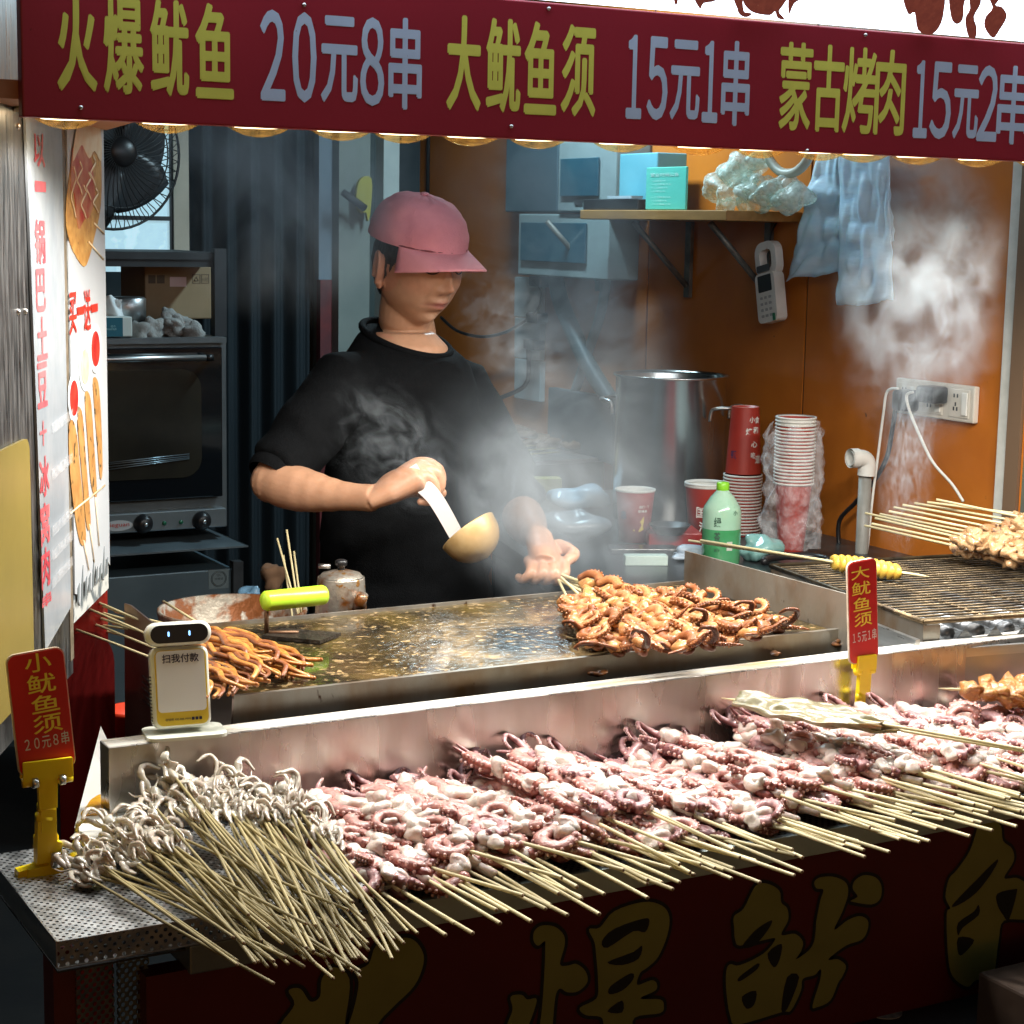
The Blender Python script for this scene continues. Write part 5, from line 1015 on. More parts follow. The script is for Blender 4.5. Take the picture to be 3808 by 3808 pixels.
# payment terminal
tm = thing('card_terminal', 'white hand held card terminal hanging on the orange wall', 'card terminal', atX(2880, 1055, WX-.02))
TO = atX(2882, 1060, WX-.03); lean = radians(12); t_up = V((0, sin(lean)*1.0, cos(lean))); t_x = V((0, -cos(lean), sin(lean)))
pw_, ph_ = .082, .192
mb = MB(); mb.prism(rrect(pw_*.92, ph_*.62, .014), TO-t_up*.030, t_x, t_up, .03)
ring_o, ring_i = [(x, y) for x, y in rrect(pw_, .085, .028)], rrect(pw_*.56, .048, .014)
k = len(ring_o); O2 = TO+t_up*.062
vs = [O2+t_x*p[0]+t_up*p[1]+t_x.cross(t_up)*z for z in (0, .022) for p in ring_o]+[O2+t_x*p[0]+t_up*p[1]+t_x.cross(t_up)*z for z in (0, .022) for p in ring_i]
fs = []
for i in range(k): j = (i+1) % k; fs += [(i, j, k+j, k+i), (2*k+i, 3*k+i, 3*k+j, 2*k+j), (k+i, k+j, 3*k+j, 3*k+i), (i, 2*k+i, 2*k+j, j)]
mb.add(vs, fs, False); obj('terminal_body', mb, WHITEP, tm)
nT = t_x.cross(t_up)
mb = MB(); mb.prism(rrect(.052, .040, .003), TO+t_up*.004+nT*.0302, t_x, t_up, .001); obj('screen', mb, BLACK, tm)
mb = MB(); mb.prism(rrect(.05, .016, .004), TO+t_up*.040+nT*.0302, t_x, t_up, .002); obj('printer_lid', mb, mat('grey lid', (.06, .065, .07), rough=.4), tm)
mb = MB()
for r_ in range(4):
    for q_ in range(3): mb.prism(rrect(.010, .0065, .002), TO-t_up*(.030+r_*.0145)+t_x*((q_-1)*.0165)+nT*.0302, t_x, t_up, .0015)
obj('keypad', mb, mat('key grey', (.35, .36, .35), rough=.5), tm)
mb = MB(); mb.prism(rrect(.009, .018, .002), TO-t_up*.080+t_x*.026+nT*.0302, t_x, t_up, .0016); obj('green_key', mb, mat('key green', (.02, .16, .08), rough=.5), tm)
mb = MB(); mb.tube(spline([TO+t_up*.085+nT*.01, TO+t_up*.13-nT*.005, TO+t_up*.15-nT*.02], 4), .0025, 6); obj('hook', mb, BLACKM, tm)
# socket plate on the wall
so = thing('socket_plate', 'dirty white triple wall socket plate with black plug and cables', 'socket', atX(3480, 1490, WX-.01))
mb = MB(); q0, q1 = atX(3330, 1470, WX-.016), atX(3622, 1505, WX-.016); zl, zh = atX(3347, 1537, WX-.016).z, atX(3335, 1404, WX-.016).z
SOM = mat('dirty white', (.60, .57, .50), (.45, .38, .29), sc=22, rough=.4, lo=.5, hi=.8)
mb.box((WX-.016, q1.y, zl), (WX-.001, q0.y, zh), bev=.003); obj('plate', mb, SOM, so)
wy = q0.y-q1.y
for k in range(3):
    mb = MB(); yc = q0.y-wy*(.17+.33*k); zc_ = (zl+zh)/2; mb.box((WX-.0185, yc-.030, zc_-.030), (WX-.0162, yc+.030, zc_+.030), bev=.001); sk = obj('socket', mb, SOM, so)
    mb = MB(); mb.box((WX-.022, yc-.026, zc_-.024), (WX-.0186, yc-.010, zc_+.024), bev=.001); obj('switch', mb, WHITEP, sk)
    mb = MB()
    for dy, dz in ((.006, .016), (.016, .016), (.006, -.012), (.016, -.012), (.011, -.002)): mb.box((WX-.0192, yc+dy-.002, zc_+dz-.004), (WX-.0186, yc+dy+.002, zc_+dz+.004))
    obj('socket_slot', mb, BLACK, sk)
mb = MB(); wbox(mb, 3402, 3470, 1436, 1500, .045, .02, .006); obj('black_charger', mb, BLACK, so)
mb = MB(); wbox(mb, 3312, 3362, 1450, 1530, .05, .01, .008); obj('black_plug', mb, BLACK, so)
wcable('black_power_cable', [(3330, 1520), (3318, 1600), (3298, 1700), (3250, 1790), (3180, 1870), (3125, 1930), (3118, 2000), (3130, 2070)], .0052, BLACK, 'black power cable curving from the socket behind the grey pipe', .05)
wcable('white_cable', [(3340, 1445), (3300, 1455), (3285, 1540), (3262, 1720), (3245, 1850), (3225, 2050)], .0030, WHITEP, 'thin white cable dropping from the socket past the grey pipe', .07)
wcable('white_charging_cable', [(3395, 1458), (3372, 1470), (3380, 1520), (3420, 1620), (3470, 1720), (3540, 1800), (3582, 1865)], .0032, WHITEP, 'white charging cable swinging right from the socket towards the meat skewers', .06)
pv = thing('pvc_pipe', 'grey upright pipe with an open white elbow by the orange wall', 'pipe', atX(3215, 2060, WX-.09))
px_ = atX(3218, 1760, WX-.09); mb = MB(); mb.tube([V((px_.x, px_.y, CZ-.2)), px_], .0145, 18); obj('pipe', mb, mat('grey pvc', (.26, .26, .24), (.20, .20, .18), sc=20, rough=.5), pv)
e0 = atX(3222, 1762, WX-.09); d_, s_ = facing(e0); fdir = (d_*.55-s_*.85).normalized()
mb = MB(); mb.tube(spline([e0-UZ*.004, e0+UZ*.022, e0+UZ*.033+fdir*.008, e0+UZ*.036+fdir*.026], 4), .0195, 20, False); mb.tube([e0+UZ*.036+fdir*.024, e0+UZ*.036+fdir*.044], .0215, 22, False); mb.tube([e0+UZ*.036+fdir*.044, e0+UZ*.036+fdir*.012], .0165, 22, False); obj('elbow', mb, WHITEP, pv)
mb = MB(); mb.tube([e0+UZ*.036+fdir*.018, e0+UZ*.036+fdir*.0185], .0164, 20); obj('elbow_bore', mb, BLACKM, pv)
# ================================================================ the man at the griddle
SKIN = mat('skin', (1, 1, 1), (.90, .88, .86), sc=60, rough=.42, attr='Col', sss=.12, bump=.06, bsc=300)
KNIT = mat('black knit', (.0016, .002, .0026), (.003, .0035, .0042), sc=160, rough=.85, bump=.35, bsc=420, spec=.12)
CAPM = mat('washed pink cotton', (.82, .33, .36), (.66, .24, .28), sc=11, rough=.85, bump=.22, bsc=260, lo=.40, hi=.72, spots=(.22, .07, .10), spotsc=16, spotlo=.70)
HAIRM = mat('black hair', (.012, .010, .009), (.03, .026, .022), sc=90, rough=.6, bump=.5, bsc=260, stretch=(1, 1, .3))
man = thing('person', 'young man in a pink cap and black sweater ladling sauce over the griddle', 'person', (1.52, 3.06, 0))
HC = atY(1552, 985, 3.03)
f0 = V((.20, -.98, 0)).normalized(); HF = (f0*cos(radians(9))-UZ*sin(radians(9))).normalized(); HR = f0.cross(UZ).normalized(); HU = HR.cross(HF).normalized()
HK = .98
def hw(p): return HC+(HR*p[0]+HF*p[1]+HU*p[2])*HK
def hl(q): d = q-HC; return V((d.dot(HR), d.dot(HF), d.dot(HU)))/HK
def G(x, z, x0, z0, sx, sz): return exp(-((x-x0)/sx)**2-((z-z0)/sz)**2)
def headp(d, off=0):
    x, y, z = d; p = V((.0735*x, .094*y, .112*z)); t = max(0, -z)
    p.x *= 1-.30*t**1.6
    if y > 0: p.y *= 1-.10*t
    else: p.y *= 1-.34*t**1.2
    if z < 0: p.x *= 1+.10*exp(-((z+.55)/.25)**2)*(1 if y > -.2 else .4)
    if y > .15:
        s = min(1, (y-.15)/.3); X, Z = p.x, p.z; dy = 0
        dy += .0215*G(X, Z, 0, -.028, .0095, .0095)+.013*G(X, Z, 0, -.010, .0065, .018)
        for k in (-1, 1):
            dy += .0085*G(X, Z, k*.0135, -.032, .0055, .0055)-.013*G(X, Z, k*.031, .010, .015, .0095)+.0075*G(X, Z, k*.031, .0055, .0115, .0062)
            dy += .0065*G(X, Z, k*.028, .027, .020, .006)+.005*G(X, Z, k*.046, -.022, .016, .015)-.0045*G(X, Z, k*.028, -.050, .006, .013)
        dy += .0080*G(X, Z, 0, -.060, .021, .013)+.0050*G(X, Z, 0, -.0540, .017, .0036)+.0062*G(X, Z, 0, -.0662, .015, .0042)-.0080*G(X, Z, 0, -.0598, .022, .0020)
        dy += .0095*G(X, Z, 0, -.094, .016, .011)-.0070*G(X, Z, 0, -.0775, .018, .0055)-.003*G(X, Z, 0, -.043, .004, .006)
        p.y += dy*s
    if off: p += V((x, y, z))*off
    return p
body = MB()
NU, NV = 150, 110
vs = []; fs = []
for i in range(NV+1):
    t = pi*i/NV
    for j in range(NU): a = 2*pi*j/NU; vs.append(hw(headp((sin(t)*cos(a), sin(t)*sin(a), cos(t)))))
for i in range(NV):
    for j in range(NU): fs.append((i*NU+j, (i+1)*NU+j, (i+1)*NU+(j+1) % NU, i*NU+(j+1) % NU))
body.add(vs, fs)
HM = Matrix((HR, HF, HU)).transposed()
for s in (-1, 1):
    EM = HM @ Matrix.Rotation(s*radians(-22), 3, 'Z') @ Matrix.Rotation(radians(-10), 3, 'X')
    body.ell(hw((s*.076, -.010, -.010)), (.0055, .0165, .029), EM, 18, 14)
    ec = hw((s*.0795, -.013, -.008)); rim_ = [ec+EM@V((s*.003, .0155*cos(a), .030*sin(a))) for a in [radians(k) for k in range(-60, 235, 15)]]
    body.tube(rim_, .0038, 8); body.ell(hw((s*.0775, -.006, -.036)), (.006, .008, .010), EM)
NB = atY(1512, 1250, 3.09)
body.tube(spline([hw((0, -.022, -.045)), hw((0, -.024, -.10)), NB+UZ*.02, NB-UZ*.06], 6), [.047, .047, .047, .046, .046, .046, .046, .047, .047, .048, .049, .050, .052, .054, .056, .058, .060, .062, .064], 24)
RS, LS = atY(1272, 1428, 2.99), atY(1705, 1440, 3.11)
SH = (LS-RS); SH.z = 0; SH.normalize(); DP = V((SH.y, -SH.x, 0))   # DP: towards the counter
if DP.y > 0: DP = -DP
CH = (RS+LS)/2
def loft(mb, secs, n=40):
    vs = []; fs = []
    for c, rx, ry, *tl in secs:
        for j in range(n): a = 2*pi*j/n; vs.append(UZ*(-(tl[0] if tl else 0)*sin(a))+c+SH*rx*cos(a)*(1 if abs(cos(a)) < .95 else 1)+DP*ry*sin(a))
    k = len(secs)
    for i in range(k-1):
        for j in range(n): fs.append((i*n+j, i*n+(j+1) % n, (i+1)*n+(j+1) % n, (i+1)*n+j))
    fs += [list(range(n))[::-1], [(k-1)*n+j for j in range(n)]]; mb.add(vs, fs)
def at(z, d=0): return V((CH.x, CH.y, z))+DP*d
topz = NB.z
loft(body, [(at(topz+.01, .004), .056, .054), (at(topz-.012, .012), .074, .068), (at(topz-.045, .012), .10, .082), (at(topz-.085, .015), .130, .096), (at(topz-.14, .015), .145, .102), (at(1.15, .01), .155, .10), (at(1.0, 0), .145, .095), (at(.92, 0), .155, .10), (at(.84, 0), .15, .10)])
RE, RW = atY(1010, 1792, 2.93), atY(1392, 1852, 2.745)
LE, LW = atY(1935, 1905, 3.00), atY(2010, 2010, 2.70)
body.tube([RS, RS*.5+RE*.5, RE], [.046, .042, .036], 20); body.ell(RE, (.0365, .0365, .0365))
def fore(E_, W_):
    n_ = 30; R_ = [.0355, .0392, .0385, .0345, .0290, .0245, .0225, .0228]; P_ = []; rr_ = []
    for k in range(n_+1):
        t = k/n_; u = t*7; i_ = min(6, int(u)); w_ = u-i_; w_ = w_*w_*(3-2*w_); rr_.append(R_[i_]*(1-w_)+R_[i_+1]*w_); P_.append(E_*(1-t)+W_*t-UZ*.006*sin(pi*t))
    body.tube(P_, rr_, 26)
fore(RE, RW)
body.tube([LS, LS*.5+LE*.5, LE], [.046, .042, .036], 20); body.ell(LE, (.0365, .0365, .0365))
fore(LE, LW)
for s in (-1, 1):
    h0 = at(.86)+SH*(s*.085); body.tube([h0, at(.47, .01)+SH*(s*.10), at(.09, -.01)+SH*(s*.105)], [.082, .056, .040], 18); body.tube([at(.09, -.02)+SH*(s*.105), at(.04, .0)+SH*(s*.105), at(.025, .12)+SH*(s*.11)], [.038, .04, .03], 14)
# right hand: closed round the ladle handle
cam_r, cam_u = RT, UP
HA, HB = atY(1548, 1782, 2.70), atY(1690, 1985, 2.665); hax = (HB-HA).normalized()
K0 = atY(1556, 1768, 2.715); pdir = (K0-RW).normalized(); side = V((.25, .95, .1)).normalized(); side = (side-pdir*side.dot(pdir)).normalized(); pn_ = pdir.cross(side).normalized()
if pn_.z > 0: pn_ = -pn_                                              # palm faces down
body.tube([RW-pdir*.01, RW+pdir*.03, RW+pdir*.065, K0+side*.03], [.0245, .034, .040, .032], 20, flat=.66, up=pn_)
body.ell((RW+K0)/2+side*.014, (.040, .036, .022), Matrix((pdir, side, pn_)).transposed(), 18, 12)
for i, (L1, r) in enumerate(((.029, .0086), (.036, .0096), (.040, .0100), (.036, .0096))):
    b_ = K0+side*(-.014+.0205*i)-pn_*.002-pdir*(.006 if i == 0 else 0)
    pth = [b_-pdir*.02, b_+pdir*.006-pn_*.003, b_+pdir*(L1*.75)+pn_*.012, b_+pdir*(L1*.72)+pn_*.034, b_+pdir*(L1*.2)+pn_*.046, b_-pdir*.010+pn_*.040]
    body.tube(spline(pth, 4), [r*1.12]*5+[r*1.08]*5+[r]*5+[r*.92]*4+[r*.8]*2, 12); body.ell(spline(pth, 4)[-1], (r*.8,)*3)
tb_ = RW+pdir*.035+side*.020+pn_*.010
pth = [tb_-pdir*.01, tb_+pdir*.022+side*.020+pn_*.020, tb_+pdir*.048+side*.018+pn_*.036, tb_+pdir*.066+side*.006+pn_*.044]; body.tube(spline(pth, 4), [.0135]*4+[.012]*4+[.0105]*3+[.009]*2, 12); body.ell(pth[-1], (.009,)*3)
# left hand: holding the bunch of skewers down on the plate
LK = atY(2035, 2100, 2.60); ld_ = (LK-LW).normalized(); bun = V((.75, -.42, -.06)).normalized()   # direction of the skewers
ls_ = ld_.cross(V((0, -1, .3))).normalized()
body.tube([LW-ld_*.01, LW+ld_*.03, LK-ld_*.01, LK+ld_*.012], [.028, .034, .036, .028], 20, flat=.66, up=V((.2, -.9, .4)))
pu = V((.15, -.85, .5)).normalized()
lat = bun - ld_*bun.dot(ld_); lat.normalize()
for i, (L1, r) in enumerate(((.040, .0094), (.042, .0096), (.040, .0092), (.034, .0084))):
    b_ = LK-lat*(-.026+.0185*i)+ld_*.004
    pth = [b_-ld_*.02, b_+ld_*.012+pu*.002, b_+ld_*.034-pu*.006, b_+ld_*.040-pu*.026, b_+ld_*.020-pu*.036]
    body.tube(spline(pth, 4), [r*1.12]*4+[r*1.06]*4+[r]*4+[r*.88]*3+[r*.8]*2, 12); body.ell(pth[-1], (r*.82,)*3)
tb_ = LW+ld_*.03+lat*.026
pth = [tb_-ld_*.008, tb_+ld_*.024+lat*.016+pu*.006, tb_+ld_*.046+lat*.014+pu*.012, tb_+ld_*.068+lat*.004+pu*.010]; body.tube(spline(pth, 4), [.0135]*4+[.012]*4+[.011]*3+[.0095]*2, 12); body.ell(pth[-1], (.0095,)*3)
me = remesh(body, .0026, 2, .5)
def skin(q):  # nostrils and lip line darkened, recess shade painted into the skin colour
    c = V((.44, .245, .150)); p = hl(q)
    if abs(p.x) < .12 and abs(p.y) < .14 and -.13 < p.z < .14:
        if p.y > .04:
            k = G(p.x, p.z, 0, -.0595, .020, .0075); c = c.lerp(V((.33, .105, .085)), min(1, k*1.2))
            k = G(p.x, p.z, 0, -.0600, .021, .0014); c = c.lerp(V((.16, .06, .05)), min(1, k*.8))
            for s in (-1, 1):
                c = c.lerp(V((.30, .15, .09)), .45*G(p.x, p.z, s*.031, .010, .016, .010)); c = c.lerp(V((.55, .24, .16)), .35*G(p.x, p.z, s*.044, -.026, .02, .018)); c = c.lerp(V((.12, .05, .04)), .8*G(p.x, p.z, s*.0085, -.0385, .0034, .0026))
            c = c.lerp(V((.36, .22, .15)), .30*G(p.x, p.z, 0, -.047, .022, .006)); c = c.lerp(V((.38, .24, .165)), .28*G(p.x, p.z, 0, -.088, .03, .016)); c = c.lerp(V((.55, .25, .16)), .35*G(p.x, p.z, 0, -.03, .014, .012))
        elif abs(p.x) > .066: c = c.lerp(V((.52, .23, .15)), .5)
    for H_, r in ((K0, .10), (LK, .10)):
        d = (q-H_).length
        if d < r: c = c.lerp(V((.54, .25, .155)), .4*(1-d/r))
    n_ = noise.noise(q*22)*.06+noise.noise(q*70)*.04
    return c*(1+n_)
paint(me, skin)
obj('body', me, SKIN, man) if False else None
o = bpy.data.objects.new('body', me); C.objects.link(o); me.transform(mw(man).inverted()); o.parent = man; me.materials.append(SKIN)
me.polygons.foreach_set('use_smooth', [True]*len(me.polygons))
# sweater
sw = MB()
loft(sw, [(at(topz-.001, .007), .077, .081, .028), (at(topz-.011, .009), .098, .091, .024), (at(topz-.037, .012), .129, .099, .012), (at(topz-.075, .014), .148, .108), (at(topz-.14, .016), .162, .118), (at(1.22, .016), .168, .122), (at(1.1, .014), .176, .126), (at(.98, .01), .190, .132), (at(.90, .01), .192, .134), (at(.86, .01), .186, .130)])
sw.tube([RS-SH*-.05, RS+UZ*.002, RS*.5+RE*.5, RS*.1+RE*.9, RE+UZ*.012], [.056, .064, .060, .054, .045], 24)
sw.tube([LS-SH*.05, LS+UZ*.004, LS*.5+LE*.5, LS*.1+LE*.9, LE+UZ*.0], [.056, .064, .060, .054, .045], 24)
for s, P_ in ((1, RS), (-1, LS)): sw.ell(P_-UZ*.002, (.063, .063, .060))
sme = remesh(sw, .006, 8, .5)
for v in sme.vertices:
    q = v.co; d = V((q.x-CH.x, q.y-CH.y, 0)); d.normalize() if d.length else None
    w_ = noise.noise(V((q.x*9, q.y*9, q.z*7)))*.012+noise.noise(V((q.x*22, q.y*22, q.z*30)))*.004
    arm = min((q-RE).length, (q-LE).length)
    if arm < .22: w_ += .010*sin(q.z*80+q.x*40+3*noise.noise(q*12))*(1-arm/.22)
    v.co = q+d*w_
sme.transform(mw(man).inverted()); o = bpy.data.objects.new('sweater', sme); C.objects.link(o); o.parent = man; sme.materials.append(KNIT); sme.polygons.foreach_set('use_smooth', [True]*len(sme.polygons))
for P_, E_ in ((RS, RE), (LS, LE)):
    mb = MB(); d_ = (E_-P_).normalized(); a_ = E_-d_*.020+UZ*.006; mb.tube([a_, a_+d_*.006, a_+d_*.016, a_+d_*.022], [.0470, .0485, .0475, .0445], 28, False); obj('sweater_cuff', mb, KNIT, o)
mb = MB(); cn = at(topz-.014, .008); nk = [cn+SH*(.077*cos(a))+DP*(.083*sin(a))+UZ*(.013-.029*sin(a)) for a in [2*pi*k/40 for k in range(41)]]; mb.tube(nk, .0068, 10, False); obj('sweater_collar', mb, KNIT, o)
mb = MB(); nk = [NB-UZ*.010+SH*(.068*cos(a))+DP*(.064*sin(a)+.006)+UZ*(-.030*sin(a)) for a in [2*pi*k/60 for k in range(61)]]; mb.tube(nk, [.0036+.0008*(k % 2) for k in range(61)], 8, False); obj('necklace', mb, mat('silver chain', (.6, .6, .6), rough=.3, metal=1, bump=.5, bsc=400), man)
# trousers and shoes
tr_ = MB(); loft(tr_, [(at(.93), .178, .118), (at(.86), .180, .122), (at(.78), .182, .12)])
for s in (-1, 1): tr_.tube([at(.86)+SH*(s*.085), at(.48, .012)+SH*(s*.10), at(.07, -.01)+SH*(s*.105)], [.098, .075, .062], 20)
tme = remesh(tr_, .012, 4); tme.transform(mw(man).inverted()); o = bpy.data.objects.new('trousers', tme); C.objects.link(o); o.parent = man; tme.materials.append(mat('black trousers', (.012, .012, .014), rough=.85))
for s in (-1, 1): mb = MB(); mb.ell(at(.04, .05)+SH*(s*.11), (.05, .125, .042), Matrix((SH, DP, UZ)).transposed(), 18, 12); obj('shoe', mb, BLACKM, man)
# hair under the cap, eyebrows, lashes
mb = MB(); vs = []; fs = []; keep = {}
NU2, NV2 = 260, 220
def hd(i, j): t = pi*i/NV2; a = 2*pi*j/NU2; return (sin(t)*cos(a), sin(t)*sin(a), cos(t))
def inhair(d):
    x, y, z = d
    if z > .28: return True
    if y > .52: return False
    low = -.52 if y < -.25 else (-.52+(y+.25)*1.0 if y < .1 else .02 if y < .16 else -.14+(y-.16)*1.4)
    return z > low
for i in range(NV2):
    for j in range(NU2):
        q = [(i, j), (i+1, j), (i+1, (j+1) % NU2), (i, (j+1) % NU2)]
        if i > 1 and all(inhair(hd(*k)) for k in q):
            for k in q:
                if k not in keep: keep[k] = len(vs); vs.append(hw(headp(hd(*k), .0035+.0015*noise.noise(V(hd(*k))*14))))
            fs.append([keep[k] for k in q])
mb.add(vs, fs); obj('hair', mb, HAIRM, man)
for s in (-1, 1):
    mb = MB(); pts = []
    for k in range(7):
        u = k/6; X = s*(.014+.032*u); Z = .026+.005*sin(u*2.4); y_ = headp(V((X/.0735, .9, Z/.112)).normalized()).y; pts.append(hw((X, y_+.001, Z)))
    mb.tube(pts, [.001, .0022, .0028, .0028, .0024, .0018, .0008], 6); obj('eyebrow', mb, HAIRM, man)
    mb = MB(); pts = []
    for k in range(7):
        u = k/6; X = s*(.019+.025*u); Z = .0030-.004*sin(u*pi); y_ = headp(V((X/.0735, .9, Z/.112)).normalized()).y; pts.append(hw((X, y_+.0008, Z)))
    mb.tube(pts, [.0006, .0012, .0014, .0014, .0014, .0012, .0006], 6); obj('eyelash', mb, HAIRM, man)
# cap
CT = radians(4); CO = V((0, -.006, .047))
def capw(p):
    y, z = p[1]*cos(CT)+p[2]*sin(CT), -p[1]*sin(CT)+p[2]*cos(CT); return hw((CO.x+p[0], CO.y+y, CO.z+z))
mb = MB()
def dome_(u, v):
    a = 2*pi*u; t = v*pi/2; seam = 1-.012*exp(-(((a*3/pi) % 1-.5)/.03)**2) if v < .97 else 1
    r = cos(t)**.72; w_ = 1+.030*noise.noise(V((cos(a)*2, sin(a)*2, v*4)))+.016*noise.noise(V((cos(a)*5, sin(a)*5, v*9)))-.012*abs(noise.noise(V((cos(a)*9, sin(a)*9, v*5))))*(1-v)
    return capw((.0865*r*cos(a)*seam*w_, .104*r*sin(a)*seam*w_, -.004+.086*sin(t)**1.02*w_))
mb.grid(dome_, 72, 26); mb.ell(capw((0, 0, .0835)), (.008, .008, .0035), HM)
cap = obj('cap', mb, CAPM, man)
mb = MB()
def brim_(u, v):
    a = radians(90+62*(1-2*u)); ex_ = .0865*cos(a); ey_ = .104*sin(a); l = .064*(1-abs(1-2*u)**2.8)+.008
    x = ex_*(1+.10*v); y = ey_-.004+l*v; return capw((x, y, -.003+.002*v-.034*(abs(1-2*u)**2.2)*v**1.15-.012*v*v))
mb.grid(brim_, 36, 14, th=tuple(HU*-.0028)); obj('brim', mb, CAPM, cap)
mb = MB(); pts = [brim_(k/30, .02)+HU*.002 for k in range(31)]; mb.tube(pts, .0016, 6); obj('brim_seam', mb, mat('cap seam', (.22, .06, .07), rough=.9), cap)
# ---- ladle in his right hand
la = thing('ladle', 'oily golden ladle with flat steel handle held over the griddle', 'ladle', HB)
mb = MB(); pth = spline([HA-hax*.022, HA, HA*.6+HB*.4+RT*.006+UP*.004, HB+RT*.002, HB+hax*.012], 6); sdv = V((hax.cross(FW))).normalized()
fsv = [];
for i, p in enumerate(pth):
    t_ = (pth[min(i+1, len(pth)-1)]-pth[max(i-1, 0)]).normalized(); sd_ = t_.cross(FW).normalized(); w_ = .011+.004*(1-i/len(pth)); n_ = sd_.cross(t_)*.0012
    fsv += [p+sd_*w_+n_, p-sd_*w_+n_, p-sd_*w_-n_, p+sd_*w_-n_]
fs = []
for i in range(len(pth)-1): a = i*4; fs += [(a+j, a+(j+1) % 4, a+4+(j+1) % 4, a+4+j) for j in range(4)]
fs += [(0, 1, 2, 3), tuple(len(fsv)-4+j for j in (3, 2, 1, 0))]; mb.add(fsv, fs, False); obj('ladle_handle', mb, mat('ladle steel', (.80, .80, .80), rough=.4, metal=.6), la)
BC = atY(1752, 1992, 2.655); up_b = (V((-.38, .55, .74))).normalized(); bxl = up_b.cross(V((0, 1, 0))).normalized(); bM = Matrix((bxl, up_b.cross(bxl), up_b)).transposed()
mb = MB(); prof_ = [(0, -.046)]+[(.049*sin(a), -.046*cos(a)+.002) for a in [radians(12*k) for k in range(1, 8)]]+[(.0505, .008), (.0505, .010), (.048, .010), (.047, .002)]+[(.0465*sin(a), -.043*cos(a)+.003) for a in [radians(k) for k in (75, 60, 45, 30, 15, 1)]]
mb.lathe(prof_, BC, 40, bM); obj('ladle_bowl', mb, mat('oily brass', (.62, .46, .25), (.46, .30, .12), sc=14, rough=.42, metal=.3, bump=.08), la)
# ================================================================ food
BAM = mat('bamboo', (.60, .52, .31), (.50, .42, .22), sc=30, rough=.5, stretch=(4, .6, 4), bump=.1, bsc=120, vary=.22)
BAMG = mat('thin bamboo', (.42, .34, .17), (.28, .23, .10), sc=26, rough=.5, stretch=(4, .6, 4), bump=.1, bsc=120, lo=.3, hi=.7, vary=.3)
CUT = mat('cut bamboo end', (.30, .20, .12), rough=.8)
SQM = mat('raw squid skin', (1.15, 1.1, 1.08), (.62, .55, .56), sc=110, rough=.28, attr='Col', sss=.10, coat=.35, bump=.3, bsc=190, lo=.4, hi=.62)
FLM = mat('raw squid flesh', (.68, .60, .53), (.56, .43, .38), sc=45, rough=.26, sss=.22, coat=.4, bump=.22, bsc=140, lo=.42, hi=.68)
COOK = mat('sauced squid', (1, 1, 1), (.62, .48, .40), sc=60, rough=.36, attr='Col', coat=.25, bump=.25, bsc=160)
SMALL = mat('pale small squid', (.52, .48, .40), (.36, .29, .24), sc=60, rough=.22, sss=.15, coat=.5, bump=.15, bsc=120, lo=.42, hi=.72)
def stick_mesh(r):
    mb = MB(); mb.tube([(0, 0, 0), (0, .02, 0), (0, 1, 0)], [r*.3, r, r], 10, False); me = mb.mesh('stick'); me.materials.append(BAM); return me
def stickobj(mb_r, name, L, y0, root, m, tip=True):
    bx_, bz_ = rnd.uniform(-.0022, .0022), rnd.uniform(-.002, .002); mb = MB(); mb.tube([(0, y0, 0), (0, y0+.02, 0)]+[(bx_*sin(pi*t/5), y0+.02+(L-y0-.02)*t/5, bz_*sin(pi*t/5)) for t in range(1, 6)], [mb_r*(.25 if tip else 1)]+[mb_r*rnd.uniform(.93, 1.07) for _ in range(6)], 10, False)
    o = obj(name, mb, m, root, True)
    mb = MB(); mb.tube([(0, L-.0004, 0), (0, L+.0003, 0)], mb_r*.98, 10); e = obj('cut_end', mb, CUT, o, True); return o
# colours along a tentacle: pale on the flat upper side, rosy brown down the sides
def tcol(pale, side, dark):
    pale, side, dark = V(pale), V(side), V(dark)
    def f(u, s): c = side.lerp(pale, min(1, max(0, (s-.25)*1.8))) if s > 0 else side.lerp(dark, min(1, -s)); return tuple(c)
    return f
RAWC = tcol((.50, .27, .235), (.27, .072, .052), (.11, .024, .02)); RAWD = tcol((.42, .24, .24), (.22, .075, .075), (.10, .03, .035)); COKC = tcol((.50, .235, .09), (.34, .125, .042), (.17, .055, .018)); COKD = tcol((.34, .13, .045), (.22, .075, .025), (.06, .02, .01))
def arm(mb, pts, r0, r1, rng, colf, suck=True, sc=(.72, .47, .42), n=10, k=6, side=1):
    P = spline(pts, k); m = len(P); R_ = [r0+(r1-r0)*i/(m-1) for i in range(m)]
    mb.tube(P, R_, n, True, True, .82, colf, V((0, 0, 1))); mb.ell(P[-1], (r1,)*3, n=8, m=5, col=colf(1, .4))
    if not suck: return
    acc = 0
    for i in range(1, m):
        seg = (P[i]-P[i-1]).length; acc += seg
        if acc > R_[i]*.50+.0012:
            acc = 0; t = (P[i]-P[i-1]).normalized(); out = t.cross(V((0, 0, 1))); out.normalize() if out.length > .01 else None; out *= side
            for dz in (-.45, .35): mb.ell(P[i]+out*(R_[i]*.93)+V((0, 0, dz*R_[i])), (R_[i]*.20+.0006,)*3, n=6, m=4, col=tuple(V(sc)*(1 if dz > 0 else .8)))
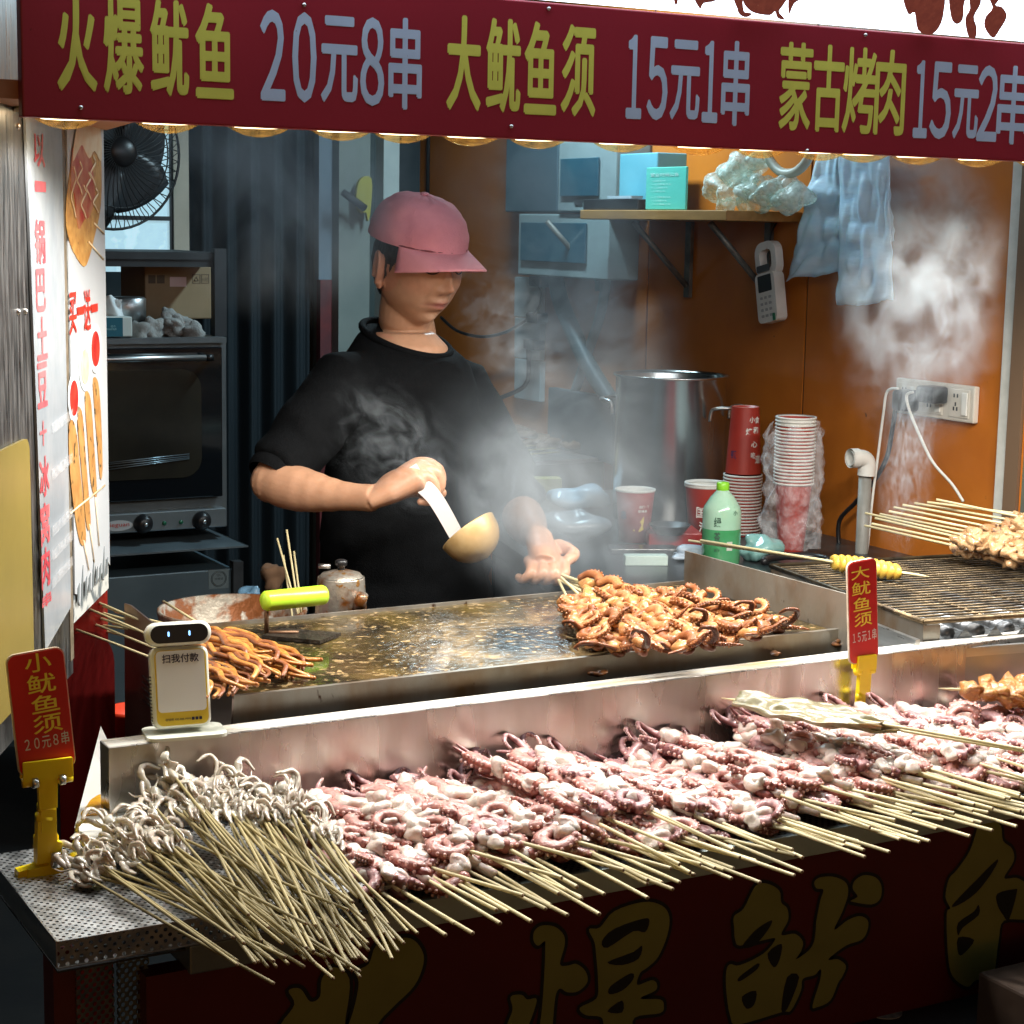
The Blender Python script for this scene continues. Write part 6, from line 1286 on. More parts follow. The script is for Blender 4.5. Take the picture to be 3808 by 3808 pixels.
def big_squid(seed, colf, cold, flesh=True, sc=(.72, .47, .42), L0=.215, rs=1):
    rng = random.Random(seed); A = MB(); Fm = MB(); y = .004
    # loose tip
    s = rng.choice((-1, 1)); z_ = rng.uniform(.004, .02)
    arm(A, [(0, .02, .003), (s*.004, .0, .006), (s*.010, -.018, z_), (s*.022, -.026, z_+.008), (s*.032, -.016, z_+.004), (s*.030, -.004, z_-.003)], .0072, .0016, rng, cold, True, sc)
    if rng.random() < .6: arm(A, [(0, .02, .0), (-s*.008, .002, .004), (-s*.022, -.010, .010), (-s*.036, -.014, .014)], .006, .0014, rng, cold, True, sc)
    if flesh: Fm.tube([(0, .008, .002), (0, L0+.02, .002)], .0055, 8)
    while y < L0:
        kind = rng.random(); s = rng.choice((-1, 1)); r = rng.uniform(.0096, .0128)*rs; z = rng.uniform(-.001, .004); st = rng.uniform(.036, .049); cf = colf if rng.random() < .8 else cold
        if not flesh and kind < .75 and rng.random() < .7: kind = .9
        if kind < .34:      # folded arm bulging to one side
            w_ = rng.uniform(.018, .027)*rs
            arm(A, [(-s*.004, y-.006, z), (s*w_*.7, y-.004, z+.003), (s*w_, y+.010, z+.003), (s*w_*.75, y+.026, z+.001), (-s*.003, y+.030, z)], r, r*.8, rng, cf, True, sc, side=s)
        elif kind < .68:    # open ring with a hole
            R0 = rng.uniform(.013, .0175)*rs; c = V((s*.008, y+.014, .009)); tl = rng.uniform(-.35, .35); pts = []
            for k in range(9): a = s*(2*pi*k/8.6)+1; pts.append(c+V((R0*cos(a)*1.05, R0*sin(a)*1.15, R0*sin(a)*tl*.5+.004*k/8)))
            arm(A, pts, r*.80, r*.45, rng, cf, True, sc, k=4, side=s*1)
        else:               # arm running along the stick
            arm(A, [(s*.004, y-.008, z+.004), (s*.013, y+.008, z+.006), (s*.010, y+.028, z+.006), (s*.001, y+.040, z+.002)], r, r*.75, rng, cf, True, sc, side=s)
        if flesh:
            for q in range(rng.randint(1, 2)):
                c = V((-s*rng.uniform(.000, .012), y+.014+rng.uniform(-.010, .016), rng.uniform(.004, .011)))
                Fm.ell(c, (rng.uniform(.010, .015), rng.uniform(.011, .019), rng.uniform(.008, .011)), Matrix.Rotation(rng.uniform(-.8, .8), 3, 'Z'), 14, 10, .75, 75, seed*3+q+y*100)
        else:
            Fm.ell(V((-s*.006, y+.014, .003)), (.011, .016, .009), Matrix.Rotation(rng.uniform(-.8, .8), 3, 'Z'), 14, 10, .8, 75, seed+y*100)
        A.ell((rng.uniform(-.006, .006), y+.016, -.004), (.011, .02, .007), n=8, m=6, col=cf(0, -.5))
        y += st
    return A, Fm
def euler_along(d, roll):
    d = V(d).normalized(); x = d.cross(UZ).normalized(); z = x.cross(d); M_ = Matrix((x, d, z)).transposed() @ Matrix.Rotation(roll, 3, 'Y'); return M_.to_euler()
protos = []
SL = .375
for k in range(9):
    root = thing('raw_squid_skewer', 'raw squid skewer', 'squid skewer', (0, 0, -5), group='raw big squid skewers on the tray')
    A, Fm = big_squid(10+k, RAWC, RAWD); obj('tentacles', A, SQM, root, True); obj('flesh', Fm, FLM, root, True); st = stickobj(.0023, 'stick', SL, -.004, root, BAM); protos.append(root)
kidmap = {}
def kids_of(o): return [x for x in bpy.data.objects if x.parent == o]
for p in protos: kidmap[p.name] = [(c, kids_of(c)) for c in kids_of(p)]
def spawn(p, loc, eul, label, used):
    if p.name not in used: used.add(p.name); o = p
    else:
        o = p.copy(); C.objects.link(o)
        for c, g in kidmap[p.name]:
            d = c.copy(); C.objects.link(d); d.parent = o
            for x in g: e = x.copy(); C.objects.link(e); e.parent = d
    o.location = loc; o.rotation_euler = eul; o['label'] = label; return o
ends4 = [(725, 1380), (825, 1435), (975, 1380), (675, 1445), (815, 1235), (970, 1290), (1145, 1370), (1140, 1130), (1185, 1240), (1225, 1300), (1265, 1105), (1310, 1185), (1410, 1240), (1345, 1335), (1630, 1065), (1685, 1110), (1905, 1055), (1805, 925), (1910, 915), (1740, 710), (1785, 1240), (1815, 1135), (1520, 1330), (1500, 1195)]
ends5 = [(340, 985), (370, 1040), (225, 1075), (280, 1100), (130, 1115), (95, 1090), (175, 1210), (140, 1245), (385, 1115), (440, 1190), (530, 985), (605, 995), (565, 1100), (585, 1210), (760, 1175), (800, 1155), (795, 1080), (880, 955), (890, 990), (1015, 1025), (985, 970), (1060, 900), (1115, 1045), (1120, 1080), (1130, 930), (1245, 1055), (1205, 935), (1235, 815), (1390, 955), (1400, 1005), (1450, 1000), (1465, 930), (1530, 855), (1530, 720), (1555, 775), (1555, 945), (1655, 975), (1505, 625), (1615, 655), (1715, 905), (1710, 815), (1760, 805), (1770, 945), (1790, 840), (1730, 740), (1850, 685), (1830, 745), (1895, 925), (1925, 850), (2010, 700), (2020, 870), (2080, 780), (2110, 930), (2140, 720), (2200, 860), (2230, 780), (2300, 830)]+[(2080+55*k, 600+(k*137) % 330) for k in range(26)]
def project(p): q = V(p)-CP; k = q.dot(FW); return 1904+6882.9*q.dot(RT)/k, 1904-6882.9*q.dot(UP)/k
def yaw_for(E, drop, slope):
    lo, hi = radians(-100), radians(-15)
    for _ in range(24):
        m_ = (lo+hi)/2; h_ = sqrt(1-drop*drop); d = V((cos(m_)*h_, sin(m_)*h_, drop)); a = project(E-d*.12); b_ = project(E); s_ = atan2(b_[1]-a[1], b_[0]-a[0])
        if s_ > atan2(slope, 1): lo = m_
        else: hi = m_
    return lo
def slope_at(px):
    T_ = [(1200, .64), (1700, .60), (2200, .52), (2600, .43), (2900, .37), (3400, .31), (4200, .28)]
    for (a, b_), (c_, e_) in zip(T_[:-1], T_[1:]):
        if px <= c_: return b_+(e_-b_)*max(0, (px-a)/(c_-a))
    return .28
rs_ = random.Random(21); used = set(); i = 0
for f, lst in ((c4, ends4), (c5, ends5)):
    for e in lst:
        px, py = f(*e); z = .894
        while z < .932:
            E = atZ(px, py, z)
            if E.y <= 1.720+rs_.uniform(-.03, .0): break
            z += .004
        E = atZ(px, py, z)
        drop = -.02-.07*max(0, z-.90)/.05+rs_.uniform(-.02, .02); yaw = yaw_for(E, drop, slope_at(px)*rs_.uniform(.86, 1.14))
        d = V((cos(yaw), sin(yaw), 0))*sqrt(1-drop*drop)+UZ*drop
        T = E-d*SL
        if T.y > 2.028: T -= d*((T.y-2.028)/d.y); 
        T.z = min(T.z, .938)
        k = i % 9 if rs_.random() < .6 else rs_.randrange(9)
        lay = 'top layer' if z > .935 else 'middle layer' if z > .912 else 'bottom layer'
        wh = 'beside the bundle' if px < 1800 else 'left of middle' if px < 2400 else 'right of middle' if px < 3000 else 'below the clipped card' if px < 3500 else 'far right end'
        look = ('with long curled tip', 'with open ring', 'with thick white lumps', 'with dark folded tentacles', 'with rows of pale suckers', 'with rosy tentacles', 'with tightly folded arms', 'with blunt white chunks', 'with pale ringed arms')[k]
        spawn(protos[k], T, euler_along(d, rs_.uniform(-.5, .5)+(pi if rs_.random() < .12 else 0)), f'raw squid skewer {look}, {lay}, {wh}', used); i += 1
for k in range(26):
    X_ = .80+1.45*k/26+rs_.uniform(-.02, .02); T = V((X_, 1.985+.035*rs_.random(), .888+.036*rs_.random())); yw = radians(-62+rs_.uniform(-6, 6)); drop = -.02; d = V((cos(yw), sin(yw), drop)).normalized()
    j = rs_.randrange(9); px = project(T)[0]
    wh = 'beside the bundle' if px < 1500 else 'left of middle' if px < 2000 else 'right of middle' if px < 2700 else 'below the clipped card' if px < 3300 else 'far right end'
    look = ('long curled tip', 'open ring', 'thick white lumps', 'dark folded tentacles', 'rows of pale suckers', 'rosy tentacles', 'tightly folded arms', 'blunt white chunks', 'pale ringed arms')[j]
    spawn(protos[j], T, euler_along(d, rs_.uniform(-.6, .6)), f'raw squid skewer with {look}, low by the ledge, {wh}', used)
# flat skewered squid bodies on the right
FLAT = mat('translucent squid body', (.24, .21, .12), (.16, .145, .09), sc=26, rough=.25, coat=.4, sss=.2, bump=.3, bsc=60, lo=.4, hi=.7)
for k, (e, lab) in enumerate((((3800, 2820), 'flat glossy translucent squid body on a stick among the tentacle skewers'), ((3860, 2835), 'second glossy squid body skewer lying half under the upper one'))):
    root = thing('squid_body_skewer', lab, 'squid skewer', group='flat squid body skewers'); E = atZ(*e, .955-.006*k); d = V((cos(radians(-50)), sin(radians(-50)), -.06)).normalized(); L = .40; root.location = E-d*L+V((.0, .0, .012)); root.rotation_euler = euler_along(d, .1)
    mb = MB(); mb.grid(lambda u, v: ((v-.5)*(.012+.060*sin(pi*min(1, .12+u*.86))**.7)+.004*noise.noise(V((u*9, v*6, k))), .02+.20*u, .004+.009*noise.noise(V((u*5+k, v*5, 3)))+.0015*sin(u*19)), 40, 24, th=.004); obj('squid_body', mb, FLAT, root, True); stickobj(.0022, 'stick', L, 0, root, BAM)
# orange marinated meat skewers at the right end of the tray
MAR = mat('marinated meat', (.44, .20, .05), (.30, .11, .025), sc=60, rough=.3, coat=.5, bump=.6, bsc=130, spots=(.55, .34, .13), spotsc=90, spotlo=.6)
for k, (x, y) in enumerate(((3490, 2560), (3560, 2556), (3600, 2575), (3640, 2550), (3700, 2548))):
    root = thing('marinated_meat_skewer', ('leftmost', 'second', 'third', 'fourth', 'rightmost')[k]+' orange marinated meat skewer with its pointed tip towards the ledge', 'meat skewer', group='marinated meat skewers'); S_ = atZ(x, y, .972-.004*k); d = V((.93, -.34, -.08)).normalized(); root.location = S_; root.rotation_euler = euler_along(d, .2*k)
    mb = MB(); rr = random.Random(k)
    for j in range(7): mb.ell((rr.uniform(-.006, .006), .05+j*.020, rr.uniform(-.004, .004)), (.020, .018, .012), None, 14, 10, .8, 70, j+k*9)
    obj('meat', mb, MAR, root, True); stickobj(.0021, 'stick', .34, 0, root, BAM)
# ---- bundle of small squid skewers on the left
sprot = []
for k in range(8):
    root = thing('small_squid_skewer', 'small squid skewer', 'small squid skewer', (0, 0, -5), group='bundle of small squid skewers'); rng = random.Random(50+k); mb = MB()
    s = rng.choice((-1, 1))
    for q in range(rng.randint(2, 3)):   # bent white tubes threaded on the stick
        s = -s; y0 = .004+.017*q; r = rng.uniform(.0036, .0056); a = rng.uniform(.008, .018); h = rng.uniform(0, .014)
        pts = [(-s*.004, y0+.012, 0), (s*.004, y0, .003+h*.3), (s*a, y0-.006, .004+h), (s*a*1.5, y0+.010, .003+h*.6), (s*a*1.2, y0+.024, .001)]
        if q == 0: pts = [(0, .012, 0), (s*.003, -.006, .006), (s*.012, -.028, .010+h), (s*.026, -.036, .008+h), (s*.036, -.026, .002)] if rng.random() < .6 else [(0, .012, 0), (-s*.004, -.012, .008), (s*.003, -.034, .010+h), (s*.012, -.046, .006)]
        P = spline(pts, 5); mb.tube(P, [r*(1-.55*abs(2*i/(len(P)-1)-1)**3)*(1+.16*sin(i*1.9+k)) for i in range(len(P))], 10, True, True, .62)
    sg_ = rng.choice((-1, 1)); fw = rng.uniform(.012, .024)
    mb.grid(lambda u, v: (sg_*(.002+fw*v*sin(pi*min(1, .1+u*.9))), .002+.032*u-.014*v, .006+.010*sin(v*4+k)+.004*sin(u*7)), 10, 8, th=.003)
    mb.tube(spline([(0, .02, .004), (-sg_*.010, .008, .008), (-sg_*.020, -.002, .006), (-sg_*.026, -.012, .010)], 4), [.0022-.0014*i/12 for i in range(13)], 6)
    mb.grid(lambda u, v: ((v-.5)*.020*(1-.5*u)+.004*sin(v*9+k), .004+.03*u, .004+.007*sin(v*6+k)+.004*sin(u*5)), 10, 10, th=.0035)
    mb.ell((0, .030, 0), (.007, .016, .006), None, 12, 8, .5, 90, k)
    obj('squid', mb, SMALL, root, True); st = stickobj(.0017, 'stick', .28, 0, root, BAMG, False); sprot.append(root)
for p in sprot: kidmap[p.name] = [(c, kids_of(c)) for c in kids_of(p)]
heads = [(300, 3232), (330, 3165), (350, 3215), (430, 3150), (470, 3175), (420, 3090), (520, 3110), (560, 3075), (600, 3130), (450, 2965), (500, 2935), (560, 2960), (640, 2985), (610, 2905), (690, 2925), (740, 2880), (780, 2850), (820, 2875), (860, 2900), (900, 2935), (960, 2920), (1000, 2900), (1040, 2965), (1100, 2975), (1130, 3010), (1180, 3040), (1215, 3080), (1250, 3095), (720, 3010), (840, 3010), (940, 3030)]
e3 = [(1185, 1505), (1245, 1520), (1210, 1630), (1300, 1620), (1320, 1615), (1390, 1560), (1365, 1640), (1410, 1640), (1395, 1725), (1335, 1510), (1455, 1590), (1510, 1560), (1470, 1625), (1550, 1640), (1555, 1605), (1545, 1735), (1565, 1500), (1600, 1560), (1585, 1480), (1700, 1430), (1720, 1430), (1650, 1300), (1660, 1330), (1535, 1345), (1500, 1350), (1380, 1450), (1440, 1520), (1700, 1700), (1720, 1770), (1790, 1745), (1835, 1690), (1660, 1595), (1720, 1625), (1750, 1665), (1830, 1590), (1800, 1600), (1880, 1555), (1840, 1460), (1900, 1480), (1860, 1400), (1775, 1350), (1800, 1310), (1830, 1290), (1420, 1480), (1470, 1430), (1560, 1420), (1610, 1430), (1690, 1480), (1760, 1500), (1840, 1540), (1600, 1350), (1900, 1300), (1915, 1390), (1340, 1330), (1370, 1440), (1265, 1390), (1620, 1640), (1500, 1500), (1680, 1560), (1780, 1640), (1870, 1610), (1950, 1640), (1960, 1560), (2010, 1500), (2060, 1520), (2080, 1460), (1980, 1420), (2000, 1600), (2130, 1470), (1930, 1520), (1745, 1560), (1640, 1500), (1530, 1470), (1450, 1400), (1960, 1470), (2030, 1560)]
used2 = set(); rs2 = random.Random(4); e3 += [(1650-rs2.random()*500, 1330+rs2.random()*200) for _ in range(8)]+[(1180+rs2.random()*700, 1480+rs2.random()*210) for _ in range(20)]
heads += [(700, 2950), (780, 2930), (860, 2960), (960, 2990), (1020, 3010), (1080, 3040), (660, 2900), (620, 2860), (1150, 3080)]
for i, e in enumerate(e3):
    ex0, ey0 = c3(*e); best = None
    cand = []
    for h in heads if i % 3 else [h for h in heads if h[0] > 560]:
        dx, dy = ex0-h[0], ey0-h[1]; D = hypot(dx, dy); an = math.degrees(atan2(dy, dx))
        if 480 < D < 900 and 12 < an < 66: cand.append(h)
    if not cand: continue
    for tr_y in range(14):
        h = rs2.choice(cand); hx, hy = h[0]+rs2.uniform(-22, 22), h[1]+rs2.uniform(-18, 18)
        zmid = .912+.055*min(1, max(0, (3250-hy)/350)); Hd = atZ(hx, hy, zmid)
        if Hd.y > 2.035: Hd = atY(hx, hy, 2.035)
        ze = .912+.05*rs2.random(); Ee = atZ(ex0, ey0, ze); d = Ee-Hd; L = d.length
        if .20 < L < (.44 if tr_y > 6 else .38): break
    else: continue
    p = sprot[i % 8]; side_ = 'front left corner' if hx < 520 else 'back left' if hx < 800 else 'middle' if hx < 1020 else 'right side'
    lk = ('long curled white arm', 'short bent white tubes', 'flared pale fin', 'twin curled arms', 'drooping white arm', 'tightly folded pale body', 'wide flat fin', 'hooked white tip')[i % 8]
    o = spawn(p, Hd, euler_along(d, rs2.uniform(-1.2, 1.2)), f'small pale squid skewer with {lk}, {side_} of the bundle', used2)
    for c in [x for x in bpy.data.objects if x.parent == o]:
        if c.name.startswith('stick'): c.scale.y = L/.28
        else: c.scale = (.78,)*3
for p in sprot:
    if p.name not in used2:
        for c, g in kidmap[p.name]:
            for x in g: bpy.data.objects.remove(x)
            bpy.data.objects.remove(c)
        bpy.data.objects.remove(p)
# ---- cooked squid under the man's left hand
cprot = []
for k in range(5):
    root = thing('cooked_squid_skewer', 'cooked squid skewer', 'cooked squid skewer', (0, 0, -5), group='sauced squid skewers on the hot plate')
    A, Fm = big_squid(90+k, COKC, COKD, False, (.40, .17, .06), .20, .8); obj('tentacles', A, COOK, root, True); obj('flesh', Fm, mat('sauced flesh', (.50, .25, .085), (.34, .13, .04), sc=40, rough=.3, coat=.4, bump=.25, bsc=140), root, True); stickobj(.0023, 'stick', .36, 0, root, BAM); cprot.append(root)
for p in cprot: kidmap[p.name] = [(c, kids_of(c)) for c in kids_of(p)]
used3 = set(); rs3 = random.Random(9); HG = LK+V((.02, -.02, -.02))
ctips = [(2990, 2335), (2920, 2300), (2900, 2365), (2810, 2385), (2830, 2290), (2720, 2400), (2740, 2280), (2640, 2415), (2640, 2270), (2560, 2410), (2540, 2260), (2470, 2420), (2380, 2425), (2450, 2300), (2560, 2330), (2660, 2340), (2300, 2400), (2350, 2330), (2760, 2330), (2240, 2340)]
for i, tpx in enumerate(ctips):
    z = GZ+.012+.008*(i % 3); T = atZ(tpx[0]-70, tpx[1], z); tgt = HG+V((rs3.uniform(-.02, .02), rs3.uniform(-.03, .03), rs3.uniform(-.012, .014)))
    d = (tgt-T)
    if d.length < .20: d = d.normalized()*.2
    d = V((d.x, d.y, max(-.02, min(.06, d.z)))); 
    lk = ('a curled dark tip', 'open rings of tentacle', 'plump orange flesh', 'folded brown arms', 'glossy sauced suckers')[i % 5]
    wh = ('at the right end of the hot pile', 'at the front of the hot pile', 'on top of the hot pile', 'at the back of the hot pile')[0 if tpx[0] > 2790 else 1 if tpx[1] > 2380 else 2 if tpx[1] > 2310 else 3]
    o = spawn(cprot[i % 5], T, euler_along(d, rs3.uniform(-.7, .7)), f'sauced squid skewer with {lk}, {wh}', used3)
    L_ = min(.36, max(.22, (tgt-T).length+.01))
    for c in [x for x in bpy.data.objects if x.parent == o and x.name.startswith('stick')]: c.scale.y = L_/.36
# ---- orange squid strips at the left of the plate, sticks running back to the left
STRIP_C = tcol((.62, .30, .07), (.46, .17, .03), (.20, .06, .012))
used4 = set(); rs4 = random.Random(14); lprot = []
for k in range(4):
    root = thing('squid_strip_skewer', 'squid strip skewer', 'squid strip skewer', (0, 0, -5), group='orange squid strip skewers on the hot plate'); A = MB(); rng = random.Random(200+k)
    for q in range(7):
        s = rng.choice((-1, 1)); x0 = rng.uniform(-.02, .02); l = rng.uniform(.06, .11); r = rng.uniform(.0042, .0062); bz = rng.uniform(0, .014)
        arm(A, [(x0*.3, .13+rng.uniform(-.04, .03), bz), (x0, .10, bz+.006), (x0+s*.012, .10-l*.45, bz+.003), (x0+s*.004, .10-l*.8, bz), (x0+s*.02, .10-l, .0)], r, r*.55, rng, STRIP_C if rng.random() < .75 else COKD, False)
    obj('squid_strips', A, COOK, root, True); stickobj(.0018, 'stick', .32, .05, root, BAM); lprot.append(root)
for p in lprot: kidmap[p.name] = [(c, kids_of(c)) for c in kids_of(p)]
lst = [((1140, 2490), (470, 2300)), ((1080, 2470), (340, 2268)), ((1000, 2520), (345, 2290)), ((1050, 2430), (420, 2318)), ((930, 2560), (330, 2312)), ((960, 2470), (350, 2240)), ((900, 2520), (300, 2252)), ((1000, 2420), (430, 2275)), ((880, 2570), (258, 2332)), ((1110, 2520), (360, 2338)), ((860, 2460), (335, 2228)), ((940, 2420), (345, 2320))]
for i, (a, b_) in enumerate(lst):
    T = atZ(*a, GZ+.008+.010*(i % 3)); E = atY(*b_, 2.63); d = (E-T); L = d.length
    o = spawn(lprot[i % 4], T, euler_along(d, rs4.uniform(-.4, .4)), 'orange fried squid strip skewer, stick '+('highest', 'upper', 'middle', 'lower')[i % 4]+' in the bunch behind the guard', used4)
    for c in [x for x in bpy.data.objects if x.parent == o and x.name.startswith('stick')]: c.scale.y = L/.32
mb = MB(); mb.tube([atY(607, 2236, 2.62), atZ(760, 2330, GZ+.02)], .0019, 8); tag(obj('bamboo_stick', mb, BAM), 'single bamboo stick leaning up from the orange squid strips before the wok', 'stick')
# ---- grill: potato spiral and meat skewers
g0, g1 = atZ(3092, 2090, GRZ+.020), atZ(3345, 2128, GRZ+.020); d = (g1-g0).normalized(); BL = (g1-g0).length
pk = thing('potato_spiral_skewer', 'yellow potato spiral threaded on two sticks on the grill', 'potato skewer', g0, euler_along(d, 0))
mb = MB(); prof_ = []; nn = 110
for j in range(nn+1):
    u = j/nn; prof_.append((.0165*(1-.25*abs(2*u-1)**3)*(.80+.22*abs(sin(u*pi*10))**.6), BL*u))
k = 28; vs = [(r*cos(2*pi*q/k), y+.010*cos(2*pi*q/k), r*sin(2*pi*q/k)) for r, y in prof_ for q in range(k)]; fs = [(i*k+q, i*k+(q+1) % k, (i+1)*k+(q+1) % k, (i+1)*k+q) for i in range(nn) for q in range(k)]+[list(range(k))[::-1], [nn*k+q for q in range(k)]]
mb.add(vs, fs); obj('potato', mb, mat('potato', (.66, .44, .07), (.54, .31, .04), sc=40, rough=.4, sss=.15, bump=.12, bsc=120), pk, True)
for k_, (y0, y1, px0) in enumerate(((-.30, BL+.055, 0), (-.27, BL+.02, .006))): mb = MB(); mb.tube([(px0, y0, px0*.8), (px0*.4, y1-.02, 0), (px0*.4, y1, 0)], [.0024, .0024, .0006], 8); obj('stick', mb, BAM, pk, True)
GM = mat('grilled meat', (.30, .15, .06), (.44, .27, .13), sc=45, rough=.35, coat=.4, bump=.6, bsc=110, spots=(.10, .045, .02), spotsc=60, spotlo=.62)
g2 = lambda x, y: (2500+x*.677, 1800+y*.677)
for k_, (e, m_) in enumerate((((1058, 228), (1575, 345)), ((1095, 218), (1580, 320)), ((1115, 188), (1600, 300)), ((1060, 160), (1640, 290)), ((1140, 165), (1680, 272)), ((1190, 150), (1740, 262)), ((1218, 128), (1810, 250)), ((1265, 115), (1850, 222)), ((1330, 105), (1900, 205)), ((1450, 85), (1960, 190)), ((1400, 100), (1990, 175)))):
    lay = .012+.012*(k_ % 2)+.003*k_; M0 = atZ(*g2(*m_), GRZ+.016+lay); E = atZ(*g2(*e), GRZ+.03+lay*1.2); d = (M0-E); L0 = d.length; d.normalize()
    root = thing('meat_skewer', ('nearest', 'second nearest', 'third', 'fourth', 'fifth', 'sixth', 'seventh', 'eighth', 'ninth', 'farthest', 'second farthest')[k_]+' browned meat skewer of the pile at the right of the grill', 'meat skewer', E, euler_along(d, .3*k_), 'browned meat skewers on the grill'); mb = MB(); rr = random.Random(70+k_)
    for j in range(8): mb.ell((rr.uniform(-.005, .005), L0+j*.021, rr.uniform(-.004, .004)), (rr.uniform(.012, .017), .017, rr.uniform(.009, .013)), None, 14, 10, .9, 80, j+k_*11)
    obj('meat', mb, GM, root, True); mb = MB(); mb.tube([(0, 0, 0), (0, L0+.20, 0)], .0024, 8); obj('stick', mb, BAM, root, True)
# ---- burnt scraps
for k_, (x, y, r, lab) in enumerate(((2230, 2503, .008, 'small brown scrap of squid on the greasy ledge'), (2885, 2430, .007, 'black burnt scrap on the ledge before the griddle corner'), (3095, 2388, .012, 'dark burnt scrap in the gap right of the griddle corner'))):
    p = atZ(x, y, LZ+.004); mb = MB(); mb.ell(p, (r*1.5, r, r*.5), Matrix.Rotation(k_, 3, 'Z'), 16, 10, .9, 150, k_); solo('burnt_scrap', mb, mat('burnt scrap', (.18, .07, .02), (.02, .012, .01), sc=90, rough=.3, lo=.35, hi=.6), lab, 'scrap')
# ================================================================ smoke and steam
def smoke_mat(name, dens, scale, thr, soft, dist, stretch, seed, pw_=1.0):
    m = bpy.data.materials.new(name); m.use_nodes = True; n = m.node_tree.nodes; l = m.node_tree.links
    n.remove(n['Principled BSDF']); o = n['Material Output']; v = n.new('ShaderNodeVolumePrincipled'); l.new(v.outputs[0], o.inputs['Volume'])
    v.inputs['Color'].default_value = (.80, .89, .97, 1); v.inputs['Anisotropy'].default_value = .15
    tc = n.new('ShaderNodeTexCoord'); mp = n.new('ShaderNodeMapping'); l.new(tc.outputs['Object'], mp.inputs[0]); mp.inputs['Scale'].default_value = stretch; mp.inputs['Location'].default_value = (seed*1.7, seed*2.3, seed*.9)
    t = n.new('ShaderNodeTexNoise'); t.inputs['Scale'].default_value = scale; t.inputs['Detail'].default_value = 5; t.inputs['Roughness'].default_value = .58; t.inputs['Distortion'].default_value = dist; l.new(mp.outputs[0], t.inputs['Vector'])
    mr = n.new('ShaderNodeMapRange'); mr.interpolation_type = 'SMOOTHSTEP'; l.new(t.outputs[0], mr.inputs[0]); mr.inputs[1].default_value = thr; mr.inputs[2].default_value = thr+soft; mr.inputs[3].default_value = 0; mr.inputs[4].default_value = 1
    ln = n.new('ShaderNodeVectorMath'); ln.operation = 'LENGTH'; l.new(tc.outputs['Object'], ln.inputs[0])
    fm = n.new('ShaderNodeMapRange'); fm.interpolation_type = 'SMOOTHSTEP'; l.new(ln.outputs['Value'], fm.inputs[0]); fm.inputs[1].default_value = .98; fm.inputs[2].default_value = .15; fm.inputs[3].default_value = 0; fm.inputs[4].default_value = 1
    mu = n.new('ShaderNodeMath'); mu.operation = 'MULTIPLY'; l.new(mr.outputs[0], mu.inputs[0]); l.new(fm.outputs[0], mu.inputs[1])
    m2 = n.new('ShaderNodeMath'); m2.operation = 'MULTIPLY'; l.new(mu.outputs[0], m2.inputs[0]); m2.inputs[1].default_value = dens; l.new(m2.outputs[0], v.inputs['Density'])
    m.cycles.volume_step_rate = .35; m.cycles.volume_sampling = 'MULTIPLE_IMPORTANCE'
    return m
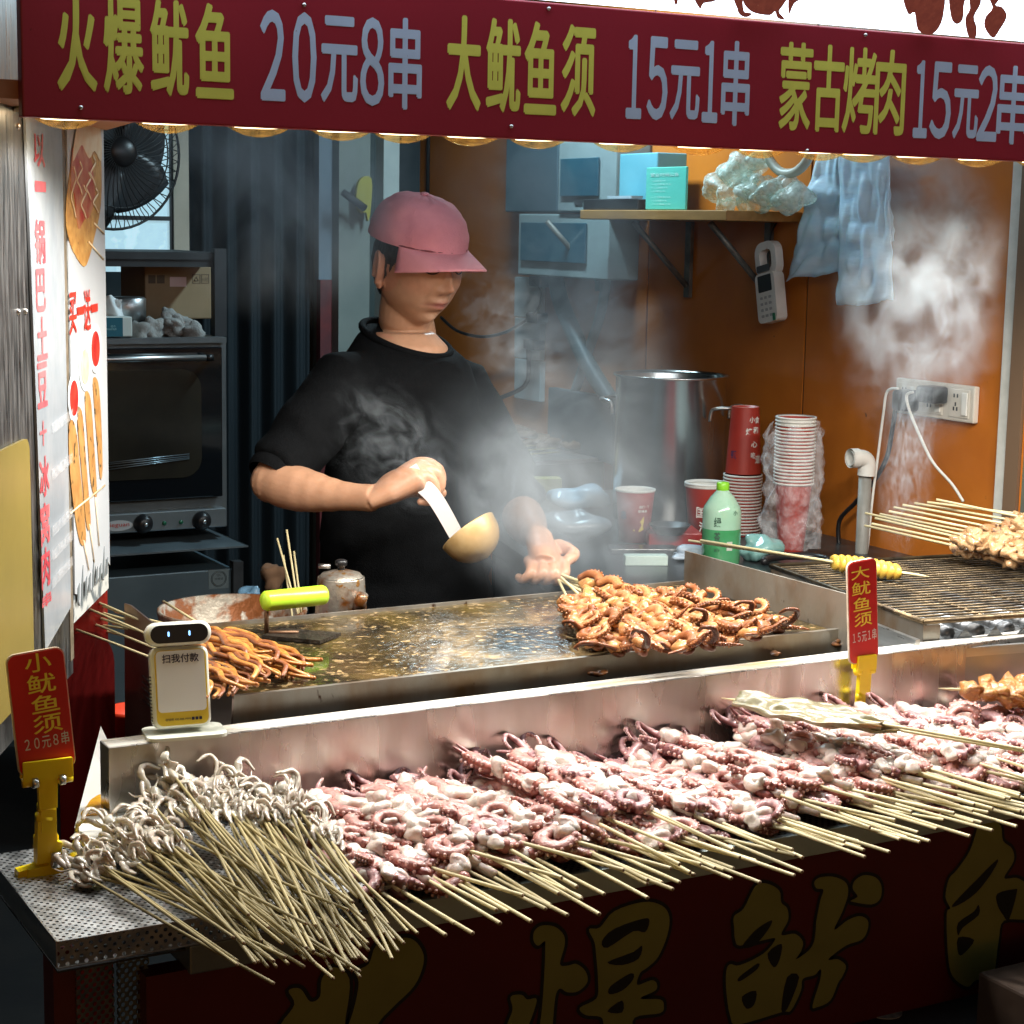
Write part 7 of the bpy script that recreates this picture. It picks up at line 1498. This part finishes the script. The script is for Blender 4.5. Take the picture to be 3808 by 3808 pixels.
def puff(label, p, q, Y0, Y1, wid, thick, dens, scale, thr=.5, soft=.2, dist=1.2, stretch=(1, 1, .55), seed=1):
    """an egg shaped volume of smoke whose long axis runs from photo pixel p (at depth Y0) to q (at depth Y1)"""
    A, B = atY(*p, Y0), atY(*q, Y1); ax = (B-A); L = ax.length/2; ax.normalize(); v = FW-ax*FW.dot(ax); v.normalize(); s = ax.cross(v).normalized()
    bm = bmesh.new(); bmesh.ops.create_icosphere(bm, subdivisions=3, radius=1); me = bpy.data.meshes.new('smoke'); bm.to_mesh(me); bm.free()
    o = bpy.data.objects.new('smoke', me); C.objects.link(o)
    M_ = Matrix((s, v, ax)).transposed().to_4x4(); o.matrix_world = Matrix.Translation((A+B)/2) @ M_ @ Matrix.Diagonal((wid, thick, L, 1))
    me.materials.append(smoke_mat('smoke '+str(seed), dens, scale, thr, soft, dist, stretch, seed)); tag(o, label, 'smoke', None, 'stuff')
# over the hot plate, drifting up past the man's left arm
puff('dense grey steam rising from the sauced squid round the left hand', (2080, 2330), (1850, 1480), 2.50, 2.72, .15, .10, 17, 2.0, .38, .30, 1.0, (1, 1, .9), 1)
puff('steam drifting right over the paper cups behind the griddle', (2560, 2230), (1960, 1600), 2.60, 2.85, .17, .10, 13, 2.0, .38, .30, 1.0, (1, 1, .8), 2)
puff('wisps of smoke curling before the black sweater', (1740, 1900), (1180, 1420), 2.62, 2.70, .11, .06, 15, 2.0, .50, .20, 1.8, (1, 1, 1), 3)
puff('thin smoke streaming up before the man and cap brim', (2080, 1600), (1690, 800), 2.66, 2.72, .10, .06, 12, 2.2, .47, .24, 1.6, (1, 1, 2.2), 4)
puff('blue grey smoke before the meter boxes on the wall', (2300, 1750), (1980, 700), 2.9, 3.2, .24, .15, 7.5, 2.0, .40, .32, 1.3, (1, 1, 1.8), 5)
puff('broad thin haze from the hot plate over the stock pot', (1500, 1950), (2700, 1500), 2.75, 2.85, .30, .14, 3.6, 1.6, .30, .40, .7, (1, 1, 1), 11)
# from the grill on the right
puff('narrow column of smoke rising from the potato skewer', (3330, 2150), (3420, 1180), 2.40, 2.50, .062, .05, 22, 2.6, .46, .20, 2.0, (1.1, 1, 1.6), 6)
puff('bright billowing smoke under the right end of the sign', (3400, 1760), (3460, 330), 2.50, 2.36, .17, .10, 15, 2.9, .43, .26, .9, (1, 1, 1.4), 7)
puff('pale smoke spreading over the hanging bags', (3720, 980), (3010, 430), 2.46, 2.42, .14, .10, 15, 2.8, .44, .26, .9, (1, 1, 1.4), 8)
# hazy steam under the canopy
puff('hazy steam hanging before the dark curtain', (480, 720), (1620, 600), 2.8, 2.8, .26, .18, 7.5, 1.7, .34, .36, .8, (1, 1, 1.6), 9)
puff('faint haze drifting below the lamps above the fuse cabinet', (1500, 700), (2700, 640), 2.8, 2.8, .24, .16, 4.6, 1.8, .34, .36, .8, (1, 1, 1.6), 10)
